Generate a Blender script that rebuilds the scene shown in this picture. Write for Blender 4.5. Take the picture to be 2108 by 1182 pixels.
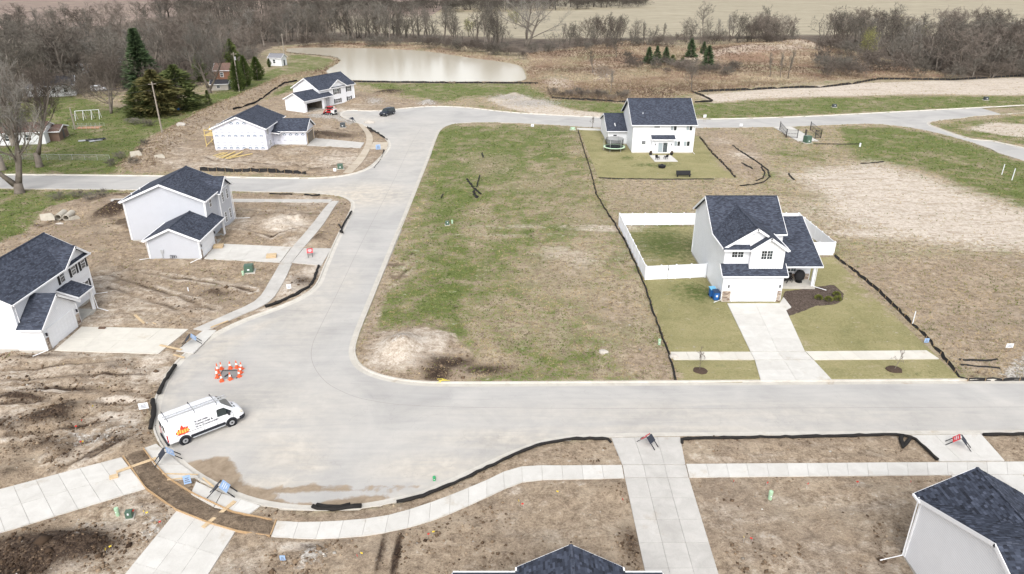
import bpy, bmesh, math, random
import numpy as np
from mathutils import Vector, Matrix
from mathutils.geometry import tessellate_polygon
random.seed(7); RNG = np.random.default_rng(11)
scene = bpy.context.scene
for o in list(bpy.data.objects): bpy.data.objects.remove(o)
COL = scene.collection
R = math.radians
# ------------------------------------------------------------------ camera
F, PITCH, HC, CX, CY = 1440.0, R(24.8), 35.1, 1054.0, 591.0      # survey of the photograph
cam_d = bpy.data.cameras.new('camera'); cam = bpy.data.objects.new('camera', cam_d); COL.objects.link(cam)
cam_d.sensor_width = 36.0; cam_d.lens = 36.0*F/2108.0; cam_d.clip_start = 0.5; cam_d.clip_end = 6000
cam.location = (0, 0, HC); cam.rotation_euler = (R(90)-PITCH, 0, 0)
scene.camera = cam
# ------------------------------------------------------------------ sky, sun, exposure (thin overcast)
SUN_AZ, SUN_EL = 184.0, 45.0          # degrees, from north (+Y) clockwise
w = bpy.data.worlds.new('World'); scene.world = w; w.use_nodes = True
nt = w.node_tree; nt.nodes.clear()
sky = nt.nodes.new('ShaderNodeTexSky'); sky.sky_type = 'NISHITA'; sky.sun_disc = False
sky.sun_elevation = R(SUN_EL); sky.sun_rotation = R(SUN_AZ); sky.air_density = 1.0; sky.dust_density = 4.0; sky.ozone_density = 1.0
hs = nt.nodes.new('ShaderNodeHueSaturation'); hs.inputs['Saturation'].default_value = 0.25
bg = nt.nodes.new('ShaderNodeBackground'); bg.inputs['Strength'].default_value = 0.15
wo = nt.nodes.new('ShaderNodeOutputWorld')
nt.links.new(sky.outputs[0], hs.inputs['Color']); nt.links.new(hs.outputs[0], bg.inputs[0]); nt.links.new(bg.outputs[0], wo.inputs[0])
sd = bpy.data.lights.new('sun', 'SUN'); sun = bpy.data.objects.new('sun', sd); COL.objects.link(sun)
sd.energy = 0.5; sd.angle = R(50); sd.color = (1.0, 0.965, 0.91)
az, el = R(SUN_AZ), R(SUN_EL)
sdir = Vector((math.sin(az)*math.cos(el), math.cos(az)*math.cos(el), math.sin(el)))
sun.rotation_euler = (-sdir).to_track_quat('-Z', 'Y').to_euler()
scene.view_settings.view_transform = 'Standard'; scene.view_settings.look = 'None'
scene.view_settings.exposure = 0.93; scene.view_settings.gamma = 1.0; scene.view_settings.use_curve_mapping = False
scene.render.engine = 'CYCLES'
# ------------------------------------------------------------------ survey helpers
SP, CP = math.sin(PITCH), math.cos(PITCH)
LOT = 0.13                                       # lots lie a kerb's height above the street
def G(px, py, z=LOT):
    u, v = (px-CX)/F, (py-CY)/F
    d = (HC-z)/(SP+v*CP)
    return (u*d, (CP-v*SP)*d)
def GL(pts, z=LOT): return [G(x, y, z) for x, y in pts]
def V3(p, z=LOT): return Vector((p[0], p[1], z))
# ------------------------------------------------------------------ mesh helpers
class MB:
    def __init__(s): s.v = []; s.f = []; s.uv = None; s.fc = None
    def add(s, vs, fs):
        o = len(s.v); s.v += [tuple(p) for p in vs]; s.f += [tuple(i+o for i in f) for f in fs]; return s
    def box(s, c, d, rz=0.0, M=None):
        hx, hy, hz = d[0]/2, d[1]/2, d[2]/2
        P = [Vector((x, y, z)) for z in (-hz, hz) for x, y in ((-hx,-hy),(hx,-hy),(hx,hy),(-hx,hy))]
        if M is None: M = Matrix.Rotation(rz, 3, 'Z')
        P = [M @ p + Vector(c) for p in P]
        return s.add(P, [(3,2,1,0),(4,5,6,7),(0,1,5,4),(1,2,6,5),(2,3,7,6),(3,0,4,7)])
    def b2(s, a, b):
        c = [(a[i]+b[i])/2 for i in range(3)]; d = [abs(b[i]-a[i]) for i in range(3)]
        return s.box(c, d)
    def prism(s, poly, z0, z1):
        A = sum(poly[i][0]*poly[(i+1) % len(poly)][1]-poly[(i+1) % len(poly)][0]*poly[i][1] for i in range(len(poly)))
        if A < 0: poly = poly[::-1]
        n = len(poly); o = len(s.v)
        z1s = z1 if isinstance(z1, (list, tuple)) else [z1]*n
        if A < 0 and isinstance(z1, (list, tuple)): z1s = z1[::-1]
        s.v += [(p[0], p[1], z0) for p in poly]+[(p[0], p[1], z) for p, z in zip(poly, z1s)]
        tris = tessellate_polygon([[Vector((p[0], p[1], 0)) for p in poly]]) if n > 4 else [tuple(range(n))]
        for t in tris:
            t = list(t)
            ar = sum(poly[t[i]][0]*poly[t[(i+1) % len(t)]][1]-poly[t[(i+1) % len(t)]][0]*poly[t[i]][1] for i in range(len(t)))
            if ar < 0: t = t[::-1]
            s.f.append(tuple(o+n+i for i in t)); s.f.append(tuple(o+i for i in t[::-1]))
        for i in range(n):
            j = (i+1) % n; s.f.append((o+i, o+j, o+n+j, o+n+i))
        return s
    def extr(s, prof, axis, a, b):
        """profile polygon extruded along axis; prof in the two other axes (order x,y,z without axis)"""
        n = len(prof); o = len(s.v)
        def P(p, t):
            q = list(p); q.insert(axis, t); return tuple(q)
        s.v += [P(p, a) for p in prof]+[P(p, b) for p in prof]
        s.f.append(tuple(range(o, o+n))); s.f.append(tuple(range(o+2*n-1, o+n-1, -1)))
        for i in range(n):
            j = (i+1) % n; s.f.append((o+i, o+n+i, o+n+j, o+j))
        return s
    def tube(s, pts, r, n=6, cap=True, flat=1.0):
        pts = [Vector(p) for p in pts]; m = len(pts); o = len(s.v)
        rs = r if isinstance(r, (list, tuple)) else [r]*m
        for i, p in enumerate(pts):
            t = (pts[min(i+1, m-1)]-pts[max(i-1, 0)])
            t = t.normalized() if t.length > 1e-9 else Vector((0, 0, 1))
            up = Vector((0, 0, 1)) if abs(t.z) < 0.95 else Vector((1, 0, 0))
            a = t.cross(up).normalized(); b = a.cross(t)
            for k in range(n):
                an = 2*math.pi*k/n
                s.v.append(tuple(p+a*math.cos(an)*rs[i]+b*math.sin(an)*rs[i]*flat))
        for i in range(m-1):
            for k in range(n):
                k2 = (k+1) % n
                s.f.append((o+i*n+k, o+i*n+k2, o+(i+1)*n+k2, o+(i+1)*n+k))
        if cap:
            s.f.append(tuple(o+k for k in range(n-1, -1, -1))); s.f.append(tuple(o+(m-1)*n+k for k in range(n)))
        return s
    def cyl(s, c, r, h, n=12, r2=None):
        return s.tube([(c[0], c[1], c[2]), (c[0], c[1], c[2]+h)], [r, r if r2 is None else r2], n)
    def slab(s, P, t):
        """sheet of corner points P (ccw seen from its outer side) with thickness t behind it"""
        P = [Vector(p) for p in P]; n = (P[1]-P[0]).cross(P[2]-P[0]).normalized(); k = len(P); o = len(s.v)
        s.v += [tuple(p) for p in P]+[tuple(p-n*t) for p in P]
        s.f.append(tuple(range(o, o+k))); s.f.append(tuple(range(o+2*k-1, o+k-1, -1)))
        for i in range(k):
            j = (i+1) % k; s.f.append((o+i, o+k+i, o+k+j, o+j))
        return s
    def board(s, p, q, w_, h):
        """board from p to q, w_ wide across, h tall, its top on the line"""
        p, q = Vector(p), Vector(q); t = (q-p).normalized()
        a = t.cross(Vector((0, 0, 1)))
        a = a.normalized() if a.length > 1e-6 else Vector((1, 0, 0))
        b = a.cross(t).normalized()
        o = len(s.v)
        for e in (p, q):
            for x, y in ((-1, -1), (1, -1), (1, 0), (-1, 0)): s.v.append(tuple(e+a*(x*w_/2)+b*(y*h)))
        s.f += [tuple(o+i for i in f) for f in ((3,2,1,0),(4,5,6,7),(0,1,5,4),(1,2,6,5),(2,3,7,6),(3,0,4,7))]
        return s
    def blob(s, c, r, seed=0, sub=1, sq=(1, 1, 1), rough=0.25):
        bm = bmesh.new(); bmesh.ops.create_icosphere(bm, subdivisions=sub, radius=1.0)
        rr = random.Random(seed); o = len(s.v)
        for v in bm.verts:
            k = r*(1+rr.uniform(-rough, rough)); s.v.append((c[0]+v.co.x*k*sq[0], c[1]+v.co.y*k*sq[1], c[2]+v.co.z*k*sq[2]))
        s.f += [tuple(o+v.index for v in f.verts) for f in bm.faces]; bm.free(); return s
    def mesh(s, name, mat, smooth=False):
        me = bpy.data.meshes.new(name); me.from_pydata(s.v, [], s.f); me.update()
        if mat: me.materials.append(mat)
        if smooth: me.polygons.foreach_set('use_smooth', [True]*len(me.polygons))
        return me
    def build(s, name, mat, parent=None, smooth=False):
        o = bpy.data.objects.new(name, s.mesh(name, mat, smooth)); COL.objects.link(o)
        if parent is not None: o.parent = parent
        return o
def tag(o, label=None, cat=None, group=None, kind=None):
    if label: o['label'] = label
    if cat: o['category'] = cat
    if group: o['group'] = group
    if kind: o['kind'] = kind
    return o
def thing(name, label, cat, loc=(0, 0, 0), rz=0.0, group=None, kind=None, sc=None):
    o = bpy.data.objects.new(name, None); COL.objects.link(o); o.empty_display_size = 0.2
    o.location = loc; o.rotation_euler = (0, 0, rz)
    if sc: o.scale = (sc, sc, sc) if not isinstance(sc, tuple) else sc
    return tag(o, label, cat, group, kind)
KIDS = {}
def reg(root): KIDS[root.name] = [(c, list(c.children)) for c in root.children]; return root
def dup(root, loc, rz, label, group=None, sc=None):
    r = root.copy(); COL.objects.link(r); r.location = loc; r.rotation_euler = (0, 0, rz)
    if sc: r.scale = (sc, sc, sc) if not isinstance(sc, tuple) else sc
    r['label'] = label
    if group: r['group'] = group
    for ch, gs in KIDS[root.name]:
        c = ch.copy(); COL.objects.link(c); c.parent = r
        for g_ in gs:
            d = g_.copy(); COL.objects.link(d); d.parent = c
    return r
# ------------------------------------------------------------------ material helpers
def N(nt, t, **kw):
    n = nt.nodes.new('ShaderNode'+t)
    for k, v in kw.items():
        if k in n.inputs: n.inputs[k].default_value = v
        else: setattr(n, k, v)
    return n
def srgb(r, g, b):
    f = lambda c: (c/255/12.92) if c/255 <= 0.04045 else ((c/255+0.055)/1.055)**2.4
    return (f(r), f(g), f(b), 1.0)
def base_mat(name, rough=0.8, spec=0.3):
    m = bpy.data.materials.new(name); m.use_nodes = True
    nt = m.node_tree; b = nt.nodes['Principled BSDF']
    b.inputs['Roughness'].default_value = rough; b.inputs['Specular IOR Level'].default_value = spec
    return m, nt, b
def ramp(nt, fac, stops, interp='LINEAR'):
    r = nt.nodes.new('ShaderNodeValToRGB'); r.color_ramp.interpolation = interp
    e = r.color_ramp.elements
    while len(e) > 1: e.remove(e[-1])
    e[0].position = stops[0][0]; e[0].color = stops[0][1]
    for p, c in stops[1:]:
        k = e.new(p); k.color = c
    if fac is not None: nt.links.new(fac, r.inputs[0])
    return r
def mixc(nt, fac, a, b, mode='MIX'):
    n = nt.nodes.new('ShaderNodeMix'); n.data_type = 'RGBA'; n.blend_type = mode
    for s_, i in ((fac, 0), (a, 6), (b, 7)):
        if hasattr(s_, 'links') or isinstance(s_, bpy.types.NodeSocket): nt.links.new(s_, n.inputs[i])
        else: n.inputs[i].default_value = s_
    return n.outputs[2]
def mth(nt, op, a, b=None, c=None, clamp=False):
    n = nt.nodes.new('ShaderNodeMath'); n.operation = op; n.use_clamp = clamp
    for s_, i in ((a, 0), (b, 1), (c, 2)):
        if s_ is None: continue
        if isinstance(s_, bpy.types.NodeSocket): nt.links.new(s_, n.inputs[i])
        else: n.inputs[i].default_value = s_
    return n.outputs[0]
def noise(nt, vec, scale, detail=4, rough=0.55, dist=0.0, gain=1.0):
    n = N(nt, 'TexNoise', Scale=scale, Detail=detail, Roughness=rough, Distortion=dist)
    if vec is not None: nt.links.new(vec, n.inputs['Vector'])
    if gain != 1.0: return mth(nt, 'ADD', mth(nt, 'MULTIPLY', mth(nt, 'SUBTRACT', n.outputs['Fac'], 0.5), gain), 0.5, clamp=True)
    return n.outputs['Fac']
def bump(nt, b, h, strength=0.5, dist=0.05):
    n = N(nt, 'Bump', Strength=strength, Distance=dist); nt.links.new(h, n.inputs['Height'])
    nt.links.new(n.outputs[0], b.inputs['Normal']); return n
def mapv(nt, vec, scale, rot=0.0):
    n = nt.nodes.new('ShaderNodeMapping'); n.inputs['Scale'].default_value = scale; n.inputs['Rotation'].default_value = (0, 0, rot)
    nt.links.new(vec, n.inputs['Vector']); return n.outputs[0]
MATS = {}
def plain(name, col, rough=0.6, spec=0.4, var=0.10, scale=6.0, metal=0.0, bmp=0.0):
    """paint-like material: colour with faint procedural mottling"""
    if name in MATS: return MATS[name]
    m, nt, b = base_mat(name, rough, spec); b.inputs['Metallic'].default_value = metal
    tc = N(nt, 'TexCoord'); nz = noise(nt, tc.outputs['Object'], scale, 5, 0.6)
    lo = tuple(c*(1-var) for c in col[:3])+(1,); hi = tuple(min(1, c*(1+var)) for c in col[:3])+(1,)
    r = ramp(nt, nz, [(0.25, lo), (0.75, hi)]); nt.links.new(r.outputs[0], b.inputs['Base Color'])
    if bmp: bump(nt, b, nz, bmp, 0.02)
    MATS[name] = m; return m
# ================================================================== street outline (traced with the lots on the left hand)
def smooth_line(P, k=4):
    P = [np.array(p, float) for p in P]; out = []
    for i in range(len(P)-1):
        a, b, c, d = P[max(i-1, 0)], P[i], P[i+1], P[min(i+2, len(P)-1)]
        for j in range(k):
            t = j/k
            out.append(0.5*((2*b)+(c-a)*t+(2*a-5*b+4*c-d)*t*t+(3*b-a-3*c+d)*t**3))
    out.append(P[-1]); return [tuple(p) for p in out]
E_SOUTH = GL([(3000,893),(2108,893.5),(1700,896),(1400,898),(1260,900),(1195,903),(1135,910),(1070,931),(1000,962),(930,995),(870,1020),(800,1037),(730,1048),(650,1051),(570,1045),(500,1029),(430,998),(375,962),(338,922),(319,880),(319,838),(333,797),(356,758),(392,722),(444,688),(505,659),(565,637),(620,613),(652,588),(668,552),(690,500),(712,455),(724,430),(722,415),(704,406),(670,401),(600,397),(300,392),(0,389),(-500,384)], 0)
E_NORTH = GL([(-500,357),(0,360),(330,363),(560,367),(660,367),(720,360),(757,347),(780,328),(797,308),(800,295),(788,281),(765,267),(742,256),(715,246),(700,236),(715,228),(760,229),(800,227),(850,222),(900,219.5),(960,222),(1060,232.5),(1200,240.5),(1330,244.5),(1440,246),(1640,241),(1860,230),(2108,217),(2900,175)], 0)
E_ISLE = GL([(2900,188),(2108,233),(1985,243.5),(1935,248),(1915,252),(1914,257),(1930,264),(2000,287),(2108,331-26),(2900,520)], 0)
E_MID = GL([(2900,560),(2108,332),(2040,307),(1960,282),(1890,266),(1830,258),(1780,255.5),(1700,258.5),(1600,262),(1440,264),(1250,264),(1150,258.5),(1060,254),(1000,252.5),(950,254),(922,259),(906,269),(897,287),(880,333),(862,378),(830,458),(800,530),(765,617),(740,679),(729,715),(731,738),(745,757),(775,772),(820,783),(870,788.5),(930,790),(1100,789.5),(1500,787),(2108,783.5),(3000,780)], 0)
E_SOUTH, E_NORTH, E_ISLE, E_MID = [smooth_line(e, 3) for e in (E_SOUTH, E_NORTH, E_ISLE, E_MID)]
# frontage of far-white lot is open gravel: the edge there is only a change of surface
ROAD = E_SOUTH+E_NORTH+E_ISLE+E_MID
POND = smooth_line(GL([(590,100),(640,98),(720,99),(800,101),(880,106),(960,118),(1030,127),(1068,135),(1080,150),(1076,166.5),(1000,168),(900,168),(800,167),(725,165),(685,158),(672,148),(682,138),(700,127),(692,118),(655,113),(615,110),(590,106),(590,100)], -0.4), 3)
# ================================================================== numeric fields over the ground
def vnoise(x, y, s, seed):
    rg = np.random.default_rng(seed); T = rg.random((256, 256))
    xs, ys = x/s, y/s; i, j = np.floor(xs).astype(int), np.floor(ys).astype(int); u, v = xs-i, ys-j
    u, v = u*u*(3-2*u), v*v*(3-2*v); i0, i1, j0, j1 = i % 256, (i+1) % 256, j % 256, (j+1) % 256
    return (T[i0, j0]*(1-u)+T[i1, j0]*u)*(1-v)+(T[i0, j1]*(1-u)+T[i1, j1]*u)*v
def fbm(x, y, s, seed, o=4, g=0.55):
    t, a, n = 0, 1, 0
    for k in range(o):
        t = t+a*vnoise(x, y, s/2**k, seed+k); n += a; a *= g
    return t/n
def sdist(x, y, poly, reach):
    """signed distance to a polygon (positive inside), only near its box; elsewhere -reach"""
    P = np.array(poly); out = np.full(x.shape, -reach)
    sel = (x > P[:,0].min()-reach) & (x < P[:,0].max()+reach) & (y > P[:,1].min()-reach) & (y < P[:,1].max()+reach)
    if not sel.any(): return out
    xs, ys = x[sel], y[sel]; ins = np.zeros(xs.shape, bool); dm = np.full(xs.shape, 1e9)
    n = len(P)
    for i in range(n):
        ax, ay = P[i]; bx, by = P[(i+1) % n]
        dx, dy = bx-ax, by-ay; L2 = dx*dx+dy*dy+1e-12
        t = np.clip(((xs-ax)*dx+(ys-ay)*dy)/L2, 0, 1)
        dm = np.minimum(dm, (xs-ax-t*dx)**2+(ys-ay-t*dy)**2)
        if abs(dy) > 1e-12:
            c = ((ay > ys) != (by > ys)) & (xs < dx*(ys-ay)/dy+ax); ins ^= c
    d = np.sqrt(dm); out[sel] = np.where(ins, d, -d); return np.maximum(out, -reach)
def soft(x, y, poly, f): return np.clip(0.5+sdist(x, y, poly, 3*f+0.5)/(2*f), 0, 1)
def dline(x, y, P):
    dm = np.full(x.shape, 1e9)
    for (ax, ay), (bx, by) in zip(P[:-1], P[1:]):
        dx, dy = bx-ax, by-ay
        t = np.clip(((x-ax)*dx+(y-ay)*dy)/(dx*dx+dy*dy+1e-12), 0, 1)
        dm = np.minimum(dm, (x-ax-t*dx)**2+(y-ay-t*dy)**2)
    return np.sqrt(dm)
# ================================================================== concrete slab layout (built later, the ground is bedded under it)
SLABS = []       # (thing, label, list of slab polygons)
def grid_quad(a, b, c, d, nu, nv, gap=0.018):
    a, b, c, d = [np.array(p) for p in (a, b, c, d)]; out = []
    L = max(np.linalg.norm(b-a), 0.1); W = max(np.linalg.norm(d-a), 0.1)
    for i in range(nu):
        for j in range(nv):
            u0, u1, v0, v1 = i/nu+gap/L/2, (i+1)/nu-gap/L/2, j/nv+gap/W/2, (j+1)/nv-gap/W/2
            q = lambda u, v: tuple((a*(1-u)+b*u)*(1-v)+(d*(1-u)+c*u)*v)
            out.append([q(u0, v0), q(u1, v0), q(u1, v1), q(u0, v1)])
    return out
def strip(A, B, step=1.55, gap=0.018):
    A, B = np.array(smooth_line(A, 6)), np.array(smooth_line(B, 6))
    def res(P, n):
        s = np.r_[0, np.cumsum(np.linalg.norm(np.diff(P, axis=0), axis=1))]; t = np.linspace(0, s[-1], n+1)
        return np.c_[np.interp(t, s, P[:,0]), np.interp(t, s, P[:,1])], s[-1]
    n = max(1, int(round((res(A, 1)[1]+res(B, 1)[1])/2/step)))
    a, b = res(A, n)[0], res(B, n)[0]; out = []
    for i in range(n):
        e = gap/step/2
        out.append([tuple(a[i]*(1-e)+a[i+1]*e), tuple(a[i]*e+a[i+1]*(1-e)), tuple(b[i]*e+b[i+1]*(1-e)), tuple(b[i]*(1-e)+b[i+1]*e)])
    return out
def Q(*px): return GL(px)
SLABS += [
 ('driveway', 'wide white concrete driveway of the house with the white fenced yard', grid_quad(*Q((1497,625),(1612,625),(1657,724),(1545,724)), 2, 4)+grid_quad(*Q((1545.5,725),(1657.5,725),(1674,741),(1553.5,741)), 2, 1)+grid_quad(*Q((1554,742),(1675,742),(1713,783),(1566,784)), 2, 2)+grid_quad(*Q((1604,626),(1613,612),(1629,633),(1614,641)), 1, 1)),
 ('sidewalk', 'cream sidewalk slabs across the lawn of the house with the white fenced yard', strip(Q((1379,725),(1545,725)), Q((1387,741),(1553,741)))+strip(Q((1658,724),(1907,722)), Q((1675.5,741),(1933,739)))),
 ('driveway', 'grey concrete driveway running off the bottom edge right of the middle gable roof', grid_quad(*Q((1258,902),(1400,900),(1411,957),(1281,957)), 3, 1)+grid_quad(*Q((1281.5,958),(1411.5,958),(1418,984),(1286,984)), 3, 1)+grid_quad(*Q((1286.5,985),(1418.5,985),(1512,1290),(1352,1290)), 3, 6)),
 ('driveway', 'concrete driveway apron beside the house roof in the bottom right corner', grid_quad(*Q((1876,897),(2020,895),(2068,949),(1934,950)), 3, 1)+grid_quad(*Q((1958,979),(2104,978),(2250,1130),(2080,1130)), 3, 3)),
 ('sidewalk', 'long straight sidewalk along the near street right of the driveway', strip(Q((1412.5,956),(1700,954),(2400,949)), Q((1419,983),(1720,980),(2400,975)))),
 ('sidewalk', 'curved white sidewalk bending around the near side of the turning bulb', strip(Q((1280,958),(1175,959),(1068,962),(1000,990),(920,1023),(845,1049),(780,1065),(700,1073),(620,1076),(570,1073)), Q((1285,985),(1180,987),(1083,991),(1015,1018),(935,1054),(860,1081),(790,1097),(720,1106),(640,1110),(558,1105)))),
 ('driveway', 'pale concrete driveway entering from the left edge below the van', grid_quad(*Q((-330,1095),(250,942),(300,1006),(-330,1198)), 12, 2)),
 ('driveway', 'pale concrete driveway leaving the bottom edge below the muddy path strip', grid_quad(*Q((364,1052),(485,1094),(335,1330),(170,1290)), 3, 4)),
 ('driveway_apron', 'small concrete apron under the blue sign barricade next to the van', grid_quad(*Q((295,924),(322,914),(372,956),(316,956)), 1, 1)+grid_quad(*Q((317,957),(373,957),(409,983),(352,990)), 1, 1)),
 ('driveway_apron', 'small concrete apron under the blue sign barricade at the curb bottom', grid_quad(*Q((404,992),(456,1016),(440,1044),(393,1018)), 1, 1)+grid_quad(*Q((457,1016.5),(536,1042),(511,1061),(441,1045)), 2, 1)),
 ('driveway', 'cream concrete driveway of the white house with black shutters at left edge', grid_quad(*Q((168,673),(388,678),(326,729),(112,722)), 4, 2)),
 ('driveway_apron', 'concrete apron with the tipped barricade near the left white house driveway', grid_quad(*Q((420,680),(446,680),(398,728),(362,723)), 1, 2)),
 ('driveway', 'white concrete driveway of the grey sided house', grid_quad(*Q((448,502),(600,509),(576,541),(420,533)), 4, 2)),
 ('driveway_apron', 'concrete apron with the red panel barricade before the grey house', grid_quad(*Q((626,511),(682,512),(662,547),(601,541)), 1, 1)),
 ('sidewalk', 'grey sidewalk crossing between driveway and apron of the grey house', grid_quad(*Q((601,509.5),(625,510.5),(600,542),(577,541.5)), 1, 2)),
 ('sidewalk', 'grey new sidewalk running from the grey house driveway toward the turning bulb', strip(Q((576,543),(556,578),(528,618),(470,646),(398,678)), Q((601,543),(584,580),(554,622),(490,652),(424,682)))),
 ('sidewalk', 'grey new sidewalk rising from the grey house driveway to the corner', strip(Q((602,509),(640,465),(672,424),(684,414)), Q((626,509),(664,464),(690,424),(698,414)))),
 ('sidewalk', 'narrow concrete sidewalk along the side street behind the grey house', strip(Q((228,410),(300,409),(684,411)), Q((228,415),(300,415),(680,417)))),
 ('driveway', 'grey gravelly driveway of the house clad in printed white wrap', grid_quad(*Q((646,284),(750,294),(742,305),(632,300)), 3, 1)),
 ('driveway_apron', 'dusty apron in front of the wrapped house driveway', grid_quad(*Q((768,293),(799,293),(796,309),(762,307)), 1, 1)),
 ('sidewalk', 'dusty sidewalk crossing the dirt lot in front of the wrapped house', strip(Q((738,256),(752,275),(753,295),(736,325),(706,356)), Q((746,256),(764,275),(767,293),(751,327),(724,357)), 2.0)),
 ('sidewalk', 'short concrete sidewalk left of the white house with the trampoline', strip(Q((1187,263.5),(1250,266)), Q((1189,267),(1250,269.5)))),
 ('patio', 'white concrete patio behind the house with the trampoline', grid_quad(*Q((1337,320),(1381,320),(1396,333),(1348,333)), 2, 1)),
 ('walkway', 'pale concrete pad leading to the black metal railing pen', grid_quad(*Q((1592,262),(1628,261),(1684,290),(1643,291)), 1, 3)),
]
# ================================================================== the ground sheet
def axis(segs):
    out = [segs[0][0]]
    for a, b, st in segs:
        n = max(1, int(round(abs(b-a)/st))); out += list(np.linspace(a, b, n+1)[1:])
    return np.array(out)
gx = axis([(-3500,-900,130),(-900,-300,15),(-300,-130,3.0),(-130,-62,1.0),(-62,62,0.36),(62,130,1.0),(130,300,3.0),(300,900,15),(900,3500,130)])
gy = axis([(-40,18,3),(18,100,0.36),(100,170,0.55),(170,300,1.1),(300,480,2.5),(480,900,10),(900,6000,170)])
XX, YY = np.meshgrid(gx, gy); x, y = XX.ravel(), YY.ravel()
Z_ = {k: np.zeros(x.size) for k in 'green dirt pale dark lawn straw wood crop gravel wet plow mulch'.split()}
def zone(ch, px, f=0.8, val=1.0, z=LOT):
    Z_[ch] = np.maximum(Z_[ch], val*soft(x, y, GL(px, z) if px and not isinstance(px, np.ndarray) else px, f))
def blob_(ch, px, py, rx, ry, val=1.0):
    (ax, ay), (bx, by), (cx_, cy_) = G(px, py), G(px+rx, py), G(px, py+ry)
    if ch in ('pale', 'dark') and val > .45: val *= 1.3
    r1 = abs(bx-ax)*1.15; r2 = abs(cy_-ay)*1.15+1e-6
    d = ((x-ax)/r1)**2+((y-ay)/r2)**2
    Z_[ch] = np.maximum(Z_[ch], val*np.exp(-d*0.9))
# bare earth of the building lots
zone('dirt', [(-500,640),(0,500),(60,462),(100,425),(190,404),(300,396),(640,401),(735,415),(730,440),(660,590),(440,700),(350,770),(300,860),(330,930),(370,965),(430,1000),(500,1035),(640,1060),(800,1045),(960,985),(1090,920),(1256,903),(1340,1700),(-1500,1700)], 0.7)
zone('dirt', [(1250,899),(2600,890),(2900,1700),(1340,1700)], 0.3)
zone('dirt', [(248,345),(345,300),(430,252),(520,215),(585,192),(610,186),(735,187),(800,200),(905,212),(905,220),(840,224),(740,250),(800,285),(803,312),(760,348),(700,364),(640,362),(420,350),(280,357)], 0.9)
zone('dirt', [(250,345),(300,285),(420,230),(520,185),(590,165),(600,172),(540,205),(430,262),(350,308),(290,350)], 1.0, 0.75)
zone('dirt', [(735,700),(760,640),(800,530),(812,535),(790,620),(775,680),(870,668),(935,690),(985,735),(1000,775),(930,790),(830,785),(760,768),(732,740)], 0.8, 0.8)
zone('dirt', [(1720,540),(1960,520),(2300,520),(2600,700),(2400,785),(1985,783)], 2.5, 0.62)
zone('dirt', [(1430,270),(1500,266),(1560,290),(1590,340),(1560,380),(1480,350)], 1.5, 0.6)
zone('dirt', [(1230,370),(1510,385),(1700,420),(1700,400),(1440,405),(1420,440),(1270,440)], 1.5, 0.42)
for a in [(1150,560,110,60,.5),(1270,640,80,70,.55),(1330,740,60,40,.8),(1200,450,90,35,.45),(1010,340,60,30,.5),(1110,380,80,20,.45),(1000,755,80,18,.75),(1370,770,30,14,.9),(1000,560,30,60,.35),(1130,690,90,20,.4),(1900,600,150,60,.7)]: blob_('dirt', *a)
# paler, bleached ground
zone('pale', [(1625,358),(1700,345),(1800,336),(1840,346),(1950,380),(2108,432),(2300,490),(2300,525),(2020,512),(1850,490),(1745,462),(1690,430),(1690,400)], 5.0, .98)
zone('pale', [(1560,420),(1700,380),(1900,380),(2200,470),(2200,530),(1900,520),(1740,500),(1640,460)], 7.0, .45)
zone('pale', [(1440,196),(1600,181),(1760,172),(1900,167),(2300,152),(2300,180),(2080,196),(1880,194),(1700,199),(1560,203),(1470,212)], 2.0, .95)
zone('pale', [(1000,205),(1060,190),(1100,204),(1180,226),(1245,234),(1250,241),(1100,236),(1040,222)], 1.0, .8)
blob_('dark', 925, 745, 60, 14, .62)
zone('pale', [(745,745),(760,705),(800,692),(870,673),(925,685),(936,705),(915,735),(860,758),(800,765),(765,765)], 1.2, .66)
zone('pale', [(1395,125),(1500,108),(1570,92),(1650,84),(1710,106),(1640,116),(1500,120),(1400,140)], 3.0, .42)
zone('pale', [(1985,266),(2040,252),(2200,262),(2200,290),(2070,280)], 1.2, .8)
for a in [(590,462,40,14,.9),(612,500,22,10,.7),(600,590,30,22,.7),(560,640,26,8,.7),(640,560,22,14,.7),(330,700,30,6,.5),(90,805,60,5,.95),(250,822,45,5,.95),(240,860,40,12,.75),(320,740,30,14,.7),(60,720,60,6,.5),(330,770,22,16,.8),(270,870,20,7,.9),(200,700,30,6,.5),(620,1125,45,9,.85),(400,1040,50,16,.4),(1060,1010,12,8,.5),(1250,470,70,10,.5),(1150,520,40,18,.45),(1060,468,120,5,.42),(1080,485,140,4,.38),(1190,530,40,24,.4),(1310,520,50,40,.3),(840,260,10,3,.5),(1150,170,30,14,.5),(690,230,60,8,.6),(700,330,60,18,.5),(470,330,120,14,.45),(600,275,40,10,.4),(780,240,40,8,.5),(1790,480,80,8,.8),(1480,290,30,10,.35),(1530,320,30,8,.5),(1500,1080,80,60,.32),(1600,940,250,14,.3),(1700,1030,200,22,.3),(1150,1080,120,40,.25)]: blob_('pale', *a)
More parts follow.
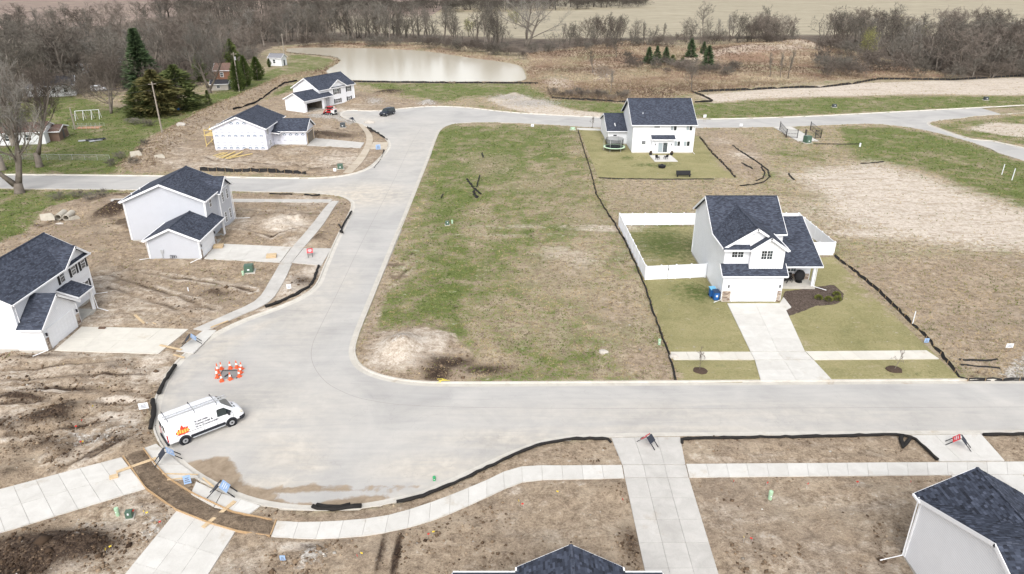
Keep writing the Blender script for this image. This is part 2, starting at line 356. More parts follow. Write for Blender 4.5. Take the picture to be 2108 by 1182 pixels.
# dark topsoil
zone('dark', [(-60,1130),(30,1100),(110,1088),(230,1092),(255,1112),(225,1140),(130,1165),(60,1200),(-100,1200)], 1.2, 1.0)
for a in [(235,430,26,18,.95),(160,470,60,12,.4),(150,500,90,20,.35),(80,735,60,6,.5),(100,860,45,22,.75),(215,905,60,8,.5),(40,820,60,5,.8),(140,800,60,4,.75),(560,445,60,8,.4),(580,425,60,6,.4),(690,205,30,4,.7),(800,190,26,6,.8),(640,1128,40,10,.5),(815,1140,5,50,.9),(785,1140,6,50,.8),(1000,760,50,12,.6),(900,770,30,14,.75),(330,930,30,12,.6),(445,605,40,6,.5),(380,620,60,8,.3),(680,280,70,7,.55),(600,280,40,5,.4),(760,270,15,5,.6),(650,455,30,10,.3),(690,430,16,10,.4),(620,580,26,14,.5),(900,1070,120,26,.25),(1270,1010,60,12,.35),(1300,1120,26,40,.5),(1600,905,120,5,.3)]: blob_('dark', *a)
# mown lawns
zone('lawn', [(1288,470),(1430,466),(1690,530),(1716,530),(1976,779),(1980,784),(1394,785),(1378,725),(1332,600)], 0.25)
zone('lawn', [(1192,266),(1250,264),(1300,300),(1440,280),(1512,367),(1400,370),(1232,366)], 0.4)
# green grass
zone('green', [(882,268),(960,256),(1190,264),(1200,300),(1080,360),(1000,420),(985,520),(1010,640),(960,720),(880,668),(770,690),(790,620),(830,520),(870,400)], 4.0, .80)
zone('green', [(735,700),(900,250),(1190,264),(1230,400),(1260,480),(1120,520),(1100,640),(1040,740),(960,790)], 6.0, .48)
zone('green', [(1040,640),(1330,700),(1380,780),(960,788)], 4.0, .42)
zone('green', [(1060,735),(1150,700),(1250,720),(1330,740),(1280,786),(980,788)], 2.0, .55)
zone('green', [(-500,250),(0,215),(120,190),(250,225),(420,195),(470,180),(570,140),(592,148),(560,175),(430,225),(330,285),(270,330),(230,358),(-500,356)], 1.5, .95)
zone('green', [(-500,388),(0,391),(190,397),(110,422),(60,458),(0,498),(-500,620)], 1.0, .9)
zone('green', [(595,112),(660,116),(695,122),(690,134),(650,152),(580,180),(555,170),(590,140)], 1.5, .7)
zone('green', [(735,172),(1000,171),(1090,172),(1180,200),(1290,214),(1440,213),(1700,201),(2300,196),(2300,208),(1640,239),(1440,245),(1250,238),(1080,205),(960,200),(900,210),(800,186)], 2.0, .82)
zone('green', [(1720,262),(1860,264),(1980,290),(2120,338),(2500,460),(2300,470),(2108,425),(1900,350),(1760,326)], 2.0, .85)
zone('green', [(1920,256),(2108,238),(2500,215),(2500,300),(2108,302),(1990,280)], 1.5, .6)
zone('green', [(560,185),(605,175),(610,190),(570,205)], 1.0, .9)
for a in [(1260,145,60,8,.9),(1330,165,70,5,.9),(1180,150,40,14,.5),(820,352,60,4,0),(540,345,30,5,.6),(720,258,20,4,.6),(560,350,60,4,.4),(1130,660,60,26,.3),(2090,600,50,40,.8),(1290,680,40,20,.3),(1640,320,60,12,.6),(1360,500,80,40,1.0),(1430,600,50,22,1.0),(1340,340,60,5,.8),(1290,325,18,5,.8),(1250,290,10,16,.6),(1450,330,30,6,.5),(1900,770,90,8,.5),(1470,755,70,10,.3),(200,395,60,4,.5),(120,1000,0.1,0.1,0)]: blob_('green', *a)
# dry straw, wood floor, fields
zone('straw', [(1085,110),(1300,84),(1420,100),(1560,84),(1720,100),(1960,160),(1700,166),(1440,188),(1290,212),(1140,204),(1090,175),(1085,140)], 3.0, .95)
zone('straw', [(560,98),(700,86),(880,92),(1080,125),(1090,145),(1070,130),(960,116),(880,104),(720,97),(590,98)], 2.0, .7)
zone('straw', [(500,190),(560,160),(680,135),(700,124),(720,122),(690,150),(660,160),(590,172),(560,185),(430,240)], 2.0, .55)
zone('wood', [(-900,260),(0,210),(120,180),(280,190),(420,175),(500,130),(560,96),(700,84),(900,88),(1085,110),(1300,84),(1560,80),(1720,96),(1980,160),(2900,150),(2900,60),(2108,75),(1700,66),(1600,72),(1100,80),(1000,70),(700,64),(560,-40),(420,-40),(380,10),(100,60),(-900,80)], 4.0, 1.0)
zone('crop', [(690,66),(700,28),(1060,24),(1340,17),(1345,-38),(3500,-38),(3500,60),(2108,72),(1600,72),(1300,78),(1090,80),(900,72)], 5.0)
zone('plow', [(-1500,-40),(560,-40),(420,18),(240,50),(60,62),(-1500,80)], 5.0)
Z_['crop'] = np.maximum(Z_['crop'], np.clip((y-620)/60, 0, 1)*(x > -60))
Z_['plow'] = np.maximum(Z_['plow'], np.clip((y-520)/60, 0, 1)*(x <= -60))
# gravel and crushed stone
zone('gravel', [(630,236),(690,229),(720,232),(745,250),(720,256),(690,245),(640,242)], 1.0, .9)
zone('gravel', [(2070,765),(2108,730),(2500,690),(2500,783),(2050,783)], 0.8, .9)
zone('gravel', [(1595,262),(1630,260),(1690,292),(1640,292)], 0.5, .8)
for a in [(250,890,50,12,.5),(320,1090,30,20,.55),(170,1080,40,8,.4),(640,1150,30,20,.7),(190,905,60,12,.5),(290,840,20,8,.5),(1050,200,40,6,.7),(1090,212,60,8,.8),(1240,150,16,9,.8),(1880,213,26,5,0),(880,213,18,4,.9),(770,208,20,6,.7),(822,716,16,10,.6)]: blob_('gravel', *a)
# wet mud and ruts
for a in [(1245,145,22,10,.8),(1235,150,12,12,.8),(820,570,26,5,.7),(815,545,26,5,.7),(80,812,80,3,.6),(240,838,60,3,.5),(330,905,40,8,.4)]: blob_('wet', *a)
zone('wet', [(566,1074),(480,1057),(400,1020),(345,986),(296,926),(262,936),(300,1006),(362,1050),(485,1093),(557,1104)], 0.25, 1.0)
zone('mulch', [(1606,628),(1615,600),(1680,590),(1715,585),(1737,603),(1735,618),(1718,627),(1680,629),(1655,640),(1618,652),(1610,642),(1628,632)], 0.12, 1.0)
# --- heights
rd = sdist(x, y, ROAD, 6.0)
n1 = fbm(x, y, 9.0, 3, 4); n2 = fbm(x, y, 1.6, 21, 3)
rough = np.clip(Z_['dirt']*1.1+Z_['dark'], 0, 1)*(1-Z_['lawn'])
edge = np.clip((-rd-0.2)/2.5, 0, 1)
z = LOT+(n1-0.5)*0.25*edge+(n2-0.5)*(0.04+0.40*rough)*edge*np.clip((300-y)/100, 0, 1)
def mound(px, py, rx, ry, h, seed=1, pw=1.3):
    global z
    (ax, ay), (bx, by), (cx_, cy_) = G(px, py), G(px+rx, py), G(px, py+ry)
    d = ((x-ax)/abs(bx-ax))**2+((y-ay)/abs(cy_-ay))**2
    m = np.clip(1-d, 0, 1)**pw
    z = z+m*h*(0.7+0.6*fbm(x, y, max(1.0, abs(bx-ax)/3), seed, 3))
for a in [(1590,106,130,18,3.2,1),(1650,98,55,9,2.6,2),(1500,114,120,11,2.2,9),(1420,120,80,10,1.5,8),(824,716,48,30,1.0,3),(850,715,90,45,0.35,4),(915,700,30,30,.25,40),(905,765,50,14,.35,41),(100,862,55,30,0.6,5),(120,1128,120,45,0.55,6),(235,430,30,22,0.9,7),(580,445,65,22,0.5,8),(640,280,70,10,0.9,9),(720,205,60,8,0.8,10),(800,192,34,7,1.0,11),(640,195,40,9,.8,12),(545,285,60,10,.3,13),(450,600,45,14,.35,14),(380,620,50,12,.3,15),(640,1150,40,30,.3,16),(470,480,60,26,.3,17),(1630,238,20,5,.0,18),(880,212,20,5,.9,19),(560,462,45,14,.3,20),(700,435,18,22,.25,21),(610,600,36,22,.25,22),(230,890,70,14,.35,23),(1260,1000,90,20,.15,24),(1550,239,22,4,.6,25),(1270,125,70,26,.9,26)]: mound(*a)
# weedy berm beside the old houses
berm = dline(x, y, GL([(590,165),(520,195),(430,235),(340,290),(285,340)]))
z += 1.1*np.exp(-(berm/3.2)**2)*np.clip((y-95)/30, 0, 1)
ditch = dline(x, y, GL([(60,470),(115,445),(150,440)])); z -= 0.9*np.exp(-(ditch/2.4)**2)
# tyre ruts pressed into the mud
RUTS = [GL(p) for p in ([(0,812),(120,798),(250,806),(330,812)],[(0,835),(110,822),(250,830),(330,828)],[(100,950),(220,890),(330,840)],[(130,965),(250,905),(330,858)],[(790,1100),(793,1230)],[(818,1095),(824,1230)],[(750,600),(800,560),(850,520)],[(755,615),(810,578),(850,545)],[(895,785),(920,760),(960,735)],[(870,780),(905,750),(950,728)],[(1180,170),(1225,165),(1250,150),(1235,132),(1215,125)],[(1170,163),(1215,158),(1240,147),(1225,133)],[(1520,1040),(1560,1090),(1610,1160)],[(1560,1030),(1600,1080),(1650,1150)],[(0,905),(160,880),(300,850)],[(190,945),(270,900),(325,868)],[(0,765),(120,752),(250,745)],[(0,785),(140,772),(300,770)],[(210,560),(330,600),(440,640)],[(220,590),(330,625),(410,660)],[(300,560),(420,580),(520,600)],[(500,430),(600,450),(660,440)],[(480,470),(560,485),(610,470)],[(350,300),(440,330),(600,340)],[(660,330),(600,345),(480,345)],[(730,215),(800,215),(850,212)],[(680,262),(740,275),(760,285)],[(1440,1000),(1490,1070),(1530,1180)],[(1480,1000),(1530,1075),(1575,1180)],[(860,1050),(960,1095),(1010,1180)],[(1180,1000),(1100,1080),(980,1170)],[(1215,1010),(1140,1085),(1030,1170)],[(1750,1020),(1800,1080),(1820,1170)],[(1250,960),(1150,935),(1100,940)],[(1450,930),(1600,925),(1850,930)])]
for rt in RUTS:
    wt = np.where((x > -14) & (y < 60), .38, 1.0)*edge; d = dline(x, y, rt); k = np.exp(-(d/0.34)**2); z -= 0.13*k*wt; z += 0.10*np.exp(-((d-0.6)/0.25)**2)*wt
    Z_['dark'] = np.maximum(Z_['dark'], wt*0.64*np.exp(-(d/0.34)**2)*fbm(x, y, 4.0, 33, 2)*1.7); Z_['pale'] = np.maximum(Z_['pale'], wt*0.55*np.exp(-((d-0.65)/0.35)**2)*fbm(x, y, 5.0, 34, 2)*1.6)
left = np.clip((-14-x)/6, 0, 1)*np.clip((175-y)/20, 0, 1)*rough*edge
rid = 1-np.abs(2*fbm(x, y, 3.4, 51, 4, .6)-1)
z += left*(rid-.75)*0.55
pat = np.clip((fbm(x, y, 11, 81, 4)-.5)*5, 0, 1)*(1-rid*.3); Z_['pale'] = np.maximum(Z_['pale'], np.clip(rough*edge, 0, 1)*pat*np.where(x < -12, .62, .30)*np.clip((175-y)/20, 0, 1))
lumps = np.clip((fbm(x, y, 2.4, 61, 3)-.52)*5, 0, 1)*np.clip((fbm(x, y, 14, 71, 2)-.45)*5, 0, 1)
z += left*lumps*0.35
Z_['dark'] = np.maximum(Z_['dark'], left*lumps*.62); GZ_LUMP = left*lumps
# beds under road, slabs and water
flat = np.zeros(x.size)
for _, _, polys in SLABS:
    for p in polys: flat = np.maximum(flat, np.clip(1+sdist(x, y, p, 0.5)/0.4, 0, 1))
z = z*(1-flat)+(LOT-0.05)*flat
near = np.clip((rd+1.6)/1.4, 0, 1)
z = np.where(rd > -1.6, z*(1-near)+(LOT-0.02)*near, z)
z = np.where(rd > -0.04, -0.15, z)
pd = sdist(x, y, POND, 14.0)
z = np.where(pd > -12, np.minimum(z, LOT-np.clip((pd+8)/8, 0, 2.5)*0.75), z)
Z_['straw'] = np.maximum(Z_['straw'], 0.6*np.clip(1-np.abs(pd+1.5)/3, 0, 1))
HGT = (gx, gy, z.reshape(XX.shape))
def hz(px_, py_):
    i = min(max(np.searchsorted(gx, px_)-1, 0), len(gx)-2); j = min(max(np.searchsorted(gy, py_)-1, 0), len(gy)-2)
    return float(HGT[2][j:j+2, i:i+2].mean())
def grid_mesh(name, X, Y, Zz, keep=None):
    ny, nx = X.shape; idx = np.arange(nx*ny).reshape(ny, nx)
    q = np.stack([idx[:-1,:-1], idx[:-1,1:], idx[1:,1:], idx[1:,:-1]], -1).reshape(-1, 4)
    if keep is not None: q = q[keep.ravel()]
    co = np.stack([X.ravel(), Y.ravel(), Zz.ravel()], -1)
    used = None
    if keep is not None:
        used = np.unique(q); mp = np.full(len(co), -1); mp[used] = np.arange(len(used)); q = mp[q]; co = co[used]
    me = bpy.data.meshes.new(name); me.vertices.add(len(co)); me.vertices.foreach_set('co', co.astype(np.float32).ravel())
    me.loops.add(len(q)*4); me.loops.foreach_set('vertex_index', q.astype(np.int32).ravel())
    me.polygons.add(len(q)); me.polygons.foreach_set('loop_start', np.arange(0, len(q)*4, 4, dtype=np.int32))
    me.update(calc_edges=True)
    me.polygons.foreach_set('use_smooth', np.ones(len(q), bool))
    return me, used
def attr(me, name, chans):
    a = me.color_attributes.new(name, 'FLOAT_COLOR', 'POINT')
    a.data.foreach_set('color', np.stack(chans, -1).astype(np.float32).ravel())
gme, _ = grid_mesh('ground', XX, YY, z.reshape(XX.shape))
attr(gme, 'za', [Z_[k] for k in ('green', 'dirt', 'pale', 'dark')])
attr(gme, 'zb', [Z_[k] for k in ('lawn', 'straw', 'wood', 'crop')])
attr(gme, 'zc', [Z_[k] for k in ('gravel', 'wet', 'plow', 'mulch')])
ground = bpy.data.objects.new('ground', gme); COL.objects.link(ground); tag(ground, kind='structure')
def ground_material():
    m, nt, b = base_mat('ground_surface', 0.95, 0.15); L = nt.links.new
    geo = N(nt, 'NewGeometry'); pos = geo.outputs['Position']
    def ch(name):
        a = N(nt, 'Attribute', attribute_name=name); s = N(nt, 'SeparateColor'); L(a.outputs['Color'], s.inputs[0])
        return s.outputs[0], s.outputs[1], s.outputs[2], a.outputs['Alpha']
    green, dirt, pale, dark = ch('za'); lawn, straw, wood, crop = ch('zb'); gravel, wet, plow, mulch = ch('zc')
    nL = noise(nt, pos, 0.085, 5, 0.6, 0.5, 2.0)
    nA = noise(nt, pos, 0.33, 6, 0.62, 0.5, 2.2); nB = noise(nt, pos, 1.5, 5, 0.62, 0.3, 2.3); nC = noise(nt, pos, 5.5, 4, 0.62, 0.0, 2.3); nD = noise(nt, pos, 17.0, 3, 0.6, 0.0, 2.2)
    nS = noise(nt, mapv(nt, pos, (0.16, 0.75, 1), 0.22), 1.0, 7, 0.66, 1.0, 2.3)          # streaky, as graded earth is
    def rag(mask, nz, amp, wd=0.12):
        t = mth(nt, 'ADD', mask, mth(nt, 'MULTIPLY', mth(nt, 'SUBTRACT', nz, 0.5), amp))
        return mth(nt, 'ADD', mth(nt, 'DIVIDE', mth(nt, 'SUBTRACT', t, 0.5), wd), 0.5, clamp=True)
    def blend(*kv):
        s_ = None
        for n_, k in kv:
            t = mth(nt, 'MULTIPLY', n_, k); s_ = t if s_ is None else mth(nt, 'ADD', s_, t)
        return s_
    def wide(n_, k): return mth(nt, 'ADD', mth(nt, 'MULTIPLY', mth(nt, 'SUBTRACT', n_, 0.5), k), 0.5, clamp=True)
    def step(n_, lo, hi): return ramp(nt, n_, [(lo, (0,0,0,1)), (hi, (1,1,1,1))]).outputs[0]
    mixn = wide(blend((nB, .4), (nC, .35), (nD, .25)), 1.5)
    # rough field: tan thatch with live tufts
    tan = ramp(nt, mixn, [(0.1, srgb(92,80,67)), (0.33, srgb(130,116,98)), (0.52, srgb(155,141,120)), (0.72, srgb(176,163,140)), (0.92, srgb(198,187,165))]).outputs[0]
    grn = ramp(nt, blend((nC, .45), (nB, .3), (nD, .25)), [(0.15, srgb(52,62,32)), (0.4, srgb(82,94,49)), (0.6, srgb(105,115,64)), (0.85, srgb(143,143,100))]).outputs[0]
    gfac = rag(mth(nt, 'ADD', mth(nt, 'MULTIPLY', green, 0.50), 0.25), wide(blend((nL, .18), (nA, .27), (nB, .27), (nC, .28)), 1.9), 1.5, 0.35)
    col = mixc(nt, gfac, tan, grn)
    # mown lawn, khaki with greener patches
    lw = ramp(nt, blend((nL, .3), (nA, .25), (nC, .25), (nD, .2)), [(0.15, srgb(106,106,70)), (0.4, srgb(132,128,90)), (0.6, srgb(150,143,106)), (0.85, srgb(174,164,130))]).outputs[0]
    lw2 = ramp(nt, mixn, [(0.2, srgb(54,68,34)), (0.8, srgb(96,106,58))]).outputs[0]
    lw = mixc(nt, rag(mth(nt, 'MULTIPLY', green, 0.72), blend((nA, .4), (nB, .6)), 1.1, 0.4), lw, lw2)
    lw = mixc(nt, mth(nt, 'MULTIPLY', step(nA, .5, .85), 0.35), lw, srgb(150,140,104))
    col = mixc(nt, rag(lawn, blend((nB, .5), (nC, .5)), 0.55, 0.25), col, lw)
    # far vegetation
    st = ramp(nt, blend((nL, .35), (nA, .35), (nB, .3)), [(0.15, srgb(96,80,70)), (0.38, srgb(126,108,92)), (0.6, srgb(152,136,114)), (0.85, srgb(180,166,142))]).outputs[0]
    nM = noise(nt, pos, 0.05, 4, 0.6, 0.8, 2.2)
    st = mixc(nt, mth(nt, 'MULTIPLY', step(nM, .52, .75), 0.7), st, ramp(nt, mixn, [(0.1, srgb(92,70,60)), (0.9, srgb(146,116,98))]).outputs[0])
    st = mixc(nt, mth(nt, 'MULTIPLY', step(mth(nt, 'SUBTRACT', 1.0, nM), .56, .8), 0.6), st, ramp(nt, mixn, [(0.1, srgb(98,98,70)), (0.9, srgb(142,138,108))]).outputs[0])
    col = mixc(nt, rag(straw, nA, 0.7, 0.25), col, st)
    wd = ramp(nt, blend((nL, .4), (nA, .35), (nB, .25)), [(0.15, srgb(70,62,56)), (0.5, srgb(98,88,79)), (0.85, srgb(126,116,100))]).outputs[0]
    col = mixc(nt, rag(wood, nA, 0.5, 0.2), col, wd)
    nF = noise(nt, mapv(nt, pos, (0.012, 0.16, 1)), 1.0, 4, 0.6, 0, 1.6)
    cr = ramp(nt, blend((nF, .7), (nL, .3)), [(0.2, srgb(138,130,112)), (0.5, srgb(154,146,127)), (0.8, srgb(170,161,141))]).outputs[0]
    col = mixc(nt, crop, col, cr)
    pl = ramp(nt, blend((nF, .7), (nL, .3)), [(0.2, srgb(112,98,90)), (0.5, srgb(132,117,108)), (0.8, srgb(158,144,128))]).outputs[0]
    col = mixc(nt, plow, col, pl)
    # earth
    dn = wide(blend((nB, .42), (nC, .36), (nD, .22)), 1.25)
    dc = ramp(nt, dn, [(0.08, srgb(88,76,64)), (0.3, srgb(125,110,94)), (0.5, srgb(147,131,112)), (0.7, srgb(164,148,128)), (0.92, srgb(184,170,150))]).outputs[0]
    dc = mixc(nt, mth(nt, 'MULTIPLY', step(nA, .52, .78), 0.55), dc, ramp(nt, dn, [(0.1, srgb(146,131,113)), (0.9, srgb(186,173,153))]).outputs[0])
    dc = mixc(nt, mth(nt, 'MULTIPLY', step(nS, .58, .85), 0.55), dc, ramp(nt, dn, [(0.1, srgb(76,64,54)), (0.9, srgb(140,124,107))]).outputs[0])
    dc = mixc(nt, mth(nt, 'MULTIPLY', step(nL, .5, .8), 0.35), dc, srgb(122,110,99))
    spk = mth(nt, 'GREATER_THAN', nD, 0.80)
    dc = mixc(nt, mth(nt, 'MULTIPLY', spk, 0.35), dc, srgb(190,178,160))
    dfac = rag(dirt, blend((nA, .4), (nB, .4), (nC, .2)), 1.0, 0.3)
    col = mixc(nt, dfac, col, dc)
    pc = ramp(nt, dn, [(0.1, srgb(152,139,126)), (0.4, srgb(180,168,154)), (0.6, srgb(197,187,174)), (0.9, srgb(214,206,196))]).outputs[0]
    pc = mixc(nt, mth(nt, 'MULTIPLY', step(nS, .50, .78), 0.6), pc, ramp(nt, dn, [(0.1, srgb(124,109,93)), (0.9, srgb(176,161,141))]).outputs[0])
    col = mixc(nt, rag(pale, wide(blend((nS, .55), (nA, .15), (nB, .2), (nC, .1)), 1.3), 1.1, 0.55), col, pc)
    kc = ramp(nt, mixn, [(0.2, srgb(42,34,29)), (0.5, srgb(64,53,45)), (0.8, srgb(100,85,71))]).outputs[0]
    col = mixc(nt, rag(dark, blend((nA, .2), (nB, .4), (nC, .4)), 1.1, 0.4), col, kc)
    gv = N(nt, 'TexVoronoi', Scale=6.0); L(pos, gv.inputs['Vector']); gs = N(nt, 'SeparateColor'); L(gv.outputs['Color'], gs.inputs[0])
    gc = ramp(nt, blend((gs.outputs[0], .6), (mixn, .4)), [(0.2, srgb(118,112,104)), (0.5, srgb(158,152,144)), (0.85, srgb(196,191,184))]).outputs[0]
    col = mixc(nt, rag(gravel, nB, 1.0, 0.35), col, gc)
    wc = ramp(nt, mixn, [(0.2, srgb(84,72,60)), (0.5, srgb(110,96,81)), (0.8, srgb(134,118,100))]).outputs[0]
    wf = rag(wet, nC, 0.4, 0.2); col = mixc(nt, wf, col, wc)
    mc = ramp(nt, blend((nC, .5), (nD, .5)), [(0.2, srgb(50,42,38)), (0.5, srgb(84,73,66)), (0.8, srgb(122,109,100))]).outputs[0]
    col = mixc(nt, rag(mulch, nC, 0.1, 0.1), col, mc)
    L(col, b.inputs['Base Color'])
    L(mth(nt, 'SUBTRACT', 0.95, mth(nt, 'MULTIPLY', wf, 0.25)), b.inputs['Roughness'])
    hgt = mth(nt, 'ADD', mth(nt, 'MULTIPLY', nB, 0.5), mth(nt, 'ADD', mth(nt, 'MULTIPLY', nC, 0.6), mth(nt, 'MULTIPLY', nD, 0.3)))
    bump(nt, b, hgt, 0.8, 0.10)
    return m
ground.data.materials.append(ground_material())
# ================================================================== street paving
rx_ = np.arange(-125, 126, 0.4); ry_ = np.r_[np.arange(20, 130, 0.4), np.arange(130, 330, 1.0)]
RX, RY = np.meshgrid(rx_, ry_)
rsd = sdist(RX.ravel(), RY.ravel(), ROAD, 4.0).reshape(RX.shape)
keep = (np.minimum(np.minimum(rsd[:-1,:-1], rsd[1:,1:]), np.minimum(rsd[1:,:-1], rsd[:-1,1:])) > -0.55) & (rsd[:-1,:-1] > -0.25)
rme, used = grid_mesh('road', RX, RY, np.zeros(RX.shape), keep)
GZ = {k: v.reshape(XX.shape) for k, v in Z_.items()}; GZ['road'] = rd.reshape(XX.shape); GZ['lump'] = GZ_LUMP.reshape(XX.shape); GZ['slab'] = flat.reshape(XX.shape); GZ['pond'] = pd.reshape(XX.shape)
x, y = RX.ravel()[used], RY.ravel()[used]
Z_ = {k: np.zeros(x.size) for k in ('mud', 'dust', 'dry', 'worn')}
zone('mud', [(362,958),(392,952),(440,940),(476,942),(486,958),(497,985),(520,1004),(600,1002),(640,996),(700,1000),(860,1001),(865,1006),(700,1012),(620,1014),(560,1018),(600,1036),(660,1034),(720,1022),(800,1018),(800,1030),(720,1048),(600,1050),(500,1030),(420,995)], 0.35, .9, 0)
zone('dust', [(317,880),(340,800),(400,730),(520,668),(610,640),(560,670),(430,740),(370,800),(345,870),(350,930),(420,985),(560,1036),(640,1048),(800,1030),(960,960),(1080,915),(1260,893),(2300,890),(2300,897),(1260,901),(1070,935),(800,1042),(640,1056),(480,1030),(360,950)], 1.2, .6, 0)
for a in [(500,850,200,80,.35),(640,620,60,120,.35),(1500,850,500,25,.35),(850,300,60,60,.3),(740,400,90,22,.9),(690,395,60,14,.8),(600,930,70,40,.55),(900,960,120,30,.6),(1050,900,160,18,.6),(560,990,80,18,.6),(450,700,60,16,.5),(430,730,40,30,.5),(560,900,60,18,.4),(830,560,14,40,.5),(710,580,30,30,.35),(1400,880,300,8,.5),(690,240,50,8,.7),(720,260,30,10,.4),(760,245,60,8,.4),(640,960,40,12,.6)]: blob_('dust', *a)
for a in [(800,880,260,60,.5),(1100,850,300,30,.4),(760,470,40,70,.4),(850,260,60,30,.4)]: blob_('worn', *a)
attr(rme, 'zr', [Z_[k] for k in ('mud', 'dust', 'dry', 'worn')])
def road_material():
    m, nt, b = base_mat('street_concrete', 0.85, 0.25); L = nt.links.new
    geo = N(nt, 'NewGeometry'); pos = geo.outputs['Position']
    a = N(nt, 'Attribute', attribute_name='zr'); s = N(nt, 'SeparateColor'); L(a.outputs['Color'], s.inputs[0])
    mud, dust = s.outputs[0], s.outputs[1]
    nA = noise(nt, pos, 0.13, 6, 0.6, 0.8, 1.9); nB = noise(nt, pos, 0.9, 6, 0.65, 0.3, 1.8); nC = noise(nt, pos, 14, 3, 0.6, 0, 1.6)
    nS = noise(nt, mapv(nt, pos, (0.12, 1.1, 1)), 1.0, 6, 0.62, 1.2, 1.9)
    base = ramp(nt, mth(nt, 'ADD', mth(nt, 'MULTIPLY', nA, 0.55), mth(nt, 'ADD', mth(nt, 'MULTIPLY', nS, 0.25), mth(nt, 'MULTIPLY', nC, 0.2))), [(0.15, srgb(148,147,145)), (0.5, srgb(167,165,162)), (0.85, srgb(184,181,176))]).outputs[0]
    dcol = ramp(nt, nB, [(0.2, srgb(174,163,147)), (0.8, srgb(202,194,180))]).outputs[0]
    df = mth(nt, 'MULTIPLY', dust, ramp(nt, mth(nt, 'ADD', mth(nt, 'MULTIPLY', nB, 0.5), mth(nt, 'MULTIPLY', nS, 0.5)), [(0.15, (0,0,0,1)), (0.6, (1,1,1,1))]).outputs[0])
    col = mixc(nt, df, base, dcol)
    mc = ramp(nt, nB, [(0.2, srgb(120,105,88)), (0.8, srgb(156,141,122))]).outputs[0]
    t = mth(nt, 'ADD', mud, mth(nt, 'MULTIPLY', mth(nt, 'SUBTRACT', nB, 0.5), 0.9))
    mf = mth(nt, 'ADD', mth(nt, 'DIVIDE', mth(nt, 'SUBTRACT', t, 0.52), 0.32), 0.5, clamp=True)
    col = mixc(nt, mf, col, mc)
    # fine dark specks and hairline cracks
    vo = N(nt, 'TexVoronoi', Scale=0.16, feature='DISTANCE_TO_EDGE'); wv = nt.nodes.new('ShaderNodeVectorMath'); wv.operation = 'ADD'
    nzv = N(nt, 'TexNoise', Scale=0.5, Detail=4); L(pos, nzv.inputs['Vector'])
    sc_ = nt.nodes.new('ShaderNodeVectorMath'); sc_.operation = 'SCALE'; sc_.inputs['Scale'].default_value = 3.0; L(nzv.outputs['Color'], sc_.inputs[0])
    L(pos, wv.inputs[0]); L(sc_.outputs[0], wv.inputs[1]); L(wv.outputs[0], vo.inputs['Vector'])
    ck = mth(nt, 'LESS_THAN', vo.outputs['Distance'], 0.0035)
    col = mixc(nt, mth(nt, 'MULTIPLY', ck, 0.10), col, srgb(110,106,102))
    sp = mth(nt, 'GREATER_THAN', noise(nt, pos, 3.2, 2, 0.4), 0.80); col = mixc(nt, mth(nt, 'MULTIPLY', sp, 0.35), col, srgb(120,116,110))
    L(col, b.inputs['Base Color']); bump(nt, b, nC, 0.25, 0.02)
    return m
rme.materials.append(road_material())
ROAD_JOINTS = [[(868,262),(845,300),(815,363),(746,497),(700,592),(655,682),(642,716),(643,745),(660,775),(692,800),(760,824),(900,837),(1300,841),(2108,838),(2500,836)], [(-60,374),(300,377),(640,381),(740,384)], [(905,238),(1000,240),(1200,252),(1440,255),(1700,250),(2108,225)]]
road = bpy.data.objects.new('road', rme); COL.objects.link(road); tag(road, kind='structure')
# ================================================================== kerbs with gutter pans
def concrete(name, lo, hi, rnd=0.16):
    m, nt, b = base_mat(name, 0.85, 0.25); L = nt.links.new
    pos = N(nt, 'NewGeometry').outputs['Position']; oi = N(nt, 'ObjectInfo')
    n_ = mth(nt, 'ADD', mth(nt, 'MULTIPLY', noise(nt, pos, 0.9, 6, 0.65, 0.5), 0.7), mth(nt, 'MULTIPLY', noise(nt, pos, 11, 4, 0.6), 0.3))
    n_ = mth(nt, 'ADD', n_, mth(nt, 'MULTIPLY', mth(nt, 'SUBTRACT', oi.outputs['Random'], 0.5), rnd))
    r = ramp(nt, n_, [(0.25, lo), (0.5, tuple((a+b_)/2 for a, b_ in zip(lo, hi))), (0.75, hi)])
    st = ramp(nt, noise(nt, pos, 0.35, 5, 0.7), [(0.60, (1,1,1,1)), (0.74, srgb(222,208,190))])
    c = mixc(nt, 0.8, r.outputs[0], st.outputs[0], 'MULTIPLY')
    L(c, b.inputs['Base Color']); bump(nt, b, noise(nt, pos, 20, 3), 0.2, 0.01); return m
M_KERB = concrete('kerb_concrete', srgb(168,163,154), srgb(200,196,188))
M_WHITE_CONC = concrete('new_concrete', srgb(178,175,169), srgb(204,202,197))
M_CREAM_CONC = concrete('cream_concrete', srgb(184,180,171), srgb(206,202,192))
M_GREY_CONC = concrete('grey_concrete', srgb(160,157,152), srgb(192,189,184))
M_DUSTY_CONC = concrete('dusty_concrete', srgb(158,146,130), srgb(190,180,164), 0.2)
def kerb(line, name='kerb'):
    P = np.array(line); t = np.gradient(P, axis=0); t /= np.linalg.norm(t, axis=1)[:,None]+1e-9
    nrm = np.c_[-t[:,1], t[:,0]]                              # lot side
    prof = [(-0.5, 0.004), (-0.05, 0.02), (0.0, 0.10), (0.03, 0.145), (0.17, 0.15), (0.18, -0.1)]
    vs, fs = [], []; k = len(prof)
    for p, n_ in zip(P, nrm):
        for o_, h in prof: vs.append((p[0]+n_[0]*o_, p[1]+n_[1]*o_, h))
    for i in range(len(P)-1):
        for j in range(k-1): fs.append((i*k+j, i*k+j+1, (i+1)*k+j+1, (i+1)*k+j))
    fs = [f[::-1] for f in fs]
    mb = MB(); mb.add(vs, fs); return tag(mb.build(name, M_KERB), kind='structure')
for e in (E_SOUTH, E_NORTH, E_ISLE, E_MID): kerb(e)
